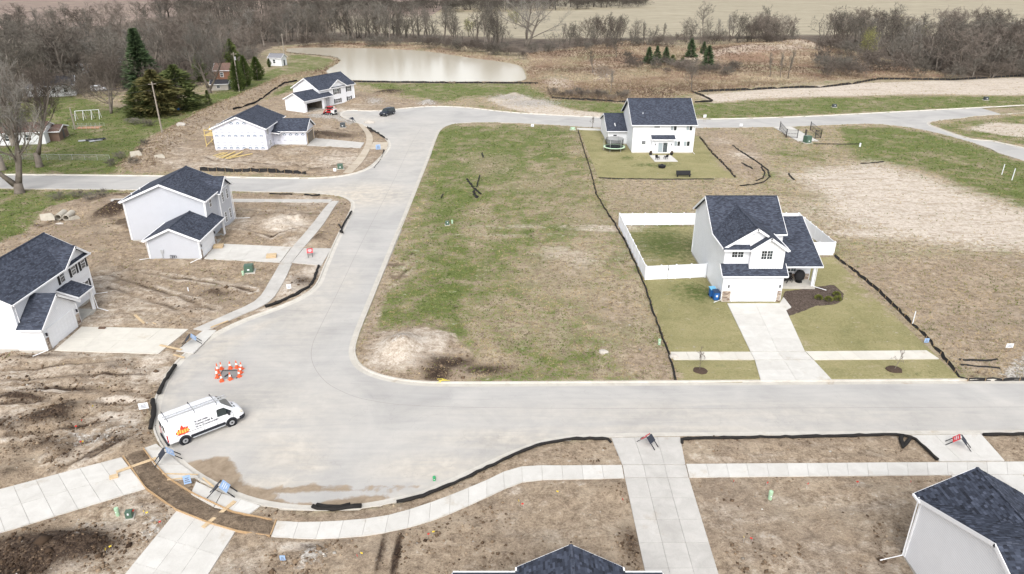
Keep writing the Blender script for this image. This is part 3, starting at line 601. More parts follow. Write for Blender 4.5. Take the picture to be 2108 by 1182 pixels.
# ================================================================== water
wm, wnt, wb = base_mat('pond_water', 0.16, 0.5)
wb.inputs['Base Color'].default_value = srgb(188,180,162)
wpos = N(wnt, 'NewGeometry').outputs['Position']
bump(wnt, wb, noise(wnt, mapv(wnt, wpos, (0.5, 1.2, 1)), 1.0, 4, 0.6), 0.10, 0.05)
tris = tessellate_polygon([[Vector((p[0], p[1], 0)) for p in POND]])
wmb = MB(); wmb.add([(p[0]*1.0, p[1], -0.42) for p in POND], [t if True else t for t in tris])
pond = wmb.build('pond', wm); tag(pond, kind='structure')
bm_ = bmesh.new(); bm_.from_mesh(pond.data); bmesh.ops.recalc_face_normals(bm_, faces=bm_.faces)
for f in bm_.faces:
    if f.normal.z < 0: f.normal_flip()
bm_.to_mesh(pond.data); bm_.free()
# ================================================================== slabs
for name, label, polys in SLABS:
    t = thing(name, None, None, (0, 0, 0), kind='structure')
    mat = M_WHITE_CONC if 'white concrete' in label else M_CREAM_CONC if 'cream' in label else M_GREY_CONC if 'grey' in label else M_DUSTY_CONC if 'dusty' in label else M_WHITE_CONC
    for p in polys:
        mb = MB(); mb.prism(p, LOT-0.08, LOT+0.045+random.uniform(-0.004, 0.004)); mb.build('slab', mat, t)

# sealed joints and lane seams in the paving
M_SEAL = plain('joint_sealant', srgb(146,143,139), .9, .2, .2)
for jl in ROAD_JOINTS:
    P = np.array(smooth_line(GL(jl, 0), 6)); tg = np.gradient(P, axis=0); tg /= np.linalg.norm(tg, axis=1)[:,None]; nn_ = np.c_[-tg[:,1], tg[:,0]]*.022
    V = []; 
    for p, n_ in zip(P, nn_): V += [(p[0]-n_[0], p[1]-n_[1], .004), (p[0]+n_[0], p[1]+n_[1], .004)]
    MB().add(V, [(2*i, 2*i+2, 2*i+3, 2*i+1) for i in range(len(P)-1)]).build('joint', M_SEAL, road)
# ================================================================== house materials
def siding(name, col, pitch=0.15, vert=False):
    m, nt, b = base_mat(name, 0.55, 0.35); L = nt.links.new
    tc = N(nt, 'TexCoord'); sp = N(nt, 'SeparateXYZ'); L(tc.outputs['Object'], sp.inputs[0])
    co = sp.outputs[2] if not vert else mth(nt, 'ADD', sp.outputs[0], sp.outputs[1])
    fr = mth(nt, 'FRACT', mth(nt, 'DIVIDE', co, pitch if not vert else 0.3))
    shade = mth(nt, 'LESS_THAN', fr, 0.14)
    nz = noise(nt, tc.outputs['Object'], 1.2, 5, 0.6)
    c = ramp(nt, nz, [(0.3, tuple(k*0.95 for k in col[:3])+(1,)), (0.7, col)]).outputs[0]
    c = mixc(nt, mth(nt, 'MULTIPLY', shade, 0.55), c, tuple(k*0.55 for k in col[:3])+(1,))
    L(c, b.inputs['Base Color']); bump(nt, b, fr, 0.35, 0.02); return m
def shingle_mat(name, c0, c1, c2):
    m, nt, b = base_mat(name, 0.92, 0.2); L = nt.links.new
    uv = N(nt, 'UVMap').outputs[0]
    br = N(nt, 'TexBrick', Scale=1.0); br.offset = 0.37; br.squash = 1.0
    br.inputs['Brick Width'].default_value = 0.31; br.inputs['Row Height'].default_value = 0.145; br.inputs['Mortar Size'].default_value = 0.012
    br.inputs['Mortar Smooth'].default_value = 0.3; br.inputs['Bias'].default_value = 0.0
    br.inputs['Color1'].default_value = (0,0,0,1); br.inputs['Color2'].default_value = (1,1,1,1); br.inputs['Mortar'].default_value = (0,0,0,1)
    L(uv, br.inputs['Vector'])
    bw = N(nt, 'RGBToBW'); L(br.outputs['Color'], bw.inputs[0])
    nz = mth(nt, 'ADD', mth(nt, 'MULTIPLY', noise(nt, uv, 0.5, 5, 0.6), 0.5), mth(nt, 'MULTIPLY', noise(nt, uv, 25, 3, 0.6), 0.5))
    f = mth(nt, 'ADD', mth(nt, 'MULTIPLY', bw.outputs[0], 0.55), mth(nt, 'MULTIPLY', mth(nt, 'SUBTRACT', nz, 0.25), 0.9))
    c = ramp(nt, f, [(0.1, c0), (0.5, c1), (0.95, c2)]).outputs[0]
    L(c, b.inputs['Base Color']); bump(nt, b, mth(nt, 'ADD', br.outputs['Fac'], mth(nt, 'MULTIPLY', noise(nt, uv, 40, 2), -0.5)), 0.5, 0.02).invert = True
    return m
M_SHING = shingle_mat('dark_slate_shingles', srgb(40,43,51), srgb(62,67,79), srgb(88,93,106))
M_TAB = plain('shingle_tab', srgb(50,55,68), 0.92, 0.2, 0.3, 30)
M_SIDE = siding('white_siding', srgb(233,235,239)); M_SIDE_V = siding('white_board_siding', srgb(228,229,231), vert=True)
M_GSIDE = siding('grey_siding', srgb(190,193,200))
M_TRIM = plain('white_trim', srgb(232,233,235), 0.45, 0.4, 0.03)
M_BLACK = plain('black_shutter', srgb(30,30,36), 0.5, 0.4, 0.15)
M_FOUND = plain('foundation_concrete', srgb(178,174,166), 0.9, 0.2, 0.12, 2)
M_DOORW = plain('garage_door_white', srgb(228,229,232), 0.45, 0.4, 0.03)
M_DOORD = plain('door_dark', srgb(62,64,70), 0.5, 0.4, 0.1)
M_INT = plain('raw_interior', srgb(120,112,102), 0.9, 0.1, 0.2, 1.5)
def glass_mat():
    m, nt, b = base_mat('window_glass', 0.06, 0.8)
    tc = N(nt, 'TexCoord'); oi = N(nt, 'ObjectInfo')
    f = mth(nt, 'ADD', mth(nt, 'MULTIPLY', noise(nt, tc.outputs['Object'], 1.3, 3), 0.6), mth(nt, 'MULTIPLY', oi.outputs['Random'], 0.5))
    r = ramp(nt, f, [(0.3, srgb(20,24,28)), (0.6, srgb(52,60,64)), (0.85, srgb(96,104,108))])
    nt.links.new(r.outputs[0], b.inputs['Base Color']); return m
M_GLASS = glass_mat()
M_BLIND = plain('window_blind', srgb(150,160,165), 0.3, 0.6, 0.08)
def stone_mat():
    m, nt, b = base_mat('stone_veneer', 0.9, 0.2); L = nt.links.new
    tc = N(nt, 'TexCoord'); vo = N(nt, 'TexVoronoi', Scale=3.4); L(mapv(nt, tc.outputs['Object'], (1, 1, 2.2)), vo.inputs['Vector'])
    s = N(nt, 'SeparateColor'); L(vo.outputs['Color'], s.inputs[0])
    r = ramp(nt, s.outputs[0], [(0.0, srgb(112,92,80)), (0.35, srgb(160,146,132)), (0.65, srgb(190,178,164)), (1.0, srgb(132,122,116))])
    L(r.outputs[0], b.inputs['Base Color']); bump(nt, b, noise(nt, tc.outputs['Object'], 14, 4), 0.5, 0.03); return m
M_STONE = stone_mat()
def shingle_uv(me):
    uv = me.uv_layers.new(name='UVMap'); up = Vector((0, 0, 1))
    for p in me.polygons:
        n = p.normal; h = up.cross(n); h = h.normalized() if h.length > 1e-4 else Vector((1, 0, 0)); s = n.cross(h)
        for li in p.loop_indices:
            c = me.vertices[me.loops[li].vertex_index].co; uv.data[li].uv = (c.dot(h)+50, c.dot(s)+50)
class House:
    def __init__(s, name, label, loc, rz=0.0, off=(0, 0), wall=None, cat='house'):
        s.t = thing(name, label, cat, (loc[0], loc[1], LOT), rz); s.o = off; s.wall = wall or M_SIDE
    def P(s, x, y, z): return (x-s.o[0], y-s.o[1], z)
    def part(s, mb, name, mat, parent=None, label=None):
        o = mb.build(name, mat, parent or s.t)
        if label: o['label'] = label
        return o
    def body(s, x0, x1, y0, y1, z0, z1, axis=None, c=None, zr=None, mat=None, found=0.25, name='wall'):
        """block of walls; with axis given its ends are gables (ridge along that axis at c, height zr)"""
        x0, x1, y0, y1 = x0-s.o[0], x1-s.o[0], y0-s.o[1], y1-s.o[1]; mb = MB()
        if axis is None: mb.b2((x0, y0, z0), (x1, y1, z1))
        elif axis == 'x': c = c-s.o[1]; mb.extr([(y0, z0), (y0, z1), (c, zr), (y1, z1), (y1, z0)], 0, x0, x1)
        else: c = c-s.o[0]; mb.extr([(x0, z0), (x1, z0), (x1, z1), (c, zr), (x0, z1)], 1, y0, y1)
        s.part(mb, name, mat or s.wall)
        if found: s.part(MB().b2((x0+.03, y0+.03, -0.5), (x1-.03, y1-.03, z0-0.002)), 'foundation', M_FOUND)
    def gable(s, axis, a0, a1, e0, e1, c, z0, zr, z1=None, mat=None, th=0.14, fasc=True, rake=(True, True), name='roof', ev=(None, None)):
        """two slopes; ridge along axis from a0 to a1 at c, eaves at e0 and e1 (heights z0, z1)"""
        z1 = z0 if z1 is None else z1
        oa, oc = (s.o[0], s.o[1]) if axis == 'x' else (s.o[1], s.o[0])
        b0, b1 = [(v if w_ is None else w_)-oa for v, w_ in zip((a0, a1), ev)]          # eave ends, cut back along valleys
        a0, a1, e0, e1, c = a0-oa, a1-oa, e0-oc, e1-oc, c-oc
        W = (lambda a, b, z: (a, b, z)) if axis == 'x' else (lambda a, b, z: (b, a, z))
        mb = MB()
        q1 = [W(b0, e0, z0), W(b1, e0, z0), W(a1, c, zr), W(a0, c, zr)]; q2 = [W(a0, c, zr), W(a1, c, zr), W(b1, e1, z1), W(b0, e1, z1)]
        if axis == 'y': q1, q2 = q1[::-1], q2[::-1]
        mb.slab(q1, th); mb.slab(q2, th)
        cap = MB().tube([W(a0, c, zr+0.015), W(a1, c, zr+0.015)], 0.11, 6, True, 0.35)
        r = s.part(mb, name, mat or M_SHING); shingle_uv(r.data)
        cp_ = s.part(cap, 'ridge_cap', mat or M_SHING, r); shingle_uv(cp_.data)
        if fasc:
            f = MB(); t = 0.05
            for (e, z) in ((e0, z0), (e1, z1)):
                d = -1 if e == min(e0, e1) else 1
                f.board(W(b0, e+d*0.06, z-0.005), W(b1, e+d*0.06, z-0.005), 0.11, 0.15)
            for k, a in enumerate((a0, a1)):
                if not rake[k]: continue
                d = -1 if k == 0 else 1
                f.board(W(a+d*0.03, e0, z0-0.01), W(a+d*0.03, c, zr-0.01), t, 0.24)
                f.board(W(a+d*0.03, e1, z1-0.01), W(a+d*0.03, c, zr-0.01), t, 0.24)
            s.part(f, 'fascia', M_TRIM, r)
        return r
    def shed(s, pts, mat=None, th=0.14, edges=(), name='roof'):
        """single slope of corner points ccw seen from above; edges listed get a white board"""
        P = [s.P(*p) for p in pts]; r = s.part(MB().slab(P, th), name, mat or M_SHING); shingle_uv(r.data)
        f = MB()
        for i in edges:
            a, b = Vector(P[i]), Vector(P[(i+1) % len(P)]); d = (b-a).normalized(); o_ = Vector((d.y, -d.x, 0))*0.04
            f.board(a+o_, b+o_, 0.06, 0.18)
        if edges: s.part(f, 'fascia', M_TRIM, r)
        return r
    def plane(s, x0, y0, dx, dy):
        L_ = math.hypot(dx, dy); d = (dx/L_, dy/L_); n_ = (d[1], -d[0]); o = (x0-s.o[0], y0-s.o[1])
        return lambda t, z, out=0.0: (o[0]+d[0]*t+n_[0]*out, o[1]+d[1]*t+n_[1]*out, z)
    def wbox(s, mb, pl, t0, t1, z0, z1, o0, o1):
        A = [pl(t0, z0, o0), pl(t1, z0, o0), pl(t1, z0, o1), pl(t0, z0, o1)]; n = len(mb.v)
        mb.v += A+[(p[0], p[1], z1) for p in A]
        mb.f += [tuple(n+i for i in f) for f in ((0,1,2,3),(7,6,5,4),(1,0,4,5),(2,1,5,6),(3,2,6,7),(0,3,7,4))]; return mb
    def window(s, pl, t0, t1, z0, z1, cols=1, rows=2, grid=(2, 2), shut=0.0, blind=False, mat=M_TRIM):
        mb = MB(); b = 0.07; s.wbox(mb, pl, t0, t1, z0, z0+b, 0.0, 0.05); s.wbox(mb, pl, t0, t1, z1-b, z1, 0.0, 0.05)
        for k in range(cols+1):
            t = t0+(t1-t0-b)*k/cols; s.wbox(mb, pl, t, t+b, z0+b, z1-b, 0.0, 0.05)
        cw = (t1-t0-b)/cols
        for k in range(cols):
            a, e = t0+cw*k+b, t0+cw*(k+1)
            if rows == 2: zm = (z0+z1)/2; s.wbox(mb, pl, a, e, zm-0.03, zm+0.03, 0.0, 0.05)
            for g in range(1, grid[0]): t = a+(e-a)*g/grid[0]; s.wbox(mb, pl, t-.012, t+.012, z0+b, z1-b, 0.0, 0.032)
            nz = grid[1]*rows
            for g in range(1, nz):
                if rows == 2 and g == nz//2: continue
                z = z0+b+(z1-z0-2*b)*g/nz; s.wbox(mb, pl, a, e, z-.012, z+.012, 0.0, 0.032)
        w_ = s.part(mb, 'window', mat)
        for k in range(cols):
            for r_ in range(rows):
                za = z0+b+(z1-z0-2*b)*r_/rows; zb = z0+b+(z1-z0-2*b)*(r_+1)/rows
                g = MB(); s.wbox(g, pl, t0+cw*k+b, t0+cw*(k+1), za+.002, zb-.002, 0.004, 0.022)
                s.part(g, 'pane', M_BLIND if blind and (k+r_) % 2 == 0 else M_GLASS, w_)
        if shut:
            for a, e in ((t0-shut-.02, t0-.02), (t1+.02, t1+shut+.02)):
                g = MB(); s.wbox(g, pl, a, e, z0-.02, z1+.02, 0.0, 0.045)
                for q in range(8): zz = z0+(z1-z0)*(q+.3)/8; s.wbox(g, pl, a+.05, e-.05, zz, zz+(z1-z0)*.06, 0.045, 0.06)
                s.part(g, 'shutter', M_BLACK)
        return w_
    def gdoor(s, pl, t0, t1, z1, n=4, cols=8):
        fr = MB(); s.wbox(fr, pl, t0-.12, t0, 0.0, z1+.12, 0.0, 0.06); s.wbox(fr, pl, t1, t1+.12, 0.0, z1+.12, 0.0, 0.06); s.wbox(fr, pl, t0, t1, z1, z1+.12, 0.0, 0.06)
        s.wbox(fr, pl, t0, t1, 0.0, z1, 0.0, 0.008)
        d = s.part(fr, 'garage_door', M_TRIM)
        for k in range(n):
            g = MB(); za, zb = 0.02+(z1-.03)*k/n, 0.02+(z1-.03)*(k+1)/n-.015; s.wbox(g, pl, t0+.01, t1-.01, za, zb, 0.008, 0.035)
            for c in range(cols):
                a = t0+(t1-t0)*(c+.12)/cols; e = t0+(t1-t0)*(c+.88)/cols; s.wbox(g, pl, a, e, za+.09, zb-.09, 0.035, 0.05)
            s.part(g, 'panel', M_DOORW, d)
    def stones(s, pl, t0, t1, z0, z1, seed=1):
        rr = random.Random(seed); mb = MB(); z = z0
        while z < z1-.03:
            h = min(rr.uniform(.09, .2), z1-z); t = t0
            while t < t1-.03:
                w_ = min(rr.uniform(.15, .42), t1-t); s.wbox(mb, pl, t+.006, t+w_-.006, z+.006, z+h-.006, 0.0, rr.uniform(.05, .09)); t += w_
            z += h
        tag(s.part(mb, 'stone_veneer', M_STONE), kind='stuff')
    def lamp(s, pl, t, z):
        mb = MB(); s.wbox(mb, pl, t-.06, t+.06, z-.16, z+.16, 0.06, 0.2); s.wbox(mb, pl, t-.03, t+.03, z+.1, z+.14, 0.0, 0.08); s.part(mb, 'wall_lamp', M_BLACK)
    def corner(s, pts, z0, z1):
        for (x, y) in pts: s.part(MB().b2(s.P(x-.07, y-.07, z0), s.P(x+.07, y+.07, z1)), 'corner_board', M_TRIM)
    def spout(s, path):
        s.part(MB().tube([s.P(*p) for p in path], 0.045, 5), 'downspout', M_TRIM)
    def vent(s, x, y, z):
        s.part(MB().cyl(s.P(x, y, z), 0.05, 0.45, 8), 'vent_pipe', M_TRIM)
# ------------------------------------------------------------------ house with fenced yard
h = House('house', 'white two storey house with fenced yard and closed double garage door', (27.5, 76.0), 0, (27.5, 76.0)); a = h
h.body(23.84, 31.9, 77.2, 86.3, 0.25, 6.25, 'x', 81.75, 9.2)
h.body(23.842, 30.49, 71.75, 77.3, 0.15, 3.25, found=0.12)
h.body(23.843, 30.35, 72.7, 77.25, 3.24, 6.3, 'y', 27.05, 8.5, found=0)
h.body(26.6, 30.36, 72.15, 72.8, 3.9, 6.3, 'y', 28.48, 7.6, found=0, mat=M_SIDE_V)
h.body(31.85, 36.0, 77.4, 88.6, 0.25, 2.95, 'x', 83.0, 6.0)
h.gable('x', 23.5, 32.2, 76.85, 86.65, 81.75, 6.25, 9.4)
h.gable('y', 72.35, 80.6, 23.5, 30.6, 27.05, 6.32, 8.62, rake=(True, False), ev=(None, 77.0))
h.gable('y', 71.8, 75.0, 26.35, 30.66, 28.5, 6.22, 7.74, rake=(True, False))
h.gable('x', 31.7, 36.3, 75.0, 91.0, 83.0, 2.95, 6.3, rake=(False, True))
h.shed([(23.5,71.35,3.32),(30.85,71.35,3.32),(30.85,72.72,4.3),(23.5,72.72,4.3)], edges=(0, 1, 3))
h.shed([(23.5,72.02,6.22),(26.5,72.02,6.22),(26.5,72.75,6.6),(23.5,72.75,6.6)], edges=(0,))
front = h.plane(23.84, 71.75, 1, 0); up1 = h.plane(23.84, 72.7, 1, 0); up2 = h.plane(23.84, 72.15, 1, 0); por = h.plane(31.9, 77.4, 1, 0)
h.gdoor(front, 1.2, 6.06, 2.35)
h.stones(front, 0.0, 0.95, 0.0, 1.35, 2); h.stones(front, 6.25, 6.66, 0.0, 1.35, 3); h.lamp(front, 0.62, 1.95); h.lamp(front, 6.38, 1.95)
h.window(up1, 0.75, 2.15, 5.0, 6.1, 2, 1, (2, 3)); h.window(up2, 3.85, 5.2, 4.98, 6.12, 2, 1, (2, 3)); h.window(por, 1.0, 2.35, 1.25, 2.35, 2, 1, (2, 3))
h.stones(por, 0.0, 4.0, 0.25, 1.0, 4)
h.part(MB().b2(h.P(31.9, 75.2, -.3), h.P(35.9, 77.4, 0.3)), 'porch_floor', M_FOUND)
for px_ in (35.55,): h.part(MB().b2(h.P(px_-.14, 75.3, .3), h.P(px_+.14, 75.58, 2.85)), 'porch_post', M_TRIM)
h.part(MB().b2(h.P(31.0, 75.25, 2.62), h.P(35.9, 75.5, 2.86)), 'porch_beam', M_TRIM)
h.corner([(23.86,71.77),(30.47,71.77)], .16, 3.2); h.corner([(23.86,86.28)], .3, 6.2)
h.spout([(23.78,71.68,3.2),(23.78,71.68,.25),(22.9,71.3,.12)]); h.spout([(35.7,75.1,2.8),(35.72,75.2,.3),(37.0,74.6,.1)])
lw_ = h.plane(23.84, 86.3, 0, -1); mb = MB(); h.wbox(mb, lw_, 3.8, 4.25, 7.4, 7.9, 0, .04); h.part(mb, 'gable_vent', M_TRIM)
# ------------------------------------------------------------------ house with trampoline
h = House('house', 'white two storey house seen from behind with patio and trampoline', (30.5, 146.0), 0, (30.5, 146.0))
h.body(24.35, 36.6, 140.6, 154.6, 0.2, 5.75, 'x', 147.7, 9.55); h.gable('x', 23.9, 37.05, 140.1, 155.2, 147.7, 5.78, 9.75)
h.body(20.4, 24.4, 148.2, 161.0, 0.2, 2.95, 'x', 154.5, 5.2); h.gable('x', 20.0, 24.35, 147.6, 161.4, 154.5, 2.95, 5.4, rake=(True, False))
h.body(28.2, 32.5, 139.9, 140.7, 0.2, 3.1, found=.1); h.shed([(27.95,139.3,3.1),(32.75,139.3,3.1),(32.75,140.6,3.7),(27.95,140.6,3.7)], edges=(0, 1, 3))
bk = h.plane(24.35, 140.6, 1, 0); bm2 = h.plane(24.35, 139.9, 1, 0)
h.window(bk, 4.1, 5.3, 5.1, 5.62, 1, 1, (4, 2)); h.window(bk, 7.4, 8.7, 4.55, 5.65, 2, 1, (1, 1), blind=True); h.window(bk, 10.55, 11.85, 4.55, 5.65, 2, 1, (1, 1), blind=True)
h.window(bk, 1.8, 2.7, 1.75, 2.6, 1, 1, (3, 3)); h.window(bk, 8.45, 9.7, 1.4, 2.5, 2, 1, (1, 1), blind=True); h.window(bk, 10.3, 11.65, 1.4, 2.5, 2, 1, (1, 1), blind=True)
h.window(bm2, 5.05, 7.05, 0.3, 2.35, 2, 1, (1, 1), blind=True); h.lamp(bm2, 4.5, 1.95); h.lamp(bm2, 7.7, 1.95)
gw = h.plane(20.4, 148.2, 1, 0); mb = MB(); h.wbox(mb, gw, 1.1, 1.8, 1.8, 2.05, 0, .05); h.part(mb, 'dryer_vent', M_BLACK)
h.vent(26.5, 143.2, 7.25); h.part(MB().tube([h.P(21.9, 150.3, 3.7), h.P(21.9, 150.0, 4.1), h.P(21.9, 149.0, 3.75)], .09, 6), 'roof_vent', M_TRIM)
h.corner([(24.37,140.62),(36.58,140.62),(20.42,148.22)], .2, 2.9); h.corner([(24.37,140.62),(36.58,140.62)], 2.9, 5.7)
h.spout([(36.65,140.3,5.6),(36.66,140.5,.3),(36.9,139.6,.1)])
# ------------------------------------------------------------------ left white house with black shutters
h = House('house', 'white two storey house with black shutters cut by the left edge', (-52.0, 66.0), 0, (-52.0, 66.0))
h.body(-56.4, -48.28, 60.42, 73.14, 0.25, 5.35, 'y', -52.3, 7.55); h.gable('y', 60.05, 73.5, -56.8, -47.85, -52.3, 5.3, 7.7)
h.body(-49.0, -48.2, 68.9, 73.16, 3.0, 5.4, 'x', 71.35, 6.85, found=0); h.gable('x', -51.2, -47.75, 68.55, 73.52, 71.25, 5.28, 7.02, rake=(False, True), ev=(-47.9, None))
h.body(-48.9, -46.06, 60.37, 66.3, 0.15, 2.6, 'x', 63.4, 4.7); h.gable('x', -48.3, -45.75, 60.0, 66.7, 63.4, 2.62, 4.95, rake=(False, True))
h.shed([(-48.26,67.0,3.6),(-46.0,67.0,2.8),(-46.0,69.75,2.8),(-48.26,69.75,3.6)], edges=(0, 1, 2))
h.body(-48.27, -46.8, 66.25, 66.35, .2, 3.0, found=0)
fr = h.plane(-48.28, 61.2, 0, 1); gf = h.plane(-46.06, 60.37, 0, 1)
fr2 = h.plane(-48.19, 61.2, 0, 1)
for pl_, t0 in ((fr, 6.95), (fr2, 8.9), (fr2, 10.75)): h.window(pl_, t0, t0+.85, 3.85, 5.22, 1, 2, (3, 2), shut=.34)
h.window(fr, 10.55, 11.4, 1.0, 2.4, 1, 2, (3, 2), shut=.32)
h.gdoor(gf, .85, 5.1, 2.05, 4, 8); h.stones(gf, .1, .6, .05, 1.35, 6); h.stones(gf, 5.35, 5.9, .05, 1.35, 7); h.lamp(gf, .35, 1.75); h.lamp(gf, 5.6, 1.75)
mb = MB(); h.wbox(mb, gf, 2.85, 3.15, 3.2, 3.5, 0, .04); h.part(mb, 'gable_vent', M_TRIM)
h.part(MB().b2(h.P(-48.2, 66.4, -.3), h.P(-46.2, 69.5, .22)), 'porch_floor', M_FOUND)
h.part(MB().b2(h.P(-46.45, 69.3, .22), h.P(-46.2, 69.55, 2.7)), 'porch_post', M_TRIM)
mb = MB(); h.wbox(mb, fr, 6.1, 7.0, .25, 2.3, 0, .05); h.part(mb, 'front_door', M_DOORD)
h.spout([(-46.0,60.3,2.5),(-46.0,60.35,.2),(-46.9,59.3,.1)]); h.spout([(-46.2,69.6,2.6),(-46.1,69.7,.2),(-44.7,69.2,.1)]); h.spout([(-48.2,73.2,5.2),(-48.2,73.2,.3),(-47.3,74.0,.12)])
h.spout([(-48.2,60.7,5.2),(-48.2,60.7,2.9)])
h.corner([(-46.08,60.39),(-46.08,66.28)], .15, 2.55); h.corner([(-48.3,73.12)], .25, 5.3); h.corner([(-48.3,60.44)], 4.0, 5.3)
# ------------------------------------------------------------------ grey house
h = House('house', 'light grey two storey house with white trim beside the side street', (-40.45, 84.3), R(1.5), (0, 0), M_GSIDE)
h.body(-11.95, -1.2, 6.7, 15.3, .25, 5.85, 'y', -6.55, 8.1); h.gable('y', 6.3, 15.7, -12.35, -.8, -6.55, 5.85, 8.28)
h.body(-6.55, 0, 0, 5.6, .15, 2.8, 'y', -3.3, 4.25, found=.1); h.body(-6.5, -1.3, 5.5, 8.6, .2, 2.8, 'y', -3.3, 4.25, found=.1)
h.gable('y', -.35, 8.7, -6.95, .4, -3.3, 2.75, 4.4, rake=(True, True))
h.body(-4.2, -.75, 10.9, 15.32, .25, 5.6, 'x', 13.1, 7.2, found=.1); h.gable('x', -4.6, -.35, 10.55, 15.72, 13.1, 5.6, 7.4, rake=(False, True), ev=(-.9, None))
fb = h.plane(-.75, 10.9, 0, 1); fm = h.plane(-1.2, 6.7, 0, 1); fg = h.plane(0, 0, 0, 1); fe = h.plane(-1.3, 5.6, 0, 1)
for t0 in (.9, 2.7):
    h.window(fb, t0, t0+.8, 3.85, 5.35, 1, 2, (2, 2)); h.window(fb, t0, t0+.8, .85, 2.4, 1, 2, (2, 2))
h.window(fm, 1.6, 2.4, 4.3, 5.4, 1, 2, (2, 1)); h.gdoor(fg, .75, 4.85, 2.25); h.stones(fg, .1, .55, .05, 1.2, 8); h.stones(fg, 5.1, 5.5, .05, 1.2, 9)
h.lamp(fg, .3, 1.8); h.lamp(fg, 5.2, 1.8)
mb = MB(); h.wbox(mb, fe, .5, 1.45, .2, 2.3, 0, .05); h.part(mb, 'front_door', M_DOORD)
h.part(MB().b2((-1.2, 5.62, -.3), (.1, 9.2, .2)), 'porch_floor', M_FOUND); h.part(MB().b2((-.1, 8.75, .2), (.12, 8.97, 2.55)), 'porch_post', M_TRIM)
h.corner([(-6.53,.02),(-.02,.02)], .15, 2.75); h.corner([(-11.93,6.72),(-1.22,6.72)], .25, 5.75); h.corner([(-.77,15.28),(-.77,10.92)], .25, 5.55)
h.spout([(.25,-.15,2.6),(.1,-.1,.3),(-.9,-1.4,.1)]); h.spout([(-6.7,-.1,2.6),(-6.6,-.1,.25),(-7.9,-.2,.1)]); h.spout([(-.6,15.4,5.5),(-.6,15.4,.3),(1.2,16.2,.1)]); h.spout([(-1.0,6.6,5.7),(-1.1,6.6,3.9)]); h.spout([(-12.0,6.6,5.7),(-12.0,6.6,.3)])
for yy in (8.0, 10.5): h.vent(-11.3, yy, 6.2)
se = h.plane(-6.55, 0, 1, 0); mb = MB(); h.wbox(mb, se, 1.55, 1.9, .9, 1.4, 0, .16); h.wbox(mb, se, 1.62, 1.7, 0, .9, 0, .1); h.part(mb, 'electric_meter', plain('meter_grey', srgb(168,170,172), .5))
mb = MB()
for q in range(3): mb.tube([(-3.9+q*.28, -.12, .25), (-3.9+q*.28, -.12, .62), (-3.7+q*.28, -.12, .62), (-3.7+q*.28, -.12, .3)], .035, 5)
h.part(mb, 'gas_meter', M_BLACK)
# ------------------------------------------------------------------ house in printed weather wrap
def wrap_mat():
    m, nt, b = base_mat('weather_wrap', 0.45, 0.4); tc = N(nt, 'TexCoord')
    r = ramp(nt, noise(nt, tc.outputs['Object'], 1.5, 5, 0.65), [(0.3, srgb(196,199,210)), (0.7, srgb(222,224,233))]); nt.links.new(r.outputs[0], b.inputs['Base Color'])
    bump(nt, b, noise(nt, mapv(nt, tc.outputs['Object'], (1, 1, 0.4)), 2.5, 4), 0.5, 0.05); return m
M_WRAP = wrap_mat(); M_WOOD = plain('fresh_lumber', srgb(190,168,136), 0.8, 0.2, 0.18, 5); M_TEAL = plain('print_teal', srgb(66,100,122), .6); M_PGREY = plain('print_grey', srgb(104,108,120), .6)
h = House('house_in_wrap', 'unfinished house clad in white printed weather wrap with dark roof', (-53.0, 149.0), 0, (-53.0, 149.0), M_WRAP)
h.body(-61.2, -50.4, 143.0, 155.6, .15, 4.5, 'y', -55.8, 6.7); h.gable('y', 142.6, 156.0, -61.6, -50.0, -55.8, 4.5, 6.95)
h.body(-50.5, -43.6, 147.7, 154.1, .15, 2.95, 'x', 150.9, 4.8); h.gable('x', -51.0, -43.2, 147.3, 154.5, 150.9, 2.98, 5.0, rake=(False, True), ev=(-50.35, None))
h.shed([(-50.4,146.2,3.0),(-48.6,146.2,2.8),(-48.6,148.2,2.95),(-50.4,148.2,3.4)], edges=(0, 1))
def prints(pl, cols, rows, tag_='printed_logo'):
    ch, tx = MB(), MB()
    for t in cols:
        for z_, kind in rows:
            if kind == 'logo':
                for sx in (-1, 1):
                    a_, b_ = pl(t, z_+.24, .004), pl(t+sx*.36, z_, .004)
                    for M_, w_ in ((ch, .12),): M_.add([a_, b_, (b_[0], b_[1], b_[2]+w_*1.4), (a_[0], a_[1], a_[2]+w_*1.4)], [(0,1,2,3)])
                for k in range(5): h.wbox(tx, pl, t-.3+k*.125, t-.2+k*.125, z_-.1, z_+.02, .003, .005)
            else:
                for k in range(5): h.wbox(tx, pl, t-.3+k*.125, t-.22+k*.125, z_-.05, z_+.06, .003, .005)
    h.part(ch, tag_, M_TEAL); h.part(tx, 'printed_text', M_PGREY)
gp = h.plane(-61.2, 143.0, 1, 0)
prints(gp, [.75+1.3*k for k in range(8)], [(.35, 'logo'), (1.0, 't'), (1.65, 't'), (2.85, 'logo'), (3.7, 't')]); prints(gp, [1.9+1.3*k for k in range(6)], [(4.35, 't')]); prints(gp, [4.1, 5.4, 6.7], [(5.4, 'logo')])
wp = h.plane(-50.4, 147.7, 1, 0); prints(wp, [1.0+1.3*k for k in range(5)], [(1.0, 't'), (2.1, 'logo')])
rw = h.plane(-50.4, 143.0, 0, 1)
h.window(rw, .8, 1.9, 3.0, 4.2, 2, 1, (2, 3)); h.window(rw, 1.6, 2.7, .6, 1.7, 2, 1, (2, 3))
ge = h.plane(-43.6, 147.7, 0, 1); mb = MB(); h.wbox(mb, ge, 1.0, 5.6, .02, 2.2, 0, .03); h.part(mb, 'garage_opening', M_INT)
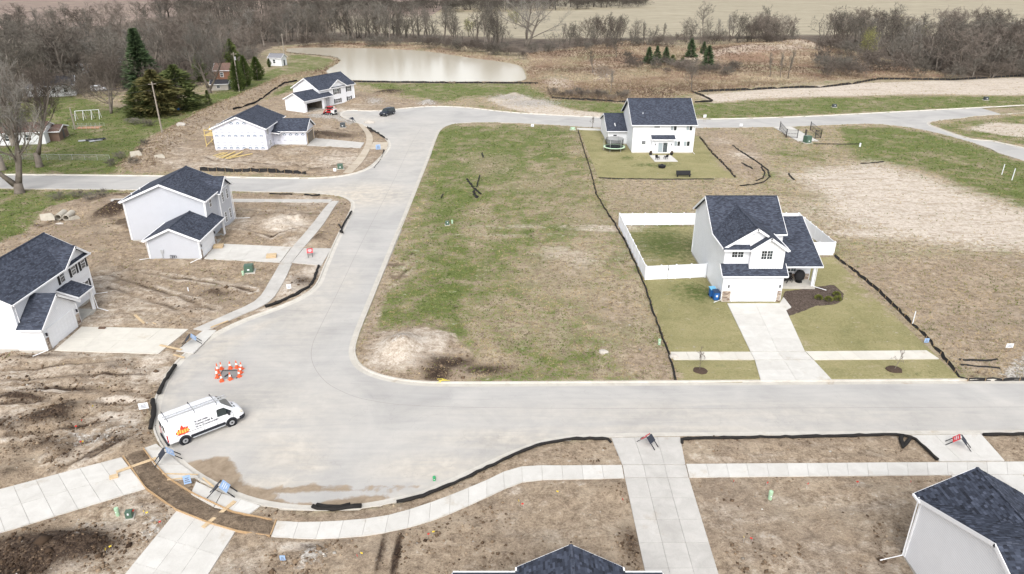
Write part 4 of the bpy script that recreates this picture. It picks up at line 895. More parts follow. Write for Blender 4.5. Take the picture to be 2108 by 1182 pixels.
mb = MB(); h.wbox(mb, ge, .7, .95, 0, 2.4, 0, .08); h.wbox(mb, ge, 5.65, 5.95, 0, 2.4, 0, .08); h.wbox(mb, ge, .7, 5.95, 2.42, 2.6, 0, .08); h.part(mb, 'raw_frame', M_WOOD)
h.vent(-60.0, 146.5, 5.0); h.vent(-60.6, 144.5, 4.8)
# scaffold deck at the back corner
mb = MB()
for xx in (-64.2, -61.9):
    for yy in (146.0, 149.0): mb.box((xx+53, yy-149, 1.9), (.12, .12, 3.8))
mb.box((-63.05+53, -1.5, 2.4), (2.6, 3.4, .12)); mb.box((-63.05+53, -3.0, 3.4), (2.6, .08, .12)); mb.box((-64.2+53, -1.5, 3.4), (.08, 3.2, .12)); mb.board((-64.2+53, -3.0, .4), (-61.9+53, -3.0, 2.3), .06, .12)
h.part(mb, 'deck_frame', plain('yellow_lumber', srgb(198,176,120), .8, .2, .15))
# ------------------------------------------------------------------ far white house with open garage
h = House('house', 'white house with black shutters and open garage near the pond', (-53.3, 182.9), R(-30), (0, 0))
h.body(-10.8, -1.3, 6.8, 20.3, .1, 4.6, 'y', -5.95, 7.3); h.gable('y', 6.4, 20.7, -11.2, -.9, -5.95, 4.6, 7.5)
h.body(-4.0, -1.2, 10.5, 16.9, .1, 4.6, 'x', 13.7, 6.4, found=.05); h.gable('x', -4.4, -.85, 10.15, 17.25, 13.7, 4.6, 6.6, rake=(False, True), ev=(-1.0, None))
for (x0, x1, y0, y1) in ((-6.9, -.001, 0, .2), (-6.9, -6.7, .2, 6.8), (-6.7, 0, 6.8, 7.0)): h.part(MB().b2((x0, y0, 0), (x1, y1, 2.95)), 'wall', M_SIDE)
h.part(MB().add([(-6.9,0,2.94),(0,0,2.94),(-3.45,0,4.6),(-6.9,.2,2.94),(0,.2,2.94),(-3.45,.2,4.6)], [(0,1,2),(5,4,3),(0,2,5,3),(1,4,5,2)]), 'gable_wall', M_SIDE)
mb = MB(); mb.b2((-.2, .2, 0), (-.002, .7, 2.95)); mb.b2((-.2, 6.3, 0), (-.002, 6.8, 2.95)); mb.b2((-.2, .7, 2.25), (-.002, 6.3, 2.95)); h.part(mb, 'front_wall', M_SIDE)
mb = MB(); mb.b2((-6.68, .22, .0), (-6.62, 6.78, 2.9)); mb.b2((-6.6, 6.7, 0), (-.25, 6.78, 2.9))
for k in range(8): mb.b2((-6.4+k*.78, 6.6, 0), (-6.3+k*.78, 6.7, 2.8))
h.part(mb, 'bare_studs', M_INT); h.part(MB().b2((-6.7, .2, -.3), (0, 6.8, .03)), 'garage_floor', M_FOUND)
h.body(-5.0, -1.3, 7.0, 10.4, .1, 2.9, found=.05)
h.gable('y', -.4, 10.3, -7.3, .4, -3.45, 3.0, 4.8)
f0 = h.plane(-1.2, 10.5, 0, 1); f1 = h.plane(-1.3, 10.5, 0, 1)
h.window(f0, 1.9, 3.9, 2.75, 4.15, 2, 2, (2, 2), shut=.4); h.window(f1, 7.0, 8.2, 2.85, 4.2, 1, 2, (3, 2), shut=.42); h.window(f0, 1.9, 3.9, .4, 1.55, 2, 2, (2, 2), shut=.4); h.window(f1, 7.0, 8.2, .4, 1.5, 1, 2, (3, 2), shut=.42)
h.part(MB().b2((-1.28, 7.9, .15), (-1.22, 8.9, 2.3)), 'front_door', M_TRIM)
h.corner([(-.02,.02),(-6.88,.02)], .05, 2.9); h.corner([(-1.28,20.28)], .1, 4.5)
# ------------------------------------------------------------------ house in the bottom right corner
h = House('house', 'white two storey house with dark shingle roof in bottom right corner', (30.0, 28.0), 0, (30.0, 28.0))
h.body(25.35, 38.5, 21.3, 33.2, .25, 5.1, 'x', 27.3, 7.5); h.body(25.36, 31.3, 33.1, 33.75, .2, 5.1, 'y', 28.4, 6.8)
rr1 = h.gable('x', 25.05, 39.0, 20.9, 33.6, 27.3, 5.12, 7.75)
rr2 = h.gable('y', 29.0, 34.15, 25.05, 31.75, 28.4, 5.05, 7.05, rake=(False, True), ev=(33.4, None))
h.corner([(25.37, 33.73)], .2, 5.0)
h.spout([(25.2, 33.85, 5.0), (25.25, 33.8, .25), (23.7, 33.5, .12)])
# ------------------------------------------------------------------ house whose gable rises over the bottom edge
h = House('house', 'dark gabled roof poking over the middle of the bottom edge', (3.4, 24.0), 0, (3.4, 24.0))
h.body(-3.1, 8.4, 16.0, 29.7, .2, 2.75, 'x', 23.0, 5.4); h.body(.55, 6.25, 25.0, 30.1, .2, 2.7, 'y', 3.4, 4.25)
rr3 = h.gable('y', 24.0, 30.45, .3, 6.5, 3.4, 2.75, 4.5, rake=(False, True)); rr4 = h.gable('x', -3.45, 8.75, 15.6, 30.05, 23.0, 2.75, 5.7)
# shingle tabs, laid course by course on the two nearest roofs
def tabs(root, a0, a1, axis, e, c, ze, zr, off, clip=None, seed=1):
    """one slope: eave coordinate e to ridge coordinate c, courses along axis from a0 to a1"""
    rr = random.Random(seed); run = math.hypot(c-e, zr-ze); n = int(run/.15); V, Fc, cl = [], [], []
    W = (lambda a, b, z: Vector((a-off[0], b-off[1], z))) if axis == 'x' else (lambda a, b, z: Vector((b-off[0], a-off[1], z)))
    sgn = 1 if (c > e) else -1
    nrm = W(0, 0, 0); p0, p1, p2 = W(a0, e, ze), W(a1, e, ze), W(a0, c, zr); nv = (p1-p0).cross(p2-p0).normalized()
    if nv.z < 0: nv = -nv
    for k in range(n):
        f0, f1 = k/n, (k+1.25)/n
        if f1 > 1: f1 = 1
        a = a0-rr.uniform(0, .3)
        while a < a1:
            w_ = rr.uniform(.17, .34); b = min(a+w_, a1); aa = max(a, a0)
            if b-aa > .03:
                m_ = (aa+b)/2; q = e+(c-e)*f0; zq = ze+(zr-ze)*f0
                if clip is None or clip(m_, q, zq):
                    th = rr.choice((.010, .016, .024)); o = len(V)
                    lo0, lo1 = W(aa+.004, e+(c-e)*f0, ze+(zr-ze)*f0), W(b-.004, e+(c-e)*f0, ze+(zr-ze)*f0)
                    hi0, hi1 = W(aa+.004, e+(c-e)*f1, ze+(zr-ze)*f1), W(b-.004, e+(c-e)*f1, ze+(zr-ze)*f1)
                    V += [lo0+nv*(.012+th), lo1+nv*(.012+th), hi1+nv*.006, hi0+nv*.006, lo0, lo1]
                    Fc += [(o,o+1,o+2,o+3), (o+4,o+5,o+1,o)]; t = rr.gauss(0, 1); cl += [t]*6
            a += w_
    me = bpy.data.meshes.new('shingles'); me.from_pydata([tuple(v) for v in V], [], Fc); me.update()
    at_ = me.color_attributes.new('tone', 'FLOAT_COLOR', 'POINT'); cc = np.clip(np.array(cl)*.22+.5, 0, 1)
    at_.data.foreach_set('color', np.stack([cc, cc, cc, np.ones(len(cc))], -1).astype(np.float32).ravel())
    o = bpy.data.objects.new('shingles', me); COL.objects.link(o); o.parent = root; me.materials.append(M_TABS); tag(o, kind='stuff')
def tab_mat():
    m, nt, b = base_mat('asphalt_shingle_tabs', 0.92, 0.2); at_ = N(nt, 'Attribute', attribute_name='tone'); tc = N(nt, 'TexCoord')
    f = mth(nt, 'ADD', mth(nt, 'MULTIPLY', at_.outputs['Fac'], 0.8), mth(nt, 'MULTIPLY', noise(nt, tc.outputs['Object'], 40, 3), 0.25))
    r = ramp(nt, f, [(0.2, srgb(36,39,47)), (0.55, srgb(57,62,74)), (0.95, srgb(82,88,103))]); nt.links.new(r.outputs[0], b.inputs['Base Color']); return m
M_TABS = tab_mat()
zmain = lambda yy: 5.12+(33.6-yy)/(33.6-27.3)*(7.75-5.12)
zcross = lambda xx: 7.05-abs(xx-28.4)/3.35*2.0
tabs(rr1, 25.05, 39.0, 'x', 33.6, 27.3, 5.12, 7.75, (30, 28), lambda a, q, zq: not (25.05 < a < 31.75 and zcross(a) > zq+.02), 1)
tabs(rr1, 25.05, 39.0, 'x', 20.9, 27.3, 5.12, 7.75, (30, 28), lambda a, q, zq: q > 23, 2)
cl_ = lambda a, q, zq: a > 33.6 or zmain(a) < zq-.02
tabs(rr2, 29.0, 34.15, 'y', 25.05, 28.4, 5.05, 7.05, (30, 28), cl_, 3); tabs(rr2, 29.0, 34.15, 'y', 31.75, 28.4, 5.05, 7.05, (30, 28), cl_, 4)
tabs(rr3, 26.5, 30.45, 'y', .3, 3.4, 2.75, 4.5, (3.4, 24), None, 5); tabs(rr3, 26.5, 30.45, 'y', 6.5, 3.4, 2.75, 4.5, (3.4, 24), None, 6)
# ================================================================== vegetation
def bark_mat(name, lo, hi, rnd=0.5):
    m, nt, b = base_mat(name, 0.95, 0.1); tc = N(nt, 'TexCoord'); oi = N(nt, 'ObjectInfo')
    f = mth(nt, 'ADD', mth(nt, 'MULTIPLY', noise(nt, tc.outputs['Object'], 1.5, 4), 0.6), mth(nt, 'MULTIPLY', oi.outputs['Random'], rnd))
    r = ramp(nt, f, [(0.2, lo), (0.85, hi)]); nt.links.new(r.outputs[0], b.inputs['Base Color']); return m
M_BARK = bark_mat('bark', srgb(84,77,70), srgb(136,128,119)); M_TWIG = bark_mat('bare_twigs', srgb(74,69,63), srgb(122,117,109)); M_TWIG_R = bark_mat('reddish_twigs', srgb(76,69,63), srgb(124,115,107)); M_TWIG_G = bark_mat('grey_twigs', srgb(84,81,76), srgb(136,132,125))
def leaf_mat(name, lo, hi, tr=0.0):
    m, nt, b = base_mat(name, 0.8, 0.15); g = N(nt, 'NewGeometry'); tc = N(nt, 'TexCoord')
    f = mth(nt, 'ADD', mth(nt, 'MULTIPLY', g.outputs['Random Per Island'], 0.6), mth(nt, 'MULTIPLY', noise(nt, tc.outputs['Object'], 0.7, 4), 0.5))
    r = ramp(nt, f, [(0.15, lo), (0.9, hi)]); nt.links.new(r.outputs[0], b.inputs['Base Color']); return m
M_SPRUCE = leaf_mat('spruce_needles', srgb(38,52,38), srgb(92,110,76)); M_CEDAR = leaf_mat('cedar_needles', srgb(46,58,36), srgb(106,114,68)); M_RUST = leaf_mat('rusty_cedar_needles', srgb(48,58,34), srgb(114,106,66)); M_ARBOR = leaf_mat('arborvitae_leaves', srgb(42,58,32), srgb(100,114,62)); M_BUD = leaf_mat('spring_buds', srgb(120,120,66), srgb(172,172,104)); M_SHRUB = leaf_mat('shrub_leaves', srgb(66,74,32), srgb(128,130,70))
def tri_tube(V, Fc, p, q, r0, r1):
    t = (q-p); L_ = t.length
    if L_ < 1e-6: return
    t /= L_; u = t.cross(Vector((0.31, 0.67, 0.67))); u.normalize(); w_ = t.cross(u); o = len(V)
    for e, r in ((p, r0), (q, r1)):
        for k in range(3):
            a_ = 2.094*k; V.append(e+u*math.cos(a_)*r+w_*math.sin(a_)*r)
    for k in range(3): k2 = (k+1) % 3; Fc.append((o+k, o+k2, o+3+k2, o+3+k))
def twig(V, Fc, p, q, w0, rr):
    t = (q-p).normalized(); s_ = t.cross(Vector((rr.uniform(-1, 1), rr.uniform(-1, 1), rr.uniform(-1, 1))))
    if s_.length < 1e-3: return
    s_ = s_.normalized()*w0; o = len(V); V += [p-s_, p+s_, q]; Fc.append((o, o+1, o+2))
def tree_meshes(seed, H, spread=0.32, first=0.28, upright=0.5, limbs=9, stems=1, thick=0.022, tw=0.03, sub=(5, 5, 6), fork=0.0):
    """tapered trunk with limbs, and a crown of branchlets and fine twigs"""
    rr = random.Random(seed); TV, TF, CV, CF, tips = [], [], [], [], []
    tb = MB()
    def rv(): return Vector((rr.gauss(0, 1), rr.gauss(0, 1), rr.gauss(0, 1)))
    def path(p, d, L_, n, wob, up):
        pts = [p.copy()]
        for _ in range(n):
            d = (d+rv()*wob+Vector((0, 0, up))).normalized(); p = p+d*(L_/n); pts.append(p.copy())
        return pts, d
    for s_ in range(stems):
        lean = rv()*(0.06 if stems == 1 else 0.30); lean.z = 0
        hs = H*rr.uniform(.88, 1.0); pts, d = path(Vector((lean.x*.5, lean.y*.5, fork-.2)) if stems > 1 else Vector((0, 0, -.2)), (Vector((0, 0, 1))+lean).normalized(), hs*0.80, 7, .07, .10)
        r0 = H*thick/(stems**.5); tb.tube(pts, [r0*1.35 if i == 0 else r0*(1-i/len(pts)*.86) for i in range(len(pts))], 6)
        if fork and s_ == 0: tb.tube([(0, 0, -.3), (0, 0, .4), (lean.x*.2, lean.y*.2, fork*1.05)], [r0*2.6, r0*1.9, r0*1.7], 9)
        nl = max(4, int(limbs/(stems**.5)))
        for l in range(nl):
            f = first+(1-first)*(l+rr.random())/nl; fi = f*(len(pts)-1); i = min(int(fi), len(pts)-2); p = pts[i].lerp(pts[i+1], fi-i)
            an = l*2.4+rr.uniform(-.5, .5)+s_; el = upright+rr.uniform(-.15, .25)+f*.35
            dd = Vector((math.cos(an)*math.cos(el), math.sin(an)*math.cos(el), math.sin(el)))
            L1 = H*spread*(1.15-.65*f)*rr.uniform(.8, 1.2)*1.25; lp, ld = path(p, dd, L1, 4, .16, .10*upright+.03)
            rl = r0*.42*(1.15-.6*f); tb.tube(lp, [rl*(1-k/5*.8) for k in range(5)], 4, False)
            for b1 in range(sub[0]):
                g = .25+.75*(b1+rr.random())/sub[0]; gi = g*(len(lp)-1); j = min(int(gi), len(lp)-2); q = lp[j].lerp(lp[j+1], gi-j)
                d1 = (ld*.55+rv()*.55+Vector((0, 0, .22+upright*.3))).normalized(); L2 = L1*.46*rr.uniform(.7, 1.2); bp, bd = path(q, d1, L2, 2, .2, .08)
                r2 = max(rl*.30, .018); tri_tube(CV, CF, bp[0], bp[1], r2, r2*.7); tri_tube(CV, CF, bp[1], bp[2], r2*.7, r2*.35)
                for b2 in range(sub[1]):
                    g2 = .2+.8*(b2+rr.random())/sub[1]; gi = g2*2; j = min(int(gi), 1); q2 = bp[j].lerp(bp[j+1], gi-j)
                    d2 = (bd*.6+rv()*.55+Vector((0, 0, .25))).normalized(); L3 = L2*.55*rr.uniform(.6, 1.2); e2 = q2+d2*L3
                    tri_tube(CV, CF, q2, e2, max(r2*.5, .012), .008)
                    for b3 in range(sub[2]):
                        q3 = q2.lerp(e2, .15+.85*(b3+rr.random())/sub[2]); d3 = (d2*.7+rv()*.6+Vector((0, 0, .3))).normalized()
                        e3 = q3+d3*L3*rr.uniform(.4, .9); twig(CV, CF, q3, e3, tw, rr); tips.append(e3)
    return tb, (CV, CF), tips
def mesh_of(name, V, Fc, mat):
    me = bpy.data.meshes.new(name); me.from_pydata([tuple(v) for v in V], [], Fc); me.update(); me.materials.append(mat); return me
TREES = {}
def tree_proto(key, mat, **kw):
    tb, (V, Fc), tips = tree_meshes(**kw); TREES[key] = (tb.mesh('trunk', M_BARK, True), mesh_of('crown', V, Fc, mat), kw['H'], tips)
tree_proto('oak', M_TWIG, seed=1, H=16, spread=.34, upright=.45, limbs=10)
tree_proto('oak2', M_TWIG_R, seed=2, H=16, spread=.36, upright=.55, limbs=11)
tree_proto('tall', M_TWIG, seed=3, H=18, spread=.22, upright=.85, limbs=11, first=.30)
tree_proto('tall2', M_TWIG_G, seed=4, H=18, spread=.24, upright=.75, limbs=11, first=.38)
tree_proto('multi', M_TWIG, seed=5, H=13, spread=.33, upright=.7, limbs=12, stems=3, first=.15)
tree_proto('multi2', M_TWIG_R, seed=6, H=12, spread=.36, upright=.6, limbs=13, stems=4, first=.12)
tree_proto('big', M_TWIG_G, seed=7, H=21, spread=.46, upright=.42, limbs=14, stems=2, first=.16, thick=.032, sub=(6, 6, 6))
tree_proto('cone', M_TWIG, seed=8, H=18, spread=.26, upright=.05, limbs=22, first=.12, thick=.016)
tree_proto('vase', M_TWIG_R, seed=9, H=13, spread=.50, upright=.55, limbs=16, stems=3, first=.22, thick=.03, tw=.026, sub=(6, 6, 7))
tree_proto('road', M_TWIG_G, seed=10, H=20, spread=.30, upright=.75, limbs=15, stems=3, first=.18, thick=.034, tw=.022, sub=(7, 7, 7), fork=1.6)
tree_proto('road2', M_TWIG_R, seed=12, H=17, spread=.32, upright=.7, limbs=15, stems=2, first=.22, thick=.024, tw=.022, sub=(7, 7, 7), fork=2.5)
tree_proto('bush', M_TWIG, seed=11, H=4, spread=.6, upright=.5, limbs=12, stems=5, first=.05, thick=.012, tw=.035, sub=(4, 4, 5))
tree_proto('bush2', M_TWIG_R, seed=13, H=4, spread=.7, upright=.6, limbs=12, stems=5, first=.05, thick=.012, tw=.035, sub=(4, 4, 5))
NTREE = {}
def plant(key, X, Y, H, name, label, cat, group=None, rz=None, wx=1.0, z=None):
    tm, cm, h0, _ = TREES[key]; s_ = H/h0
    t = thing(name, label, cat, (X, Y, (hz(X, Y) if z is None else z)-.05), random.uniform(0, 6.28) if rz is None else rz, group, sc=(s_*wx, s_*wx, s_))
    for nm, me in (('trunk', tm), ('crown', cm)):
        o = bpy.data.objects.new(nm, me); COL.objects.link(o); o.parent = t
    NTREE[name] = NTREE.get(name, 0)+1
    return t
def scale_at(py): return F*(SP+(py-CY)/F*CP)/HC            # photo pixels per metre at a ground row
# --- trees one can single out: (kind, base px, base py, height px, label)
for key, px, py, hp, wx, lab in [
 ('road', 41, 397, 250, 1.0, 'large grey leafless tree with forked trunk beside the side street'),
 ('road2', 82, 344, 190, 1.1, 'tall leafless tree behind the side street before the small white house'),
 ('road2', 5, 350, 200, 1.2, 'leafless tree at the left edge beside the side street'),
 ('vase', 228, 234, 112, 1.0, 'low spreading leafless tree with forked trunks on the green yard'),
 ('road2', 30, 300, 165, 1.2, 'leafless reddish tree towering over the small house at left edge'),
 ('road', 432, 192, 130, .9, 'pale grey leafless tree next to the brown barn'),
 ('big', 1082, 96, 112, 1.15, 'huge spreading leafless tree at the end of the pond'),
 ('cone', 1447, 83, 90, .8, 'dark cone shaped leafless tree standing alone by the beige field'),
 ('cone', 1578, 80, 78, 1.0, 'rounded leafless tree by the beige field behind the dirt mound'),
 ('oak', 1268, 124, 44, 1.0, 'small leafless tree near the muddy track bend'),
 ('tall', 1220, 150, 52, .9, 'thin leafless tree left of the muddy track'),
 ('tall2', 1257, 190, 52, .8, 'thin leafless tree rising out of the brown reed strip'),
 ('oak', 1423, 188, 62, .9, 'slender leafless tree where the black silt fence turns'),
 ('tall', 1585, 158, 56, .7, 'slim leafless tree leftmost of three in the straw below the mound'),
 ('tall2', 1606, 160, 60, .7, 'slim leafless tree in the middle of three below the mound'),
 ('tall', 1622, 162, 66, .8, 'leaning slim leafless tree rightmost of three below the mound'),
 ('tall2', 785, 86, 82, .9, 'tall leafless tree on the far pond bank with a bare straight trunk'),
 ('tall', 803, 88, 76, .8, 'tall leafless tree right behind the middle of the pond')]:
    X, Y = G(px, py); plant(key, X, Y, hp/scale_at(py), 'bare_tree', lab, 'tree', wx=wx)
# --- woods and tree lines, tree by tree
def fill(poly_px, n, keys, hm, sp_px, seed, name, label, cat, group, wx=(.9, 1.2)):
    rr = random.Random(seed); xs = [p[0] for p in poly_px]; ys = [p[1] for p in poly_px]; put = []; tries = 0
    while len(put) < n and tries < n*60:
        tries += 1; px, py = rr.uniform(min(xs), max(xs)), rr.uniform(min(ys), max(ys)); ins = False
        for i in range(len(poly_px)):
            (ax, ay), (bx, by) = poly_px[i], poly_px[(i+1) % len(poly_px)]
            if (ay > py) != (by > py) and px < (bx-ax)*(py-ay)/(by-ay)+ax: ins = not ins
        if not ins: continue
        k = scale_at(py)/5.0
        if any((px-a_)**2+((py-b_)*2.2)**2 < (sp_px*k)**2 for a_, b_ in put): continue
        put.append((px, py)); X, Y = G(px, py); plant(rr.choice(keys), X, Y, rr.uniform(*hm), name, label, cat, group, wx=rr.uniform(*wx))
    return put
AL = ['oak', 'oak2', 'tall', 'tall2', 'multi', 'multi2']
fill([(-160,140),(60,70),(240,62),(330,40),(700,34),(700,70),(590,92),(560,96),(520,118),(440,150),(330,165),(250,172),(160,200),(-160,260)], 150, AL, (13, 19), 14, 21, 'bare_tree', 'bare leafless tree among many in the dense grey wood at upper left', 'tree', 'trees of the upper left wood', (1.2, 1.6))
fill([(560,93),(700,84),(900,84),(1040,96),(1000,88),(880,78),(690,76),(560,86)], 36, ['tall', 'tall2', 'oak', 'multi'], (15, 21), 11, 22, 'bare_tree', 'bare leafless tree in the row behind the pond', 'tree', 'trees behind the pond', (1.0, 1.35))
fill([(1130,86),(1250,82),(1420,80),(1560,78),(1640,82),(1640,90),(1400,90),(1150,95)], 34, ['tall', 'tall2', 'oak', 'multi', 'multi2'], (9, 15), 9, 23, 'bare_tree', 'bare leafless tree in the hedgerow before the beige field', 'tree', 'hedgerow trees before the beige field', (.9, 1.3))
fill([(1640,84),(1760,100),(1860,130),(1960,158),(2108,152),(2300,140),(2300,90),(2100,92),(1900,80),(1750,76)], 68, AL+['multi', 'multi2'], (12, 18), 16, 24, 'bare_tree', 'bare leafless tree in the thick wood at upper right', 'tree', 'trees of the upper right wood', (1.2, 1.6))
def mass(name, label, poly_px, n, keys, hm, wx, seed):
    """a far-off wood that reads as one mass"""
    rr = np.random.default_rng(seed); C, Q3, Q4, o = [], [], [], 0; xs = [p[0] for p in poly_px]; ys = [p[1] for p in poly_px]; cache = {}
    for k in keys:
        for w_ in (0, 1):
            me = TREES[k][w_]; v = np.zeros(len(me.vertices)*3, np.float32); me.vertices.foreach_get('co', v); t3 = [tuple(f.vertices) for f in me.polygons if len(f.vertices) == 3]; t4 = [tuple(f.vertices) for f in me.polygons if len(f.vertices) == 4]; cache[(k, w_)] = (v.reshape(-1, 3), np.array(t3, int).reshape(-1, 3), np.array(t4, int).reshape(-1, 4))
    put = 0
    while put < n:
        px, py = rr.uniform(min(xs), max(xs)), rr.uniform(min(ys), max(ys)); ins = False
        for a_ in range(len(poly_px)):
            (ax, ay), (bx, by) = poly_px[a_], poly_px[(a_+1) % len(poly_px)]
            if (ay > py) != (by > py) and px < (bx-ax)*(py-ay)/(by-ay)+ax: ins = not ins
        if not ins: continue
        put += 1; X, Y = G(px, py); k = keys[int(rr.integers(len(keys)))]; s_ = rr.uniform(*hm)/TREES[k][2]; w2 = rr.uniform(*wx); an = rr.uniform(0, 6.28); ca, sa = math.cos(an), math.sin(an)
        for w_ in (0, 1):
            v, t3, t4 = cache[(k, w_)]; vv = np.stack([(v[:,0]*ca-v[:,1]*sa)*s_*w2+X, (v[:,0]*sa+v[:,1]*ca)*s_*w2+Y, v[:,2]*s_], -1); C.append(vv); Q3.append(t3+o); Q4.append(t4+o); o += len(v)
    C = np.concatenate(C); Q3 = np.concatenate(Q3); Q4 = np.concatenate(Q4); me = bpy.data.meshes.new(name); me.vertices.add(len(C)); me.vertices.foreach_set('co', C.astype(np.float32).ravel())
    lp = np.concatenate([Q3.ravel(), Q4.ravel()]); me.loops.add(len(lp)); me.loops.foreach_set('vertex_index', lp.astype(np.int32)); me.polygons.add(len(Q3)+len(Q4)); me.polygons.foreach_set('loop_start', np.r_[np.arange(len(Q3))*3, len(Q3)*3+np.arange(len(Q4))*4].astype(np.int32)); me.update(calc_edges=True); me.materials.append(M_TWIG)
    ob = bpy.data.objects.new(name, me); COL.objects.link(ob); tag(ob, label, 'wood', kind='stuff')
tree_proto('lite', M_TWIG, seed=41, H=15, spread=.36, upright=.6, limbs=9, stems=2, first=.2, tw=.06, sub=(4, 4, 3)); tree_proto('lite2', M_TWIG, seed=42, H=15, spread=.30, upright=.75, limbs=9, stems=1, first=.25, tw=.06, sub=(4, 4, 3))
tree_proto('scrub', M_TWIG, seed=43, H=5, spread=.55, upright=.6, limbs=10, stems=4, first=.03, thick=.01, tw=.10, sub=(3, 3, 3))
mass('far_scrub', 'dark far off scrub under the wood along the top edge', [(560,28),(720,16),(1000,12),(1335,6),(1336,16),(1040,25),(720,30)], 170, ['scrub'], (5, 9), (1.2, 1.8), 66)
mass('far_wood', 'far off leafless wood closing the view along the top edge', [(300,44),(430,22),(560,8),(900,4),(1335,2),(1336,14),(1040,24),(720,27),(560,40),(420,60)], 150, ['lite', 'lite2'], (13, 18), (1.1, 1.6), 61)
mass('undergrowth', 'grey leafless undergrowth thickening the upper left wood', [(-160,150),(60,80),(240,70),(420,60),(600,60),(560,92),(440,140),(330,155),(250,168),(120,190),(-160,230)], 130, ['lite', 'lite2'], (5, 12), (1.2, 1.9), 62)
mass('undergrowth', 'grey leafless undergrowth thickening the upper right wood', [(1650,92),(1780,115),(1880,145),(1970,160),(2300,150),(2300,95),(2000,85),(1800,75)], 90, ['lite', 'lite2'], (5, 13), (1.2, 1.9), 63)
mass('hedgerow_scrub', 'leafless scrub filling the hedgerow before the beige field', [(1120,92),(1250,84),(1560,78),(1660,84),(1640,92),(1400,92),(1150,100)], 60, ['lite', 'lite2'], (3, 8), (1.2, 2.0), 64)
mass('hedgerow_scrub', 'leafless scrub filling the row behind the pond', [(540,96),(700,84),(900,86),(1060,100),(1060,92),(900,74),(700,72),(560,80)], 70, ['lite', 'lite2'], (4, 14), (1.1, 1.6), 65)
BU = ['bush', 'bush2']
fill([(560,97),(700,88),(900,90),(1080,112),(1150,98),(1560,86),(1640,90),(1560,95),(1300,98),(1120,108),(1080,124),(900,100),(700,95)], 70, BU, (2.5, 4.5), 8, 31, 'brush', 'leafless brown brush at the foot of the far tree row', 'bush', 'brush along the far tree row', (1.1, 1.7))
fill([(1660,108),(1790,150),(1960,166),(2300,158),(2300,140),(1960,145),(1800,120),(1700,100)], 55, BU+['multi2'], (3, 6), 10, 32, 'brush', 'leafless tangled brush on the edge of the upper right wood', 'bush', 'brush at the upper right wood', (1.1, 1.6))
fill([(1290,125),(1400,135),(1520,140),(1500,160),(1380,155),(1280,140)], 26, BU, (1.5, 3.0), 9, 33, 'brush', 'low purple brown brush around the small cedars', 'bush', 'brush around the cedars', (1.3, 2.0))
fill([(1680,130),(1760,140),(1800,165),(1680,160)], 12, BU, (2.5, 5.0), 10, 34, 'brush', 'leafless brush standing in the straw right of the dirt mound', 'bush', 'brush in the straw', (1.0, 1.5))
fill([(120,180),(300,150),(470,120),(540,115),(540,130),(420,185),(300,200),(150,215)], 26, BU+['multi2'], (3, 7), 12, 35, 'brush', 'leafless brush behind the old yards under the wood', 'bush', 'brush behind the old yards', (1.1, 1.6))
fill([(1130,190),(1290,196),(1290,206),(1140,202)], 14, BU, (1.0, 1.8), 10, 36, 'brush', 'low reddish brush inside the reed strip behind the silt fence', 'bush', 'brush in the reed strip', (1.6, 2.4))
fill([(230,330),(300,300),(320,320),(270,352),(215,352)], 9, BU, (.7, 1.4), 16, 37, 'brush', 'dry weeds heaped around the concrete headwall by the side street', 'bush', 'weeds by the headwall', (1.4, 2.0))
for px, py in ((120,412),(160,408),(190,412),(215,405)): X, Y = G(px, py); plant('bush', X, Y, 1.1, 'brush', 'dry weeds above the twin culvert pipes', 'bush', 'weeds above the culvert', wx=2.0)
# --- budding trees
def leaves(tips, n, size, seed, mat, name='leaves'):
    rr = random.Random(seed); V, Fc = [], []
    for k in range(n):
        p = rr.choice(tips)+Vector((rr.gauss(0, .35), rr.gauss(0, .35), rr.gauss(0, .3))); a_ = Vector((rr.gauss(0,1), rr.gauss(0,1), rr.gauss(0,1))).normalized(); b_ = a_.cross(Vector((rr.gauss(0,1), rr.gauss(0,1), rr.gauss(0,1)))).normalized(); s_ = size*rr.uniform(.5, 1.2)
        o = len(V); V += [p-a_*s_, p+b_*s_*.5, p+a_*s_, p-b_*s_*.5]; Fc.append((o, o+1, o+2, o+3))
    return mesh_of(name, V, Fc, mat)
lm = leaves(TREES['multi'][3], 2600, .16, 3, M_BUD)
for px, py, hp, lab in [(1790,128,66,'yellow green budding tree lower one in the upper right wood'),(1782,88,40,'yellow green budding tree left of the pair high in the upper right wood'),(1848,84,48,'pale green budding tree right of the pair high in the upper right wood'),(1893,92,36,'small yellow budding tree deepest in the upper right wood'),(1062,60,40,'pale yellow budding tree behind the huge spreading tree'),(965,76,36,'faint yellow budding shrub tree in the row behind the pond')]:
    X, Y = G(px, py); t = plant('multi', X, Y, hp/scale_at(py), 'budding_tree', lab, 'tree'); o = bpy.data.objects.new('leaves', lm); COL.objects.link(o); o.parent = t
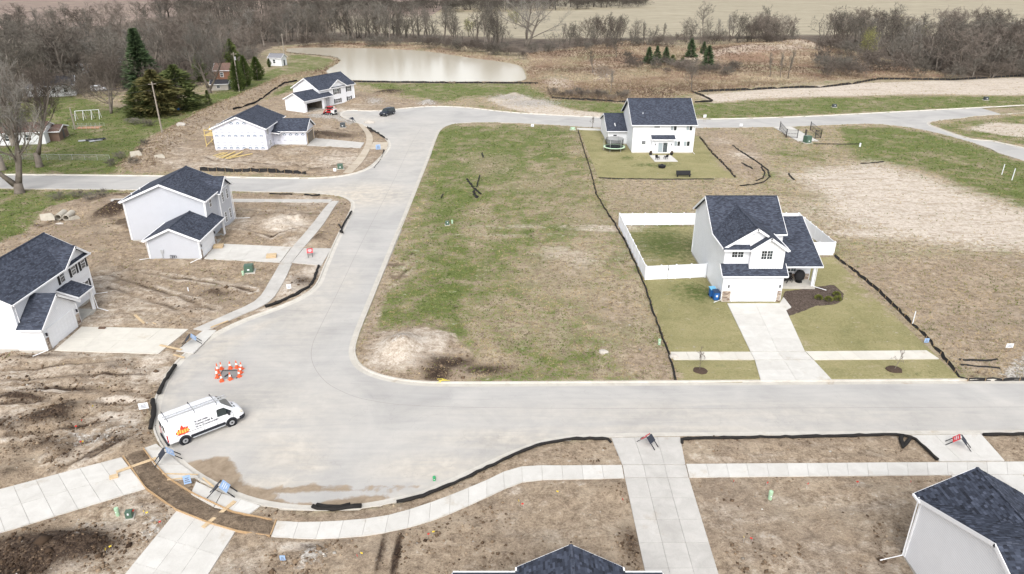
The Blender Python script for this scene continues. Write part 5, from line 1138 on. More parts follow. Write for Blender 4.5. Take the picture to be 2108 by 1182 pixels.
# --- conifers
def conifer(seed, H, R0, mat, dens=1.0, shape='cone', droop=.25, size=.34):
    rr = random.Random(seed); V, Fc = [], []; n = int(2600*dens)
    for k in range(n):
        f = rr.random()**(1.25 if shape == 'cone' else 1.0)
        if shape == 'cone': rad = R0*(1-f)**.85+.05
        elif shape == 'egg': rad = R0*math.sin(math.pi*min(1, (f*.86+.14)))**.55*(1-f**4*.5)
        else: rad = R0*(1-f**2.6)*(.8+.2*math.sin(f*23+seed))
        an = rr.uniform(0, 6.283); lob = .70+.30*math.sin(an*5+f*17+seed)*math.sin(an*3+f*9+seed); q = rad*lob*(rr.random()**.35)
        p = Vector((math.cos(an)*q, math.sin(an)*q, .04*H+f*H*.96-droop*q*.35))
        d = Vector((math.cos(an), math.sin(an), rr.uniform(-.35, .5)+(.6 if shape == 'egg' else 0))).normalized(); s_ = d.cross(Vector((rr.gauss(0,1), rr.gauss(0,1), rr.gauss(0,1)))).normalized(); L_ = size*rr.uniform(.7, 1.5)*(H/10)**.4
        o = len(V); V += [p-d*L_*.5-s_*L_*.3, p-d*L_*.5+s_*L_*.3, p+d*L_]; Fc.append((o, o+1, o+2))
    tr = MB().tube([(0,0,-.2),(0,0,H*.5),(0,0,H*.93)], [H*.018, H*.012, .02], 6)
    return tr.mesh('trunk', M_BARK), mesh_of('foliage', V, Fc, mat)
CON = {'spruce': (conifer(1, 15, 4.3, M_SPRUCE, 2.4, 'cone', .5, .46), 15), 'cedar': (conifer(2, 9, 4.6, M_CEDAR, 1.8, 'irr', .2, .40), 9), 'rust': (conifer(3, 9, 4.6, M_RUST, 1.8, 'irr', .2, .40), 9), 'arbor': (conifer(4, 8, 2.6, M_ARBOR, 1.8, 'egg', .0, .30), 8), 'small': (conifer(5, 5, 1.6, M_SPRUCE, .5, 'cone', .2, .34), 5), 'small2': (conifer(6, 5, 2.2, M_CEDAR, .5, 'irr', .2, .36), 5)}
for key, px, py, hp, lab, wx in [
 ('spruce', 297, 178, 112, 'tall dark green spruce rising above the old yards', 1.55),('rust', 328, 236, 88, 'wide cedar with rusty brown needles on the green yard', 1.75),('cedar', 372, 226, 88, 'dark olive cedar right of the rusty one', 1.6),('cedar', 290, 240, 62, 'low dark cedar left of the rusty one', 1.5),
 ('arbor', 492, 188, 62, 'bushy green arborvitae nearest the utility pole with lamp box', 1.0),('arbor', 508, 178, 60, 'bushy green arborvitae second in the row of three', .9),('arbor', 531, 166, 46, 'bushy green arborvitae farthest right in the row of three', 1.2),('cedar', 482, 150, 66, 'dark pine behind the brown barn', .8),
 ('small2', 430, 217, 30, 'small round brown cedar near the dirt berm', .9),('arbor', 555, 139, 18, 'round dark shrub left of the white garden shed', .9),('cedar', 100, 175, 50, 'dark cedar among leafless trees left of the old white house', .8),('cedar', 415, 168, 60, 'greyish pine half hidden behind pale leafless branches', .7),
 ('small', 1335, 132, 33, 'small dark cedar leftmost of the group in the purple brush', 1.5),('small', 1352, 124, 28, 'small dark cedar second from left in the purple brush', 1.5),('small', 1370, 129, 31, 'small dark cedar third from left in the purple brush', 1.5),('small2', 1384, 133, 19, 'low round cedar in the centre of the purple brush', 1.5),('small2', 1404, 139, 20, 'low round cedar before the tallest of the group', 1.5),('small', 1421, 124, 36, 'tallest small cedar of the group in the purple brush', 1.5),('small', 1447, 120, 23, 'small dark cedar behind the rightmost of the group', 1.5),('small', 1456, 143, 46, 'small dark cedar rightmost and nearest of the group', 1.5)]:
    X, Y = G(px, py); (tm, fm), h0 = CON[key]; s_ = hp/scale_at(py)/h0
    t = thing('conifer', lab, 'tree', (X, Y, hz(X, Y)), random.uniform(0, 6), sc=(s_*wx, s_*wx, s_))
    for nm, me in (('trunk', tm), ('crown', fm)): o = bpy.data.objects.new(nm, me); COL.objects.link(o); o.parent = t
# --- ground cover: grass tufts, straw, clods (nobody could count these)
def gsample(k, X, Y):
    i = np.clip(np.searchsorted(gx, X)-1, 0, len(gx)-2); j = np.clip(np.searchsorted(gy, Y)-1, 0, len(gy)-2); return GZ[k][j, i]
def hsample(X, Y):
    i = np.clip(np.searchsorted(gx, X)-1, 0, len(gx)-2); j = np.clip(np.searchsorted(gy, Y)-1, 0, len(gy)-2)
    u = (X-gx[i])/(gx[i+1]-gx[i]); v = (Y-gy[j])/(gy[j+1]-gy[j]); A = HGT[2]
    return A[j,i]*(1-u)*(1-v)+A[j,i+1]*u*(1-v)+A[j+1,i]*(1-u)*v+A[j+1,i+1]*u*v
def px_uniform(n, box, seed):
    rg = np.random.default_rng(seed); px = rg.uniform(box[0], box[2], n); py = rg.uniform(box[1], box[3], n)
    u, v = (px-CX)/F, (py-CY)/F; d = (HC-LOT)/(SP+v*CP); return u*d, (CP-v*SP)*d, rg
def tone_mat(name, stops):
    m, nt, b = base_mat(name, 0.9, 0.1); a_ = N(nt, 'Attribute', attribute_name='tone'); r = ramp(nt, a_.outputs['Fac'], stops); nt.links.new(r.outputs[0], b.inputs['Base Color']); return m
def raw_mesh(name, co, q, k, tone, mat):
    me = bpy.data.meshes.new(name); me.vertices.add(len(co)); me.vertices.foreach_set('co', co.astype(np.float32).ravel()); me.loops.add(q.size); me.loops.foreach_set('vertex_index', q.astype(np.int32).ravel()); me.polygons.add(len(q)); me.polygons.foreach_set('loop_start', np.arange(0, q.size, k, dtype=np.int32)); me.update(calc_edges=True)
    a_ = me.color_attributes.new('tone', 'FLOAT_COLOR', 'POINT'); a_.data.foreach_set('color', np.stack([tone, tone, tone, np.ones(len(tone))], -1).astype(np.float32).ravel()); me.materials.append(mat)
    o = bpy.data.objects.new(name, me); COL.objects.link(o); return o
def tufts(name, label, n, box, seed, keepf, hgt, wid, tonef, mat, blades=3):
    X, Y, rg = px_uniform(n, box, seed); k = rg.random(n) < keepf(X, Y); X, Y = X[k], Y[k]; Zg = hsample(X, Y); n = len(X); sz = rg.uniform(.6, 1.3, n); tn = tonef(X, Y, rg)
    sc_ = np.clip(np.sqrt(Y/75.0), .8, 2.2)
    co = np.zeros((n, blades, 3, 3)); an = rg.uniform(0, 6.283, (n, blades)); ld = rg.uniform(0, 6.283, (n, blades)); rad = rg.uniform(0, .5, (n, blades))*wid*2
    for b in range(blades):
        bx, by = X+np.cos(ld[:,b])*rad[:,b], Y+np.sin(ld[:,b])*rad[:,b]; w2 = wid*sz*sc_*.5; ca, sa = np.cos(an[:,b]), np.sin(an[:,b]); hh = hgt*sz*sc_
        co[:,b,0] = np.stack([bx-ca*w2, by-sa*w2, Zg-.03], -1); co[:,b,1] = np.stack([bx+ca*w2, by+sa*w2, Zg-.03], -1); co[:,b,2] = np.stack([bx+np.cos(ld[:,b])*hh*.7, by+np.sin(ld[:,b])*hh*.7, Zg+hh], -1)
    tone = np.clip(np.repeat(tn, blades*3)+np.repeat(rg.normal(0, .08, n*blades), 3), 0, 1)
    return tag(raw_mesh(name, co.reshape(-1, 3), np.arange(n*blades*3).reshape(-1, 3), 3, tone, mat), label, 'grass', kind='stuff')
M_TUFT = tone_mat('grass_blades', [(0.0, srgb(54,68,28)), (0.3, srgb(88,104,48)), (0.5, srgb(122,124,72)), (0.7, srgb(160,142,108)), (1.0, srgb(188,170,136))])
bare = lambda X, Y: (gsample('road', X, Y) < -.35)*(gsample('slab', X, Y) < .1)*(gsample('pond', X, Y) < -.5)*(1-gsample('lawn', X, Y))*(1-gsample('wet', X, Y))*(1-np.clip(gsample('mulch', X, Y), 0, 1))
tufts('field_grass', 'patchy green and tan grass growing over the open lots', 120000, (-40, 170, 2150, 800), 5, lambda X, Y: bare(X, Y)*np.clip(1-.75*gsample('dirt', X, Y)-.9*gsample('pale', X, Y), 0, 1), .11, .10, lambda X, Y, rg: np.clip(.70-.45*gsample('green', X, Y)+(vnoise(X, Y, 1.3, 5)-.5)*.7+rg.normal(0, .14, len(X)), 0, 1), M_TUFT)
M_STRAW = tone_mat('straw_blades', [(0.0, srgb(98,82,72)), (0.4, srgb(132,115,96)), (0.7, srgb(158,143,120)), (1.0, srgb(184,171,147))])
tufts('dry_reeds', 'tall dry straw and reeds standing around the dirt mound and pond', 48000, (560, 84, 1980, 212), 6, lambda X, Y: bare(X, Y)*np.clip(gsample('straw', X, Y)*1.2-gsample('pale', X, Y), 0, 1), .26, .10, lambda X, Y, rg: np.clip(.48+(fbm(X, Y, 22.0, 77, 3)-.5)*1.8+rg.normal(0, .07, len(X)), 0, 1), M_STRAW, 4)
tufts('weeds', 'dry weeds covering the berm beside the old yards', 9000, (230, 150, 620, 360), 8, lambda X, Y: bare(X, Y)*(dline(X, Y, GL([(590,165),(520,195),(430,235),(340,290),(285,340)])) < 4.0), .22, .12, lambda X, Y, rg: np.clip(.45+rg.normal(0, .2, len(X)), 0, 1), M_STRAW)
M_LAWN = tone_mat('lawn_blades', [(0.0, srgb(84,92,52)), (0.5, srgb(138,132,92)), (1.0, srgb(176,166,128))])
tufts('lawn_grass', 'short khaki lawn grass around the two finished houses', 40000, (1180, 255, 1990, 790), 15, lambda X, Y: (gsample('road', X, Y) < -.3)*(gsample('slab', X, Y) < .1)*(gsample('lawn', X, Y) > .6)*(gsample('mulch', X, Y) < .3), .05, .07, lambda X, Y, rg: np.clip(.55-.4*gsample('green', X, Y)+rg.normal(0, .14, len(X)), 0, 1), M_LAWN)
def clods(name, label, n, box, seed, keepf, size, mat, tonef):
    X, Y, rg = px_uniform(n, box, seed); k = rg.random(n) < keepf(X, Y); X, Y = X[k], Y[k]; n = len(X); Zg = hsample(X, Y)
    O = np.array([(1,0,0),(-1,0,0),(0,1,0),(0,-1,0),(0,0,1),(0,0,-1)], float); Fq = np.array([(0,2,4),(2,1,4),(1,3,4),(3,0,4),(2,0,5),(1,2,5),(3,1,5),(0,3,5)])
    s_ = size*np.exp(rg.normal(0, .5, n))[:,None,None]; co = O[None]*(1+rg.normal(0, .28, (n, 6, 3)))*s_*np.array([1, 1, .7]); an = rg.uniform(0, 6.28, n); ca, sa = np.cos(an)[:,None], np.sin(an)[:,None]
    xx = co[:,:,0]*ca-co[:,:,1]*sa; yy = co[:,:,0]*sa+co[:,:,1]*ca
    co = np.stack([xx+X[:,None], yy+Y[:,None], co[:,:,2]+Zg[:,None]+s_[:,:,0]*.25], -1).reshape(-1, 3)
    q = (Fq[None]+(np.arange(n)*6)[:,None,None]).reshape(-1, 3); tone = np.clip(np.repeat(tonef(X, Y, rg), 6), 0, 1)
    return tag(raw_mesh(name, co, q, 3, tone, mat), label, 'soil', kind='stuff')
M_CLOD = tone_mat('earth_clods', [(0.0, srgb(54,43,35)), (0.35, srgb(98,82,67)), (0.65, srgb(140,122,102)), (1.0, srgb(178,162,140))])
gx_cl = lambda X, Y: bare(X, Y)*np.clip(gsample('dirt', X, Y)*np.where(X < -12, .5, .16)+gsample('dark', X, Y)*1.3+gsample('lump', X, Y)*1.5-.7*gsample('pale', X, Y), 0, 1)*np.clip((vnoise(X, Y, 2.2, 9)-.38)*3.5+gsample('dark', X, Y), .05, 1)
clods('earth_clods', 'loose clods of earth scattered over the bare building lots', 120000, (-40, 180, 2150, 1230), 9, gx_cl, .06, M_CLOD, lambda X, Y, rg: .5-.45*gsample('dark', X, Y)+rg.normal(0, .17, len(X)))
M_PEB = tone_mat('pebbles', [(0.0, srgb(126,120,112)), (1.0, srgb(206,202,194))])
clods('gravel_stones', 'pale gravel stones strewn over driveways and lots', 30000, (-40, 180, 2150, 1230), 10, lambda X, Y: (gsample('road', X, Y) < -.35)*(gsample('slab', X, Y) < .1)*np.clip(gsample('gravel', X, Y)*.9+.02*gsample('dirt', X, Y), 0, 1), .045, M_PEB, lambda X, Y, rg: rg.random(len(X)))
# ================================================================== fences, silt barriers
M_VINYL = plain('white_vinyl', srgb(232,234,238), .35, .5, .03)
def vinyl(label, pts, n):
    t = thing('vinyl_fence', label, 'fence', (pts[0][0], pts[0][1], LOT)); a = Vector((0, 0)); b = Vector((pts[1][0]-pts[0][0], pts[1][1]-pts[0][1]))
    ang = math.atan2(b.y, b.x); L_ = b.length/n; H = 1.83
    for k in range(n+1):
        p = b*(k/n); pm = MB().box((p.x, p.y, H/2), (.13, .13, H+.06), ang); pm.box((p.x, p.y, H+.06), (.17, .17, .05), ang); pm.build('post', M_VINYL, t)
    for k in range(n):
        p = b*((k+.5)/n); pm = MB().box((p.x, p.y, H/2), (L_-.14, .05, H-.3), ang); pm.box((p.x, p.y, .11), (L_-.14, .08, .14), ang); pm.box((p.x, p.y, H-.07), (L_-.14, .08, .12), ang)
        nb = 10
        for q in range(nb+1): pp = b*((k+(.04+.92*q/nb))/n); pm.box((pp.x, pp.y, H/2), (.012, .062, H-.3), ang)
        pm.build('panel', M_VINYL, t)
vinyl('white vinyl fence along the back of the side yard left of the house', [(15.72, 97.3), (29.0, 97.6)], 7)
vinyl('white vinyl fence running along the left side of the fenced yard', [(15.72, 97.12), (16.2, 77.9)], 9)
vinyl('white vinyl fence with gate joining the left corner to the house', [(16.22, 77.72), (23.7, 78.5)], 4)
vinyl('white vinyl fence behind the house seen over its right wing', [(29.2, 97.6), (42.0, 97.55)], 7)
vinyl('white vinyl fence running back on the right of the house', [(42.05, 97.35), (42.4, 85.85)], 6)
vinyl('short white vinyl fence facing the street right of the house', [(36.2, 85.7), (42.4, 85.65)], 3)
mb = MB(); mb.box((18.95, 77.93, LOT+1.0), (.03, .03, 1.9)); mb.box((18.98, 77.9, LOT+1.35), (.07, .1, .22)); tag(mb.build('gate_latch', M_BLACK), 'black latch and rod on the white fence gate', 'latch')
M_SILT = plain('black_silt_fabric', srgb(34,33,33), .8, .3, .3, 2.0, bmp=.4); M_SOCK = plain('black_filter_sock', srgb(36,34,33), .85, .25, .3, 3.0, bmp=.6); M_STAKE = plain('wooden_stake', srgb(150,128,100), .85, .2, .2)
def resample(P, step):
    P = np.array(P); s_ = np.r_[0, np.cumsum(np.linalg.norm(np.diff(P, axis=0), axis=1))]; t = np.linspace(0, s_[-1], max(2, int(s_[-1]/step)+1)); return np.c_[np.interp(t, s_, P[:,0]), np.interp(t, s_, P[:,1])]
def silt(label, px, H=.55, seed=1, lean=.25, stakes=True, step=.8):
    H *= .78; rr = random.Random(seed); P = resample(GL(px), step); o = P[0]; t = thing('silt_fence', label, 'silt fence', (o[0], o[1], 0.0)); V, Fc = [], []; n = len(P)
    tg = np.gradient(P, axis=0); tg /= np.linalg.norm(tg, axis=1)[:,None]+1e-9; z0 = hsample(P[:,0], P[:,1])
    for i in range(n):
        nx, ny = -tg[i,1], tg[i,0]; x_, y_ = P[i]-o; b = rr.gauss(0, .05); l = lean*H*rr.uniform(.2, 1.2); hh = H*rr.uniform(.72, 1.08)*(0.35 if rr.random() < .06 else 1)
        x_ += nx*b; y_ += ny*b; l *= .7
        V += [(x_-nx*.14, y_-ny*.14, z0[i]-.06), (x_-nx*.03, y_-ny*.03, z0[i]+.10), (x_+nx*l*.5, y_+ny*l*.5, z0[i]+hh*.55), (x_+nx*l, y_+ny*l, z0[i]+hh), (x_+nx*(l+.03), y_+ny*(l+.03), z0[i]+hh-.01), (x_+nx*.06, y_+ny*.06, z0[i]+.05), (x_+nx*.2, y_+ny*.2, z0[i]-.06)]
    for i in range(n-1):
        for k in range(6): Fc.append((i*7+k, (i+1)*7+k, (i+1)*7+k+1, i*7+k+1))
    MB().add(V, Fc).build('fabric', M_SILT, t)
    if stakes:
        for i in range(0, n, max(1, int(2.4/step))):
            x_, y_ = P[i]-o; MB().box((x_+tg[i,1]*.05, y_-tg[i,0]*.05, z0[i]+H*.55), (.045, .045, H*1.25)).build('stake', M_STAKE, t)
silt('black silt fence between the open field and the fenced white house lot', [(1393,783),(1378,728),(1355,670),(1332,600),(1310,545),(1290,502),(1268,464),(1247,432),(1228,400),(1222,372),(1207,322),(1190,268)], .42, 1, .6)
silt('black silt fence on the right edge of the front lawn', [(1716,527),(1770,566),(1835,625),(1880,672),(1915,706),(1945,741),(1976,778),(1992,782),(2108,781),(2400,779)], .40, 2, .5)
silt('long black silt fence along the near shore of the pond', [(715,167.5),(900,170),(1075,172),(1108,173)], .75, 3, .2, step=1.6)
silt('black silt fence curving up the dirt bank left of the far white house', [(612,168),(585,175),(560,190),(525,213),(480,228)], .7, 4, .3, step=1.4)
silt('black silt fence below the brown reed strip', [(1126,181),(1136,203),(1200,206),(1290,211)], .75, 5, .3, step=1.4)
silt('long black silt fence along the foot of the upper right wood', [(1435,190),(1600,183),(1700,180),(1760,173),(1810,164),(1960,165.5),(2108,157),(2400,143)], .9, 6, .2, step=1.8)
silt('short zigzag black silt fence left of the pale far strip', [(1423,189),(1448,199),(1468,209),(1430,211)], .7, 7, .4, step=1.2)
silt('staked black silt fence bordering the side street below the wrapped house', [(412,352),(450,353),(540,355),(630,359)], .9, 8, .35)
silt('black silt fence behind the trampoline house on its right', [(1440,283),(1465,315),(1500,350),(1514,367)], .45, 9, .5)
silt('faint black silt fence along the near edge of the trampoline lawn', [(1232,367),(1300,369),(1400,370),(1470,370)], .22, 10, .6, stakes=False)
silt('loop of torn black silt fence lying in the weeds', [(1508,300),(1533,318),(1560,336),(1581,352),(1584,364),(1570,376),(1545,381),(1522,383)], .28, 11, .9, stakes=False)
silt('short scrap of torn black silt fence inside the loop', [(1527,336),(1540,344),(1549,349)], .3, 12, .9, stakes=False)
silt('bent scrap of black silt fence at the loop middle', [(1566,345),(1574,356),(1570,368),(1555,373)], .3, 13, .9, stakes=False)
silt('scrap of black silt fabric on the pale bare ground', [(1622,358),(1628,366),(1634,371)], .3, 14, .9, stakes=False)
silt('crossed scrap of black fabric in the green field', [(960,369),(970,382),(982,395),(991,401)], .35, 15, .9, stakes=False, step=.5)
silt('straight scrap of black fabric beside the crossed scrap', [(987,362),(983,376),(981,386)], .35, 16, .9, stakes=False, step=.5)
silt('heap of black fabric below the crossed scrap', [(974,395),(977,404),(983,408)], .6, 17, .6, stakes=False, step=.4)
silt('small scrap of black fabric left in the green field', [(911,400),(907,409)], .35, 18, .9, stakes=False, step=.4)
silt('small scrap of black fabric high in the green field', [(992,316),(994,325)], .35, 19, .9, stakes=False, step=.5)
silt('torn black fabric strips by the gravel at the right street edge', [(1975,742),(2010,744),(2054,741)], .16, 20, .9, stakes=False, step=.5)
silt('second torn black fabric strip by the gravel at the right street edge', [(1978,752),(2020,755),(2058,758)], .14, 21, .9, stakes=False, step=.5)
silt('black strip lying in grass right of the green utility cabinet', [(1675,297),(1720,297.5),(1772,297)], .2, 22, .9, stakes=False)
silt('dark strip lying at the edge of the bare ground and grass', [(1772,338),(1800,336),(1820,334)], .25, 23, .9, stakes=False)
silt('black silt fence crumpled at the far road corner by the wrapped house lot', [(756,263),(772,272),(790,284),(797,287)], .5, 24, .6, stakes=False)
silt('black silt fence along the curb before the wrapped house apron', [(790,309),(785,325),(768,345)], .4, 25, .6, stakes=False)
def sock(label, px, r=.13, seed=1, wob=.10, ends=None):
    rr = random.Random(seed); P = resample(GL(px), .5); o = P[0]; pts = []
    for p in P: pts.append((p[0]-o[0]+rr.gauss(0, wob*.3), p[1]-o[1]+rr.gauss(0, wob*.3), LOT+.02+r*.7+rr.gauss(0, .015)))
    mb = MB().tube(pts, [r*rr.uniform(.82, 1.2) for _ in pts], 8, True, .8); ob = mb.build('filter_sock', M_SOCK, None, True); ob.location = (o[0], o[1], 0); return tag(ob, label, 'filter sock')
sock('long black filter sock curving along the near curb of the bulb', [(815,1036),(870,1023),(930,999),(1000,966),(1060,937),(1110,917),(1180,905),(1252,905),(1258,913)], .14, 1)
sock('black filter sock edging the dirt strip right of the near driveway', [(1402,914),(1404,905),(1500,903),(1700,900),(1850,897),(1882,904),(1910,930),(1930,948)], .14, 2)
sock('black filter sock at the right edge beyond the second apron', [(2024,897),(2108,895),(2400,893)], .14, 3)
sock('bunched black filter sock lying across the end of the long one', [(1856,899),(1853,910),(1860,925),(1864,914),(1872,905)], .15, 4)
sock('flattened black filter sock heaped at the bottom curb', [(645,1044),(660,1050),(690,1051),(745,1044)], .16, 5)
sock('second strand of black filter sock heaped at the bottom curb', [(652,1041),(670,1045),(700,1046),(722,1040)], .13, 15)
sock('black filter sock along the curb behind the van lower half', [(310,884),(316,862),(318,840),(314,826)], .2, 6)
sock('black filter sock along the curb upper half near the cones', [(328,812),(334,796),(346,778),(360,755)], .2, 7)
sock('dirty black filter sock rounding the curb below the red barricade', [(546,634),(575,624),(610,608),(636,592)], .2, 8)
sock('dirty black filter sock on the curb beside the red barricade', [(638,590),(648,575),(656,548)], .17, 9)
sock('black filter sock by the curb near the street corner', [(704,470),(715,450),(724,436)], .15, 10)
sock('knotted black filter sock end at the curb near the street corner', [(698,463),(704,474),(700,478),(706,481),(703,471)], .12, 11)
sock('dark fabric roll on the verge at the side street corner', [(628,402),(645,405),(658,403)], .2, 12)
sock('dark mud stained strip on the verge behind the grey house', [(555,400),(580,401),(602,401)], .14, 13)
# ================================================================== lumber and forms
def plank(label, a, b, w_=.24, th=.045, z=None, mat=None, name='plank'):
    p, q = G(*a), G(*b); z = LOT+.10 if z is None else z; L_ = math.hypot(q[0]-p[0], q[1]-p[1]); mb = MB().box((0, 0, 0), (L_, w_, th)); ob = mb.build(name, mat or M_WOOD); ob.location = ((p[0]+q[0])/2, (p[1]+q[1])/2, z); ob.rotation_euler = (0, 0, math.atan2(q[1]-p[1], q[0]-p[0])); return tag(ob, label, 'plank')
plank('long plank bridging the muddy path strip to the upper left driveway', (240,974), (322,945), .28, .05)
plank('long plank bridging the muddy path strip to the lower driveway', (418,1088), (484,1034), .30, .05)
plank('short wooden block on the upper left driveway at the plank end', (226,986), (244,981), .4, .16)
plank('thin stick lying across the blue sign apron', (335,977), (408,979), .08, .05)
plank('short board lying on the mud between the two aprons', (418,986), (440,1004), .14, .05)
plank('thin board lying at the foot of the upper apron', (345,990), (385,986), .10, .05)
plank('board lying across the gap beside the left house driveway', (330,712), (374,722), .26, .05)
plank('board on edge below the tipped barricade apron', (358,732), (380,738), .14, .1)
plank('board edge along the new sidewalk near the left house', (434,676), (470,662), .14, .1)
plank('pale plank dropped in the dirt before the left white house', (278,650), (297,667), .26, .05)
plank('thin pale stick in the dirt right of the dropped plank', (306,662), (322,669), .09, .05)
plank('dark log shaped block on the cream driveway', (204,677), (217,677), .28, .16, mat=plain('wet_wood', srgb(92,72,60), .8))
for k, (a, b) in enumerate([((440,322),(462,315)),((446,325),(468,316)),((452,327),(476,318)),((458,328),(484,315)),((466,329),(492,319)),((468,330),(520,320)),((475,330),(500,316))]): plank('yellow framing stud in the loose pile before the wrapped house', a, b, .3, .12, LOT+.1+.05*k, plain('yellow_lumber', srgb(198,176,120), .8))['group'] = 'framing studs before the wrapped house'
for lab, a in (('stack of yellow panels on the grey house driveway by the garage', (450,510)), ('stack of yellow panels on the grey house driveway near the sidewalk', (559,530))):
    X, Y = G(*a); t = thing('panel_stack', lab, 'lumber', (X, Y, LOT+.05), .15)
    for q in range(3): MB().box((q*.02, -q*.02, .07+q*.13), (1.25, .9, .11), q*.03).build('panel', M_WOOD, t)
def formboard(label, px):
    P = resample(GL(px), .6); o = P[0]; V, Fc = [], []; tg = np.gradient(P, axis=0); tg /= np.linalg.norm(tg, axis=1)[:,None]
    for p, t_ in zip(P, tg):
        n_ = np.array([-t_[1], t_[0]])*.035
        for s_, z_ in ((-1, .02), (-1, .19), (1, .19), (1, .02)): q = p-o+n_*s_; V.append((q[0], q[1], z_))
    for i in range(len(P)-1):
        for k in range(4): Fc.append((i*4+k, i*4+(k+1) % 4, (i+1)*4+(k+1) % 4, (i+1)*4+k))
    ob = MB().add(V, Fc).build('form_board', plain('form_lumber', srgb(170,142,108), .85, .2, .2)); ob.location = (o[0], o[1], LOT-.03); tag(ob, label, 'board')
formboard('curved wooden form board on the inner edge of the muddy path strip', [(560,1072),(480,1056),(400,1019),(346,985),(318,955),(296,925)]); formboard('curved wooden form board on the outer edge of the muddy path strip', [(556,1106),(487,1095),(430,1078),(362,1051),(300,1007),(276,972),(254,941)])
formboard('straight form board closing the curved sidewalk end', [(569,1073),(557,1105)])
# ================================================================== vehicles
M_PAINT_W = plain('white_car_paint', srgb(236,237,240), .25, .5, .02); M_TYRE = plain('tyre_rubber', srgb(32,32,34), .85, .2, .2); M_RIM = plain('steel_rim', srgb(176,178,182), .35, .5, .08, 6, .6); M_PLASTIC = plain('black_plastic', srgb(40,42,48), .6, .3, .1); M_AUTOGLASS = plain('auto_glass', srgb(36,46,48), .05, .8, .3, 1.5); M_REDL = plain('tail_lamp', srgb(176,24,30), .2, .6, .1); M_LAMP = plain('head_lamp', srgb(200,196,184), .1, .7, .1); M_ALU = plain('aluminium', srgb(190,192,194), .35, .5, .1, 8, .5)
def loft(mb, stations):
    """stations: (x, [(y,z)...]) closed rings of equal length"""
    o = len(mb.v); n = len(stations[0][1])
    for x_, ring in stations: mb.v += [(x_, y_, z_) for y_, z_ in ring]
    for i in range(len(stations)-1):
        for k in range(n): k2 = (k+1) % n; mb.f.append((o+i*n+k, o+(i+1)*n+k, o+(i+1)*n+k2, o+i*n+k2))
    mb.f.append(tuple(o+k for k in range(n))); mb.f.append(tuple(o+(len(stations)-1)*n+k for k in range(n-1, -1, -1))); return mb
def ring(w0, w1, w2, zb, zm, zt, r=.16):
    h = [(w0*.96, zb), (w0, zb+.12), (w1, zm), (w2+.03, zt-r), (w2-r*.5, zt-.03), (w2*.45, zt), ]
    return [(-a, b) for a, b in h]+[(a, b) for a, b in h[::-1]]
def wheel(t, x_, y_, r, side, wd=.24):
    tm = MB().tube([(x_, y_-side*wd, r), (x_, y_-side*.03, r), (x_, y_, r)], [r, r, r*.94], 20); w_ = tm.build('wheel', M_TYRE, t, False)
    rm = MB().tube([(x_, y_-side*.02, r), (x_, y_+side*.012, r)], [r*.62, r*.58], 16); rm.build('rim', M_RIM, w_); MB().tube([(x_, y_+side*.01, r), (x_, y_+side*.03, r)], [r*.24, r*.2], 10).build('hub', M_PLASTIC, w_)
def text_mesh(s_, size, name):
    cu = bpy.data.curves.new(name, 'FONT'); cu.body = s_; cu.size = size; cu.extrude = .002; cu.offset = .008; ob = bpy.data.objects.new(name, cu); COL.objects.link(ob); bpy.context.view_layer.update()
    me = bpy.data.meshes.new_from_object(ob.evaluated_get(bpy.context.evaluated_depsgraph_get())); bpy.data.objects.remove(ob); bpy.data.curves.remove(cu); return me
rw_, fw_ = G(383, 914, 0), G(477, 877, 0); hd = math.atan2(fw_[1]-rw_[1], fw_[0]-rw_[0])
mid = ((rw_[0]-math.sin(hd)*.92), (rw_[1]+math.cos(hd)*.92))
van = thing('van', 'white high roof work van with roof ladder and flame emblem on its side', 'van', (mid[0], mid[1], 0.01), hd)
vb = MB(); W = 1.0
loft(vb, [(-1.22, ring(.90, .90, .76, .50, 1.2, 2.36)), (-1.12, ring(.97, .98, .86, .45, 1.2, 2.46)), (1.5, ring(W, 1.0, .88, .45, 1.2, 2.50)), (2.75, ring(W, 1.0, .88, .45, 1.2, 2.48)), (3.25, ring(W, 1.0, .82, .45, 1.2, 2.34)), (3.62, ring(W, 1.0, .78, .45, 1.2, 2.02, .12)), (4.05, ring(W, .99, .78, .45, 1.15, 1.62, .12)), (4.28, ring(.99, .97, .80, .45, 1.0, 1.40, .10)), (4.60, ring(.95, .92, .76, .45, .9, 1.24, .10)), (4.84, ring(.84, .82, .62, .48, .8, 1.02, .10)), (4.92, ring(.74, .70, .5, .52, .72, .86, .06))])
vbo = vb.build('body', M_PAINT_W, van, True); 
ev_ = vbo.data; ev_.polygons.foreach_set('use_smooth', [True]*len(ev_.polygons))
g = MB(); g.slab([(3.30, -.70, 2.34), (4.12, -.76, 1.62), (4.12, .76, 1.62), (3.30, .70, 2.34)], .02); g.build('windshield', M_AUTOGLASS, van)
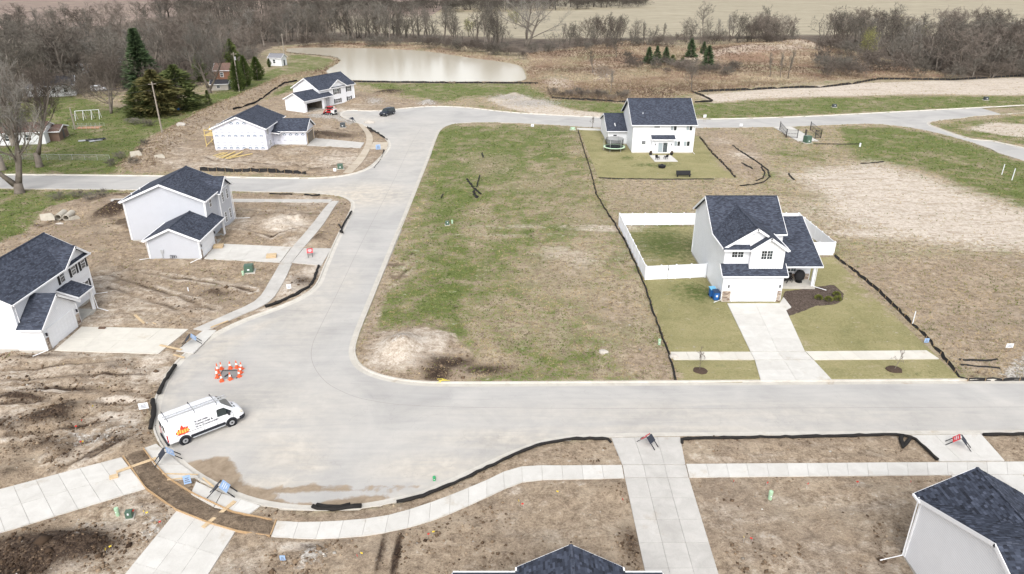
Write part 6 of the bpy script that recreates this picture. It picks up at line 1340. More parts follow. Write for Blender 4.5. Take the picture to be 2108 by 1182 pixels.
for s_ in (-1, 1):
    g = MB(); P_ = [(2.72, s_*1.01, 1.36), (3.72, s_*1.015, 1.32), (3.92, s_*1.0, 1.45), (3.35, s_*.925, 1.98), (2.74, s_*.93, 2.02)]; g.slab(P_ if s_ < 0 else P_[::-1], .03); g.build('side_window', M_AUTOGLASS, van)
    g = MB(); g.box((1.87, s_*1.0, .56), (2.75, .07, .24)); g.build('side_cladding', M_PLASTIC, van); g = MB(); g.tube([(.6, s_*1.06, .40), (3.2, s_*1.06, .40)], .045, 6); g.build('step_bar', M_ALU, van)
    g = MB(); g.box((-1.17, s_*.88, 1.02), (.12, .14, .62)); g.build('tail_light', M_REDL, van); g = MB(); g.box((4.62, s_*.76, .98), (.34, .22, .2)); g.build('headlight', M_LAMP, van)
    g = MB(); g.box((3.62, s_*1.14, 1.45), (.14, .22, .34)); g.box((3.6, s_*1.02, 1.36), (.06, .2, .06)); g.build('mirror', M_PLASTIC, van)
    for wx_ in (0, 3.75):
        g = MB(); g.tube([(wx_, s_*.80, .40), (wx_, s_*1.012, .40)], .47, 18); g.build('wheel_arch', M_PLASTIC, van); wheel(van, wx_, s_*1.03, .36, s_)
for s_ in (-1, 1):
    for x_ in (.05, 1.55, 2.62, 3.98): MB().box((x_, s_*1.001, 1.0), (.018, .012, .7 if x_ < .1 or x_ > 3.9 else .8)).build('panel_seam', M_PLASTIC, van)
    MB().box((.45, s_*1.004, 1.02), (2.0, .014, .03)).build('door_rail', M_PLASTIC, van)
g = MB(); g.box((-1.24, 0, .52), (.16, 1.9, .26)); g.build('rear_bumper', M_PLASTIC, van)
g = MB(); loft(g, [(4.45, [(-1.0,.36),(-1.0,.66),(1.0,.66),(1.0,.36)]), (4.8, [(-.9,.34),(-.9,.66),(.9,.66),(.9,.34)]), (4.98, [(-.7,.36),(-.7,.62),(.7,.62),(.7,.36)])]); g.build('front_bumper', M_PLASTIC, van)
for y_ in (-.28, .22): g = MB(); g.box((4.36, y_, 1.375), (.10, .22, .02), M=Matrix.Rotation(.45, 3, 'Y')); g.build('hood_vent', M_PLASTIC, van)
for x_ in (-.9, 1.15, 2.9): g = MB(); g.tube([(x_, -.86, 2.42), (x_, -.84, 2.60), (x_, .84, 2.60), (x_, .86, 2.42)], .025, 5); g.build('roof_rack_bar', M_PLASTIC, van)
for k in (-1, 1): g = MB(); g.box((-1.235, k*.42, 1.75), (.03, .5, .5)); g.build('rear_window', M_AUTOGLASS, van)
tz = Matrix.Rotation(R(90), 4, 'X')
for s_, zz, sz in (('Residential', 1.62, .24), ('Commercial &', 1.38, .24), ('New Construction', 1.14, .24)):
    me = text_mesh(s_, sz, 'lettering'); me.materials.append(plain('dark_lettering', srgb(44,44,58), .5)); o = bpy.data.objects.new('lettering', me); COL.objects.link(o); o.parent = van; o.rotation_euler = (R(90), 0, 0); o.location = (.95, -1.006-.0, zz)
    if zz > 1.3: o.rotation_euler = (R(90-5), 0, 0); o.location = (.95, -1.0+(zz-1.25)*.09-.012, zz)
# flame emblem: red tongues behind yellow wavy blocks
g = MB(); base = [(x_, z_+.18) for x_, z_ in [(-.62,1.0),(-.60,1.22),(-.50,1.15),(-.40,1.42),(-.28,1.30),(-.10,1.70),(.06,1.40),(.20,1.50),(.16,1.32),(.36,1.46),(.34,1.22),(.46,1.05),(.30,.86),(-.05,.80),(-.45,.88)]]
P_ = [(x_+.05, -1.012 if z_ < 1.25 else -1.012+(z_-1.25)*.09, z_) for x_, z_ in base]; n0 = len(P_); tr_ = tessellate_polygon([[Vector((p[0], p[2], 0)) for p in P_]]); g.add(P_, [tuple(t) for t in tr_]); g.build('emblem', plain('emblem_red', srgb(214,64,44), .5), van)
g = MB()
for k, hh in enumerate((.30, .36, .30, .34, .28)): z_ = 1.16+.03*math.sin(k*1.7); g.box((-.42+k*.19, -1.016, z_+hh/2-.02), (.13, .006, hh))
g.build('emblem_lettering', plain('emblem_yellow', srgb(236,196,92), .5), van)
lad = thing('ladder', 'aluminium extension ladder lying on the white van roof', 'ladder', (mid[0], mid[1], 2.62), hd); 
for y_ in (-.62, -.24): MB().box((1.35, y_, .06), (4.9, .05, .1)).build('rail', M_ALU, lad)
g = MB()
for k in range(16): g.tube([(-.95+k*.305, -.62, .06), (-.95+k*.305, -.24, .06)], .018, 5)
g.build('rungs', M_ALU, lad)
def suv(label, loc, rz, col, name='parked_suv', L_=4.9):
    t = thing(name, label, 'car', (loc[0], loc[1], .01), rz); paint = plain(name+'_paint_'+str(col[0])[:6], col, .25, .6, .05); b = MB(); k = L_/4.9
    loft(b, [(-2.4*k, ring(.80, .82, .74, .5, .85, 1.05, .1)), (-2.3*k, ring(.90, .92, .70, .42, .95, 1.72, .14)), (-1.2*k, ring(.93, .95, .72, .40, .98, 1.82, .12)), (.35*k, ring(.93, .95, .70, .40, .98, 1.80, .12)), (.62*k, ring(.93, .95, .70, .40, .96, 1.68, .12)), (1.15*k, ring(.93, .94, .74, .40, .9, 1.16, .08)), (2.1*k, ring(.91, .90, .70, .42, .8, 1.06, .08)), (2.4*k, ring(.80, .78, .6, .46, .7, .94, .08))]).build('body', paint, t, True)
    g_ = MB().slab([(.62*k, -.66, 1.70), (1.18*k, -.76, 1.16), (1.18*k, .76, 1.16), (.62*k, .66, 1.70)], .02); g_.build('windshield', M_AUTOGLASS, t)
    for s_ in (-1, 1):
        for x0, x1 in ((-2.1, -1.15), (-1.08, -.18), (-.1, .72)):
            P_ = [(x0*k, s_*.955, 1.04), (x1*k, s_*.955, 1.04), ((x1-(.12 if x1 > .5 else 0))*k, s_*.80, 1.62), (x0*k, s_*.80, 1.64)]; MB().slab(P_ if s_ < 0 else P_[::-1], .03).build('side_window', M_AUTOGLASS, t)
        for x_ in (-1.45, 1.5): MB().tube([(x_*k, s_*.7, .38), (x_*k, s_*.955, .38)], .43, 16).build('wheel_arch', M_PLASTIC, t); wheel(t, x_*k, s_*.97, .36, s_)
        MB().box((2.32*k, s_*.62, .82), (.14, .28, .16)).build('headlight', M_LAMP, t); MB().box((-2.36*k, s_*.74, .98), (.08, .14, .3)).build('tail_light', M_REDL, t); MB().box((.72*k, s_*1.02, 1.1), (.14, .18, .16)).build('mirror', M_PLASTIC, t)
    MB().box((2.38*k, 0, .55), (.16, 1.7, .2)).build('front_bumper', M_PLASTIC, t); MB().box((-2.42*k, 0, .55), (.14, 1.7, .2)).build('rear_bumper', M_PLASTIC, t); return t
fa, ra = G(788.3, 241.5, 0), G(807.6, 235.6, 0); hs_ = math.atan2(fa[1]-ra[1], fa[0]-ra[0])
suv('dark navy sport utility car parked where the far road bends', ((fa[0]+ra[0])/2-.2, (fa[1]+ra[1])/2+.9), hs_, srgb(34,40,50))
suv('dark car parked behind the old white house among the bare trees', G(146,180), 2.6, srgb(40,44,54), 'parked_car', 4.4)
suv('white car half hidden behind the spreading tree on the green yard', G(206,187), .3, srgb(222,226,232), 'parked_car', 4.6)
suv('pale car beside the foot of the spruce in the old yards', G(252,130), .2, srgb(190,196,204), 'parked_car', 4.6)
# compact track loader
M_RED = plain('loader_red', srgb(178,36,40), .4, .5, .1); M_LW = plain('loader_white', srgb(206,206,204), .4, .5, .06)
X, Y = G(681, 236.5); lo = thing('track_loader', 'red and white compact track loader parked before the open garage', 'loader', (X, Y, LOT), R(158))
for s_ in (-1, 1):
    g = MB(); prof = [(-1.25,.1),(.95,.1),(1.2,.35),(.9,.62),(-.9,.72),(-1.35,.45)]; g.extr(prof, 1, s_*.62, s_*.98); g.build('track', M_TYRE, lo); g = MB()
    for k in range(4): MB().tube([(-.95+k*.55, s_*.99, .36), (-.95+k*.55, s_*1.02, .36)], .16, 10).build('track_roller', M_RIM, lo)
    g = MB(); g.tube([(-1.3, s_*.72, 1.55), (.6, s_*.72, 1.45), (1.35, s_*.72, .95), (1.55, s_*.72, .45)], .11, 6); g.build('lift_arm', M_RED, lo)
MB().b2((-1.55, -.66, .5), (-.55, .66, 1.55)).build('engine_housing', M_LW, lo); MB().b2((-1.6, -.5, .7), (-1.56, .5, 1.35)).build('engine_grille', M_PLASTIC, lo); MB().b2((-.7, -.62, .5), (.8, .62, 1.0)).build('chassis', M_RED, lo)
g = MB()
for x_ in (-.55, .55):
    for y_ in (-.52, .52): g.box((x_, y_, 1.5), (.09, .09, 1.1))
g.build('cab_frame', M_PLASTIC, lo); MB().b2((-.65, -.6, 2.03), (.65, .6, 2.13)).build('cab_roof', M_RED, lo); MB().b2((-.5, -.47, 1.02), (.5, .47, 1.98)).build('cab_glass', M_AUTOGLASS, lo)
g = MB(); g.extr([(1.55,.05),(2.3,.03),(2.32,.1),(1.75,.2),(1.65,.62),(1.55,.62)], 1, -.95, .95); g.build('bucket', M_PLASTIC, lo)
# ================================================================== barricade signs, cones, drain
M_SIGNB = plain('sign_blue_print', srgb(150,178,214), .5, .4, .12, 5); M_SIGNR = plain('sign_red_print', srgb(204,58,62), .5, .4, .1, 5); M_SIGN_SHADE = plain('sign_shaded_board', srgb(46,50,60), .6, .3, .1); M_LEG = plain('barricade_leg', srgb(34,36,40), .6, .3, .1); M_SIGNW = plain('sign_white', srgb(226,229,234), .5, .4, .05)
def aframe(label, px, py, rz, mat, z=LOT+.05, flip=1, sc_=1.0):
    X, Y = G(px, py); t = thing('barricade_sign', label, 'barricade', (X, Y, z), rz, sc=sc_)
    for s_ in (-1, 1):
        top, foot = Vector((s_*.04, 0, 1.05)), Vector((s_*1.0, 0, 0)); d = foot-top
        for y_ in (-.30, .30): MB().board(top+Vector((0, y_, 0)), foot+Vector((0, y_, .03)), .07, .05).build('leg', M_LEG, t)
        p0, p1 = top+d*.02, top+d*.50; n_ = Vector((d.z, 0, -d.x)).normalized()*(-1 if s_ > 0 else 1); n_ = n_ if n_.z > 0 else -n_
        q = [p0+Vector((0, -.42, 0))+n_*.03, p0+Vector((0, .42, 0))+n_*.03, p1+Vector((0, .42, 0))+n_*.03, p1+Vector((0, -.42, 0))+n_*.03]
        if s_ > 0: q = q[::-1]
        if (Vector(q[1])-Vector(q[0])).cross(Vector(q[2])-Vector(q[0])).dot(n_) < 0: q = q[::-1]
        lit = (s_*flip > 0); b = MB().slab(q, .03); bo = b.build('sign_board', mat if lit else M_SIGN_SHADE, t)  # unlit face of the sign: its shade is painted in as a dark colour
        if lit:
            g_ = MB()
            for k, (u0, u1) in enumerate(((.2,.8),(.15,.85),(.3,.7))):
                f0, f1 = .22+k*.22, .30+k*.22; pa, pb = p0.lerp(p1, f0), p0.lerp(p1, f1)
                Y0, Y1 = -.42+.84*u0, -.42+.84*u1; qq = [pa+Vector((0,Y0,0))+n_*.033, pa+Vector((0,Y1,0))+n_*.033, pb+Vector((0,Y1,0))+n_*.033, pb+Vector((0,Y0,0))+n_*.033]; g_.add(qq, [(0,1,2,3)])
            g_.build('print', M_SIGNW, bo)
    return t
aframe('blue sign barricade standing on the apron next to the van rear', 346, 950, R(32), M_SIGNB); aframe('blue sign barricade at the bottom curb beside the long plank', 458, 1020, R(2), M_SIGNB)
aframe('tipped blue sign barricade beside the left white house driveway', 395, 709, R(20), M_SIGNB, sc_=.95); aframe('red sign barricade on the apron before the grey house', 639, 526, R(-75), M_SIGNR, sc_=.9, flip=1)
aframe('red sign barricade on the near driveway at the street', 1333, 916, R(-42), M_SIGNR, flip=-1, sc_=.85); aframe('red sign barricade on the apron near the bottom right roof', 1972, 920, R(-28), M_SIGNR, flip=-1, sc_=.9)
aframe('pale sign barricade on the far gravel driveway below the loader', 724, 251, R(-30), M_SIGNW, flip=-1); 
M_ORANGE = plain('cone_orange', srgb(214,96,58), .55, .4, .08); M_REFL = plain('cone_white_band', srgb(232,228,222), .5, .5, .05)
cone = thing('traffic_cone', 'x', 'cone', group='cones around the drain'); MB().box((0, 0, .025), (.38, .38, .05)).build('cone_base', M_ORANGE, cone); MB().tube([(0,0,.05),(0,0,.32)], [.15,.10], 14).build('cone_body', M_ORANGE, cone); MB().tube([(0,0,.32),(0,0,.50)], [.102,.072], 14).build('white_band', M_REFL, cone); MB().tube([(0,0,.50),(0,0,.72)], [.07,.03], 14).build('cone_tip', M_ORANGE, cone); reg(cone)
cs = [((762,535),'orange cone lower of the two tall ones at the left end of the drain'),((768,492),'orange cone upper of the two tall ones at the left end of the drain'),((800,456),'orange cone at the upper left corner of the drain'),((884,450),'orange cone at the middle of the upper side of the drain'),((944,442),'orange cone right of middle on the upper side of the drain'),((988,456),'orange cone farthest right beside the drain'),((980,490),'orange cone second on the right end of the drain'),((968,525),'orange cone lowest on the right end of the drain'),((884,552),'orange cone at the middle of the lower side of the drain'),((803,568),'orange cone at the lower left corner of the drain')]
for k, ((a_, b_), lab) in enumerate(cs):
    X, Y = G(280+a_/4.545, 660+b_/4.545, 0)
    if k == 0: cone.location = (X, Y, .005); cone['label'] = lab; cone.scale = (1.0, 1.0, 1.5)
    else: dup(cone, (X, Y, .005), random.uniform(0, 1.5), lab, sc=(1, 1, 1.5) if k < 2 else (1.05, 1.05, 1.1))
dr = thing('storm_drain', 'open grey street drain ringed by orange cones', 'drain', (-26.55, 56.3, 0), R(2)); MB().b2((-.85, -.7, .004), (.8, .62, .02)).build('pit_floor', plain('drain_floor', srgb(128,126,124), .8), dr)
g = MB(); g.b2((-.95, .62, .003), (.9, .80, .07)); g.b2((-.95, -.72, .003), (-.85, .62, .05)); g.b2((.8, -.72, .003), (.9, .62, .05)); g.build('drain_frame', plain('drain_frame', srgb(84,82,80), .8), dr)
g = MB(); g.tube([(-.35,-.4,.05),(-.1,-.15,.12),(.25,-.35,.06)], .06, 6); g.build('loose_hose', M_PLASTIC, dr)
# ================================================================== utility boxes, pedestals, posts, signs, flags
M_TGREEN = plain('utility_green', srgb(74,98,84), .5, .4, .08); M_PGREEN = plain('pedestal_pale_green', srgb(160,190,160), .5, .4, .06)
def cabinet(label, px, py, w_=.95, h_=.85, rz=0.2, mat=None):
    X, Y = G(px, py); t = thing('utility_cabinet', label, 'utility box', (X, Y, hz(X, Y)), rz); MB().b2((-w_*.7, -w_*.65, -.1), (w_*.7, w_*.65, .1)).build('pad', M_FOUND, t)
    g_ = MB(); g_.extr([(-w_*.5,.1),(w_*.5,.1),(w_*.5,h_*.92),(w_*.42,h_),(-w_*.5,h_*1.04)], 0, -w_*.5, w_*.5); g_.build('cabinet', mat or M_TGREEN, t); g_ = MB(); g_.b2((-w_*.44, -w_*.53, .18), (w_*.44, -w_*.5, h_*.86)); g_.build('door', mat or M_TGREEN, t); MB().b2((-w_*.12, -w_*.545, .4), (w_*.12, -w_*.53, .56)).build('warning_label', M_SIGNW, t)
cabinet('green utility cabinet on a pad before the grey house', 514, 562, 1.05, .95); cabinet('green utility cabinet near the side street below the wrapped house', 701, 349, 1.0, .95); cabinet('large green utility cabinet beside the black railing pen', 1661, 294, 1.25, 1.5, .3); cabinet('dark utility cabinet in the dirt between wrapped house and far driveway', 706, 262, 1.1, 1.1, .1, plain('dark_cabinet', srgb(70,76,80), .5))
cabinet('small green utility cabinet in the middle of the green field', 921, 464, .55, .6); cabinet('small dark green utility cabinet between the two lower driveways', 267, 1062, .42, .62); cabinet('low green utility box at the far corner of the field', 1179, 267, 1.0, .55, 0, M_PGREEN); cabinet('dark utility box on the far green strip', 1717, 221, .9, .8, 0, plain('dark_cabinet', srgb(70,76,80), .5)); cabinet('dark utility box at the far right of the green strip', 2029, 206, 1.0, .9, 0, plain('dark_cabinet', srgb(70,76,80), .5))
def pedestal(label, px, py, h_=.95, r_=.14, mat=None, z=None):
    X, Y = G(px, py); t = thing('pedestal', label, 'pedestal', (X, Y, hz(X, Y) if z is None else z)); MB().tube([(0,0,-.1),(0,0,h_*.62),(0,0,h_*.66),(0,0,h_*.97),(0,0,h_)], [r_*.92, r_*.92, r_*1.06, r_, r_*.7], 12).build('column', mat or M_PGREEN, t); MB().box((0, -r_*1.0, h_*.5), (r_*.5, .02, h_*.12)).build('plate', M_SIGNW, t)
pedestal('pale green pedestal left of the small dark green cabinet', 242, 1058, .6); pedestal('pale green pedestal in the dirt right of the near driveway', 1585, 1026, .75, .15); pedestal('pale green pedestal by the silt fence left of the front lawn', 1357, 710, .65); pedestal('pale green pedestal beside the cabinet before the grey house', 501, 568, .6, .16); pedestal('pale green pedestal beside the small cabinet in the field', 931, 461, .6, .15); pedestal('bright green capped pipe standing on the turning bulb', 894, 986, .35, .12, plain('valve_green', srgb(60,150,98), .5), 0.0)
def post(label, px, py, h_, r_=.05, mat=None): 
    X, Y = G(px, py); ob = MB().cyl((0, 0, 0), r_, h_, 6, r_*.9).build('marker_post', mat or M_SIGNW); ob.location = (X, Y, hz(X, Y)-.05); tag(ob, label, 'post')
post('white marker post in the brown grass right of the lawn', 1878, 668, 1.6); post('white marker post left of the pair by the curving road', 2062, 360, 2.0, .07); post('white marker post right of the pair by the curving road', 2083, 371, 2.2, .07); post('small white stub before the left white house', 388, 600, .5, .07); post('white hydrant marker near the railing pen', 1770, 302, .8, .18)
def yard_sign(label, px, py, w_=.6, h_=.5, rz=0.0, mat=None, zz=.45):
    X, Y = G(px, py); t = thing('yard_sign', label, 'sign', (X, Y, hz(X, Y)), rz); MB().box((0, 0, zz+h_/2), (w_, .03, h_)).build('board', mat or M_SIGNW, t)
    for s_ in (-1, 1): MB().box((s_*w_*.3, 0, zz/2), (.03, .03, zz+.1)).build('stake', M_STAKE, t)
    g_ = MB()
    for k in range(3): g_.box((0, -.018, zz+h_*(.25+.22*k)), (w_*(.7-.1*k), .006, h_*.10))
    g_.build('print', M_PGREY, t)
yard_sign('leaning white and blue yard sign between the two aprons', 388, 1000, .5, .75, .4, M_SIGNB, .2); yard_sign('white yard sign in the mud behind the van', 299, 851, .75, .6, .3); yard_sign('small white yard sign in the dirt island by the new sidewalk', 597, 606, .5, .55, .2); yard_sign('grey blue sign box at the lawn corner by the right silt fence', 1906, 708, .45, .5, 0, M_SIGNB, .1); yard_sign('white yard sign near the gravel at the right street edge', 2075, 723, .7, .45); yard_sign('white sign board on a post behind the trampoline house', 1450, 250, .7, .7, 0, None, 1.2); yard_sign('pale sign board in front of the wrapped house apron', 779, 311, 1.0, 1.0, .5, M_SIGNB, .3); yard_sign('small white sign at the side street below the wrapped house', 690, 358, .5, .6); yard_sign('small white sign in the grass at the top of the field', 1096, 265, .7, .6); yard_sign('small white sign at the far road right of the trampoline house', 1525, 264, .7, .6); yard_sign('small blue white sign in the dirt at bottom left', 583, 1157, .35, .4, 0, M_SIGNB, .1)
fl_r = plain('flag_red', srgb(196,52,44), .7); fl_y = plain('flag_yellow', srgb(222,196,70), .7)
for k, (px, py, c) in enumerate([(262,768,'r'),(188,846,'r'),(172,872,'r'),(157,888,'r'),(168,923,'r'),(176,920,'y'),(192,845,'y'),(880,1108,'r'),(890,1102,'y'),(1078,1045,'r'),(1069,1040,'y'),(1145,1022,'y'),(735,1150,'r'),(743,1146,'y'),(1510,1000,'r'),(1577,1002,'r'),(1660,1005,'r'),(1765,1003,'r'),(1872,1000,'r'),(1548,1116,'r'),(1530,1118,'y'),(300,1065,'y'),(308,1066,'y'),(334,1083,'r'),(278,1056,'r'),(220,1138,'y'),(232,1132,'y'),(1912,1042,'r'),(1280,1035,'r')]):
    X, Y = G(px, py); t = thing('marker_flag', 'small %s utility marker flag stuck in the bare earth' % ('red' if c == 'r' else 'yellow'), 'flag', (X, Y, hz(X, Y)), random.uniform(0, 6), 'red marker flags' if c == 'r' else 'yellow marker flags'); MB().box((0, 0, .22), (.012, .012, .5)).build('wire', M_ALU, t); MB().box((.08, 0, .40), (.16, .012, .12)).build('flag', fl_r if c == 'r' else fl_y, t)
# ================================================================== garden things of the two finished houses
M_BLUE = plain('bin_blue', srgb(34,92,160), .5, .4, .08); M_LBLUE = plain('bin_lid_light', srgb(110,176,214), .5, .4, .06); M_DARK = plain('dark_furniture', srgb(34,34,36), .7, .3, .15)
def bin_(label, X, Y, lid): 
    t = thing('wheeled_bin', label, 'bin', (X, Y, LOT), .1); g_ = MB(); loft_pts = [(0, .26), (.95, .33)]; g_.add([(-.26,-.3,0),(.26,-.3,0),(.26,.3,0),(-.26,.3,0),(-.32,-.38,1.0),(.32,-.38,1.0),(.32,.38,1.0),(-.32,.38,1.0)], [(3,2,1,0),(4,5,6,7),(0,1,5,4),(1,2,6,5),(2,3,7,6),(3,0,4,7)]); g_.build('body', M_BLUE, t); MB().slab([(-.35,-.42,1.03),(.35,-.42,1.03),(.35,.42,1.12),(-.35,.42,1.12)], .06).build('lid', lid, t)
    for s_ in (-1, 1): MB().tube([(s_*.28, .32, .12), (s_*.34, .32, .12)], .12, 10).build('wheel', M_TYRE, t)
    MB().box((0, -.37, .55), (.22, .01, .22)).build('emblem', M_SIGNW, t)
bin_('blue wheeled bin with light lid at the garage corner', 23.15, 73.1, M_LBLUE); bin_('blue wheeled bin with dark lid nearest the garage corner', 23.35, 72.35, plain('bin_lid_dark', srgb(40,60,90), .5))
t = thing('air_conditioner', 'grey air conditioner unit beside the fenced house wall', 'air conditioner', (23.1, 80.2, LOT)); MB().b2((-.4, -.4, .05), (.4, .4, .85)).build('casing', plain('ac_grey', srgb(150,154,158), .5, .4, .1), t); MB().tube([(0,0,.85),(0,0,.89)], .33, 16).build('fan_grille', M_DARK, t); MB().b2((-.5,-.5,-.1),(.5,.5,.05)).build('pad', M_FOUND, t)
t = thing('fire_pit', 'black round tub beside the air conditioner in the fenced yard', 'tub', (22.0, 80.6, LOT)); MB().tube([(0,0,0),(0,0,.42)], [.55,.7], 18).build('tub', M_DARK, t); MB().tube([(math.cos(a)*.7, math.sin(a)*.7, .43) for a in np.linspace(0, 6.283, 19)], .05, 6).build('rim', M_DARK, t)
def chair(label, X, Y, rz, z=LOT+.3):
    t = thing('patio_chair', label, 'chair', (X, Y, z), rz); MB().b2((-.3,-.3,.36),(.3,.3,.44)).build('seat', M_DARK, t); MB().slab([(-.3,.3,.44),(.3,.3,.44),(.3,.42,1.0),(-.3,.42,1.0)], .06).build('backrest', M_DARK, t)
    for x_ in (-.26, .26):
        for y_ in (-.26, .26): MB().b2((x_-.03,y_-.03,0),(x_+.03,y_+.03,.36)).build('leg', M_DARK, t)
        MB().b2((x_-.04,-.3,.6),(x_+.04,.3,.65)).build('armrest', M_DARK, t)
chair('dark porch chair nearest the garage on the fenced house porch', 32.5, 76.3, .2); chair('dark porch chair in the middle of the fenced house porch', 33.3, 76.6, -.1)
t = thing('egg_chair', 'tall round black egg chair on the fenced house porch', 'chair', (34.4, 76.5, LOT+.3)); g_ = MB().blob((0,0,.85), .62, 3, 2, (1, .8, 1.25), .02); g_.build('shell', M_DARK, t); MB().cyl((0,0,0), .4, .08, 14).build('base', M_DARK, t)
chair('dark patio chair left on the trampoline house patio', 28.6, 135.4, 2.4, LOT+.05); chair('dark patio chair right on the trampoline house patio', 30.3, 135.8, -2.6, LOT+.05)
t = thing('fire_pit', 'dark fire pit with chairs on the trampoline house lawn', 'fire pit', (28.3, 129.4, LOT)); MB().tube([(0,0,0),(0,0,.5)], [.6,.75], 14).build('bowl', M_DARK, t); MB().tube([(0,0,.5),(0,0,.75)], [.6,.1], 14).build('cover', M_DARK, t)
t = thing('bench', 'black garden bench at the near edge of the trampoline lawn', 'bench', (31.0, 123.2, LOT)); MB().b2((-1.3,-.3,.4),(1.3,.3,.5)).build('seat', M_DARK, t); MB().slab([(-1.3,.3,.5),(1.3,.3,.5),(1.3,.45,1.05),(-1.3,.45,1.05)], .08).build('backrest', M_DARK, t)
for x_ in (-1.1, 1.1): MB().b2((x_-.06,-.28,0),(x_+.06,.28,.4)).build('leg', M_DARK, t)
for k, x_ in enumerate((27.9, 32.1)): 
    t = thing('planter', 'dark round planter %s of the patio door' % ('left' if k == 0 else 'right'), 'planter', (x_, 139.0, LOT)); MB().tube([(0,0,0),(0,0,.5)], [.25,.35], 12).build('pot', M_DARK, t); MB().blob((0,0,.62), .3, k, 1).build('soil', plain('potting_soil', srgb(70,58,46), .9), t)
t = thing('trampoline', 'round trampoline with dark net and pale green rim beside the garage wing', 'trampoline', (21.1, 143.2, LOT)); MB().tube([(math.cos(a)*2.05, math.sin(a)*2.05, .75) for a in np.linspace(0, 6.2832, 33)], .2, 8, False, .35).build('rim_pad', plain('rim_pad', srgb(196,222,190), .5), t); MB().cyl((0,0,.70), 1.9, .02, 32).build('jumping_mat', M_DARK, t)
def net_mat():
    m, nt, b = base_mat('safety_net', .8, .2); b.inputs['Base Color'].default_value = srgb(40,46,48); b.inputs['Alpha'].default_value = .5; return m
g_ = MB(); nn = 32
g_.add([(math.cos(6.2832*k/nn)*1.85, math.sin(6.2832*k/nn)*1.85, z_) for z_ in (.8, 2.45) for k in range(nn)], [(k, (k+1) % nn, nn+(k+1) % nn, nn+k) for k in range(nn)]); g_.build('net', net_mat(), t)
for k in range(6): a = 1.047*k; MB().tube([(math.cos(a)*2.2, math.sin(a)*2.2, 0), (math.cos(a)*2.15, math.sin(a)*2.15, 2.5)], .035, 6).build('pole', M_ALU, t)
def sapling(label, px, py, h_):
    X, Y = G(px, py); tb, (V, Fc), _ = tree_meshes(seed=int(px), H=h_, spread=.22, first=.35, upright=1.0, limbs=7, thick=.011, tw=.008, sub=(3, 3, 3)); t = thing('sapling', label, 'tree', (X, Y, LOT)); tb.build('trunk', M_BARK, t); o = bpy.data.objects.new('crown', mesh_of('crown', V, Fc, M_TWIG_R)); COL.objects.link(o); o.parent = t
    g_ = MB().blob((0, 0, 0), .75, int(px), 2, (1, .9, .22), .12); g_.build('mulch_ring', plain('dark_mulch', srgb(76,64,56), .95, .1, .35, 12, bmp=.8), t)
sapling('thin leafless sapling in a mulch ring left of the front driveway', 1441, 763, 3.1); sapling('thin leafless sapling in a mulch ring right of the front driveway', 1840, 761, 3.1)
X, Y = G(1219, 264); plant('tall2', X, Y, 3.4, 'sapling', 'thin leafless street sapling left of the trampoline house', 'tree')
for k, (px, py, lab) in enumerate([(1685,615,'low green shrub leftmost in the mulch bed'),(1706,618,'low green shrub nearest the lawn in the mulch bed'),(1722,608,'low green shrub farthest back in the mulch bed'),(1724,617,'low green shrub rightmost in the mulch bed')]):
    X, Y = G(px, py); V, Fc = [], []; rr = random.Random(k)
    for q in range(420):
        d = Vector((rr.gauss(0,1), rr.gauss(0,1), abs(rr.gauss(0,1)))).normalized(); p = Vector((d.x*.42, d.y*.42, d.z*.36+.05))*rr.uniform(.7, 1.05); s_ = d.cross(Vector((rr.gauss(0,1), rr.gauss(0,1), 1))).normalized()*.05; o = len(V); V += [p-s_, p+s_, p+d*.13]; Fc.append((o, o+1, o+2))
    t = thing('shrub', lab, 'shrub', (X, Y, LOT)); o = bpy.data.objects.new('foliage', mesh_of('foliage', V, Fc, M_SHRUB)); COL.objects.link(o); o.parent = t; MB().tube([(0,0,0),(0,0,.3)], .04, 5).build('stem', M_BARK, t)
# black railing pen
pen = thing('railing_pen', 'black metal railing pen on a pale pad by the far road', 'railing', (64.5, 158.5, LOT)); 
def rail(a, b, n=12, H=1.9):
    a, b = Vector(a), Vector(b); g_ = MB()
    for z_ in (.25, H*.55, H-.1): g_.board((a.x, a.y, z_), (b.x, b.y, z_), .05, .05)
    for k in range(n+1): p = a.lerp(b, k/n); g_.box((p.x, p.y, H/2), (.03, .03, H-.2))
    g_.build('railing', M_BLACK, pen)
    for e in (a, b): MB().box((e.x, e.y, H/2), (.12, .12, H+.1)).build('post', M_BLACK, pen)
rail((-3.8, -4.0), (-1.6, -4.6)); rail((-3.8, -4.0), (-2.4, 4.2), 18); rail((3.6, -4.6), (4.6, 4.0), 18); rail((2.2, -4.9), (3.6, -4.6), 8); rail((.2, -4.8), (.2, -4.2), 3)
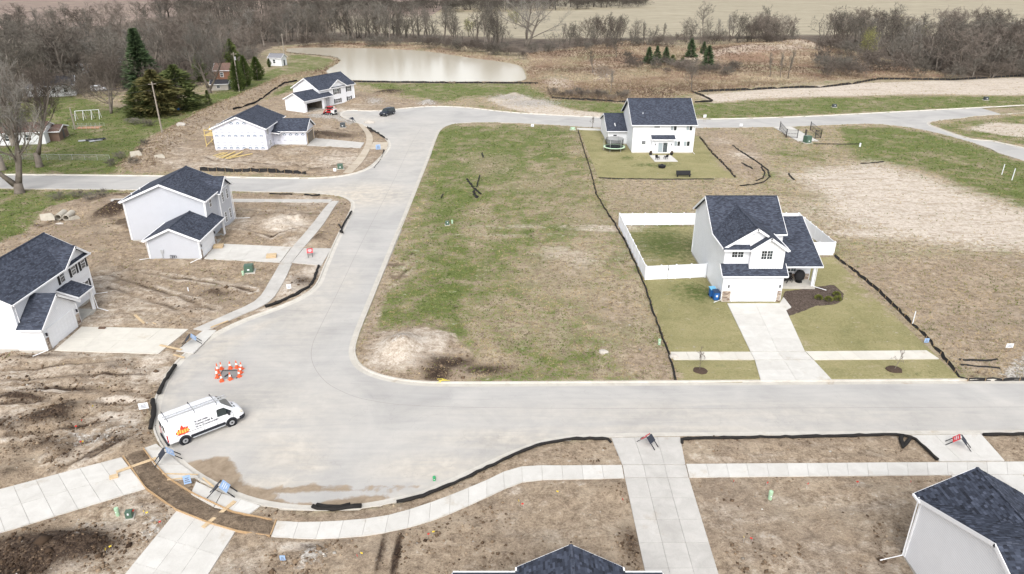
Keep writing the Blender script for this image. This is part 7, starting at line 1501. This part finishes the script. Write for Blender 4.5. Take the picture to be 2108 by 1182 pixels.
# ================================================================== old yards at left
M_BROOF = plain('brown_shingle', srgb(104,84,76), .9, .2, .25, 3); M_GROOF = plain('grey_metal_roof', srgb(120,120,124), .7, .3, .15, 2); M_OLDW = plain('old_white_siding', srgb(214,216,218), .6, .3, .1, 1.5); M_BARN = plain('barn_boards', srgb(120,88,72), .85, .2, .25, 3); M_KROOF = plain('charcoal_roof', srgb(62,62,66), .85, .2, .2, 3)
def old_house(label, px, py, L_, W_, H_, zr, rz, wall, roof, name='old_house', cat='house', win=2, off=(0, 0)):
    X, Y = G(px, py); h = House(name, label, (X+off[0], Y+off[1]), rz, (0, 0), wall, cat)
    h.body(-L_/2, L_/2, -W_/2, W_/2, .1, H_, 'x', 0, zr-.15); h.gable('x', -L_/2-.3, L_/2+.3, -W_/2-.35, W_/2+.35, 0, H_, zr, mat=roof)
    pl = h.plane(-L_/2, -W_/2, 1, 0)
    for k in range(win): t0 = L_*(k+.6)/(win+.4)-.5; h.window(pl, t0, t0+1.1, H_*.35, H_*.8, 1, 2, (1, 1))
    pe = h.plane(L_/2, -W_/2, 0, 1); mb = MB(); h.wbox(mb, pe, W_*.4, W_*.4+.9, .1, min(2.1, H_-.1), 0, .05); h.part(mb, 'door', M_DOORD); return h
old_house('old white house with brown roof behind the street trees', 58, 292, 9.5, 6.5, 2.7, 4.2, R(12), M_OLDW, M_BROOF)
old_house('small brown roofed lean-to right of the old white house', 108, 286, 5.0, 6.0, 2.2, 3.1, R(14), plain('brown_wall', srgb(112,92,80), .8), M_BROOF, 'lean_to', 'shed', 1)
old_house('old white house with charcoal roof behind the spreading yard tree', 132, 194, 7.0, 9.0, 3.2, 5.2, R(25), M_OLDW, M_KROOF)
old_house('long low white trailer left of the charcoal roofed house', 92, 196, 11.0, 4.5, 2.6, 3.4, R(35), M_OLDW, M_GROOF, 'trailer_home', 'house')
old_house('pale grey roofed building deep among the bare trees', 76, 118, 13.0, 9.0, 4.0, 7.0, R(60), plain('pale_wall', srgb(176,176,180), .7), plain('pale_roof', srgb(176,180,188), .6))
old_house('brown boarded barn beside the utility pole', 466, 163, 5.5, 6.0, 3.2, 5.2, R(5), M_BARN, M_BROOF, 'barn', 'barn', 1)
old_house('low dark roofed shed before the brown barn', 456, 184, 5.0, 4.0, 1.9, 2.9, R(8), plain('pale_board', srgb(168,162,154), .8), M_KROOF, 'garden_shed', 'shed', 1)
old_house('small white garden shed with grey roof near the pond', 573, 135, 5.2, 4.0, 3.0, 4.4, R(-12), M_OLDW, M_GROOF, 'garden_shed', 'shed', 1)
old_house('far white low building at the bend of the old lane', 162, 150, 8.0, 4.0, 2.4, 3.2, R(10), M_OLDW, plain('white_roof', srgb(220,222,224), .5), 'outbuilding', 'building', 1)
M_POLE = plain('weathered_pole', srgb(150,142,132), .85, .2, .15, 4)
def pole(label, px, py, h_, can=False, arm=True):
    X, Y = G(px, py); t = thing('utility_pole', label, 'pole', (X, Y, hz(X, Y))); MB().tube([(0,0,-.3),(0,0,h_)], [.19,.13], 8).build('shaft', M_POLE, t)
    if arm: MB().box((0, 0, h_-.5), (1.6, .1, .12), .5).build('crossarm', M_POLE, t)
    if can: MB().cyl((.28, -.1, h_-2.2), .26, .95, 12).build('transformer_can', M_ALU, t)
    return Vector((X, Y, hz(X, Y)+h_-.5))
p1 = pole('tall grey utility pole in front of the cedars by the berm', 335, 278, 11.1); p2 = pole('utility pole with a grey transformer can beside the arborvitae', 493, 189, 11.3, True); p3 = pole('thin pale utility pole behind the white garden shed', 586, 119, 9.3); p4 = pole('short leaning grey pole left of the swing set', 155, 266, 5.0, arm=False)
M_WIRE = plain('cable_black', srgb(60,58,58), .7)
def wire(label, a, b, sag, r_=.022):
    n = 14; ob = MB().tube([tuple(a.lerp(b, k/n)-Vector((0, 0, sag*4*(k/n)*(1-k/n)))) for k in range(n+1)], r_, 4).build('overhead_cable', M_WIRE); tag(ob, label, 'cable')
far0 = Vector((-175, 128, 9.5))
wire('overhead cable between the tall pole and the pole with can', p1, p2, 1.0); wire('upper overhead cable between the pole with can and the shed pole', p2, p3, 1.2); wire('overhead cable running from the tall pole off the left side', p1, far0, 2.0); wire('lower overhead cable running from the tall pole off the left side', p1-Vector((0,0,1.2)), far0-Vector((0,0,1.5)), 2.2)
X, Y = G(183, 246); sw = thing('swing_set', 'white metal swing set with slide on the green yard', 'swing set', (X, Y, hz(X, Y)), R(22))
M_WMET = plain('white_tube', srgb(214,216,218), .5)
MB().tube([(-2.6,0,2.2),(2.6,0,2.2)], .06, 6).build('top_bar', M_WMET, sw)
for x_ in (-2.6, -.9, .9, 2.6):
    for s_ in (-1, 1): MB().tube([(x_,0,2.2),(x_+.15*s_,s_*1.0,0)], .055, 6).build('leg', M_WMET, sw)
MB().slab([(-4.6,-.3,.25),(-2.7,-.3,1.5),(-2.7,.3,1.5),(-4.6,.3,.25)], .06).build('slide', M_PLASTIC, sw)
for x_ in (-.3, .4, 1.6): MB().tube([(x_,0,2.2),(x_,0,.6)], .015, 4).build('chain', M_ALU, sw); MB().box((x_, 0, .58), (.45, .2, .05)).build('swing_seat', M_PLASTIC, sw)
X, Y = G(183, 263); gb = thing('garden_bed', 'low wire fenced garden bed with orange earth on the green yard', 'garden', (X, Y, hz(X, Y)), R(5)); MB().b2((-2.6,-1.0,-.1),(2.6,1.0,.1)).build('soil', plain('orange_soil', srgb(176,132,104), .9), gb)
for k in range(7): MB().box((-3+k, -1.3, .4), (.05, .05, .9)).build('post', M_ALU, gb); MB().box((-3+k, 1.3, .4), (.05, .05, .9)).build('post', M_ALU, gb)
g_ = MB()
for s_ in (-1.3, 1.3):
    for z_ in (.25, .5, .8): g_.tube([(-3,s_,z_),(3,s_,z_)], .012, 4)
g_.build('wire', M_ALU, gb)
X, Y = G(190, 290); tp = thing('scrap_heap', 'flat stack of grey panels and dark boards lying in the yard', 'scrap', (X, Y, hz(X, Y)), R(22))
for k, (a, b, c_, m_) in enumerate([(-1.6,.5,.1,M_ALU),(.9,.0,.1,M_ALU),(-.2,.3,.2,M_PLASTIC),(1.4,.4,.2,M_PLASTIC),(.6,-.7,.15,M_ALU)]): MB().box((a, b, c_), (2.2, 1.2, .1), .1*k).build('panel', m_, tp)
for lab, px, py, s_ in (('dark brush pile on the green yard left one', 272, 256, 1.0), ('dark brush pile on the green yard right one', 306, 258, .9)):
    X, Y = G(px, py); t = plant('bush', X, Y, 1.3*s_, 'brush_pile', lab, 'brush pile', wx=3.0)
X, Y = G(361, 231); bt = thing('toy_slide', 'blue plastic toy at the foot of the cedars', 'toy', (X, Y, hz(X, Y)), .4); MB().slab([(-.9,-.3,.1),(.4,-.3,1.1),(.4,.3,1.1),(-.9,.3,.1)], .1).build('slide', plain('toy_blue', srgb(50,120,190), .4), bt); MB().b2((.4,-.35,0),(1.1,.35,1.0)).build('tower', plain('toy_blue', srgb(50,120,190), .4), bt)
# chain link fence
cf = thing('chain_link_fence', 'low chain link fence along the old yard by the side street', 'fence', (0, 0, 0)); P = resample(GL([(-60,330),(40,329),(140,330),(227,331)]), 2.4)
for p in P: MB().tube([(p[0], p[1], LOT-.1), (p[0], p[1], LOT+1.2)], .03, 5).build('post', M_ALU, cf)
g_ = MB()
for z_ in np.linspace(.1, 1.15, 8): g_.tube([(p[0], p[1], LOT+z_) for p in P], .008 if z_ < 1.1 else .025, 4)
g_.build('wire_mesh', M_ALU, cf)
# culvert and headwalls
M_CULV = plain('old_concrete', srgb(176,170,158), .9, .2, .15, 2, bmp=.4)
def headwall(label, px, py, rz, w_=1.9, h_=1.2):
    X, Y = G(px, py); ob = MB(); ob.extr([(-w_/2,0),(w_/2,0),(w_/2,h_*.55),(w_*.3,h_),(-w_/2,h_*.9)], 1, -.12, .12); o = ob.build('headwall', M_CULV); o.location = (X, Y, hz(X, Y)-.1); o.rotation_euler = (R(-12), 0, rz); tag(o, label, 'headwall')
headwall('pale concrete wing wall left of the twin culvert pipes', 97, 447, R(15)); headwall('pale concrete wing wall right of the twin culvert pipes', 152, 443, R(60), 1.5, .9); headwall('concrete headwall left one in the weeds by the side street', 283, 332, R(20), 2.0, 1.2); headwall('concrete headwall right one in the weeds by the side street', 330, 330, R(25), 1.8, .9)
for lab, px in (('left concrete culvert pipe mouth in the ditch', 118), ('right concrete culvert pipe mouth in the ditch', 134)):
    X, Y = G(px, 443); c = thing('culvert_pipe', lab, 'pipe', (X, Y, hz(X, Y)+.15), R(10)); g_ = MB(); nn = 18
    for r_, y_ in ((.5, 0), (.5, 2.5), (.38, 2.5), (.38, 0)): g_.v += [(math.cos(6.2832*k/nn)*r_, y_, .4+math.sin(6.2832*k/nn)*r_) for k in range(nn)]
    for i in range(4): g_.f += [(i*nn+k, i*nn+(k+1) % nn, ((i+1) % 4)*nn+(k+1) % nn, ((i+1) % 4)*nn+k) for k in range(nn)]
    g_.build('pipe_wall', M_CULV, c)
for k, (px, py, s_, lab) in enumerate([(122,461,.5,'pale boulder in the ditch below the culvert pipes'),(374,268,.9,'grey boulder on the weedy berm'),(684,222,.7,'grey boulder in front of the far white house'),(760,252,1.1,'pale stone heap behind the parked dark car'),(1917,498,.0,''),(1242,726,.4,'grey twiggy stump in the middle of the field'),(1386,735,.4,'pale broken concrete lump by the silt fence at the sidewalk end')]):
    if s_ <= 0: continue
    X, Y = G(px, py); ob = MB().blob((0,0,0), s_, k, 2, (1.2, .9, .6), .14).build('boulder', plain('boulder_stone', srgb(176,170,162), .9, .2, .15, 3, bmp=.5)); ob.location = (X, Y, hz(X, Y)+s_*.2); tag(ob, lab, 'boulder')
X, Y = G(907, 787); g_ = MB(); rr = random.Random(4)
for k in range(5): g_.tube([(rr.uniform(-.6,.6), rr.uniform(-.3,.5), .05), (rr.uniform(-.3,.3), rr.uniform(-.2,.3), rr.uniform(.1,.3)), (rr.uniform(-.2,1.0), rr.uniform(-.2,.6), .05)], .025, 4)
ob = g_.build('caution_tape', plain('tape_yellow', srgb(220,204,92), .6)); ob.location = (X, Y, LOT); tag(ob, 'tangled yellow caution tape on the curb below the sand pile', 'tape')
# stone riprap pile by the old spoil heap, one mass of crushed stone on the sand
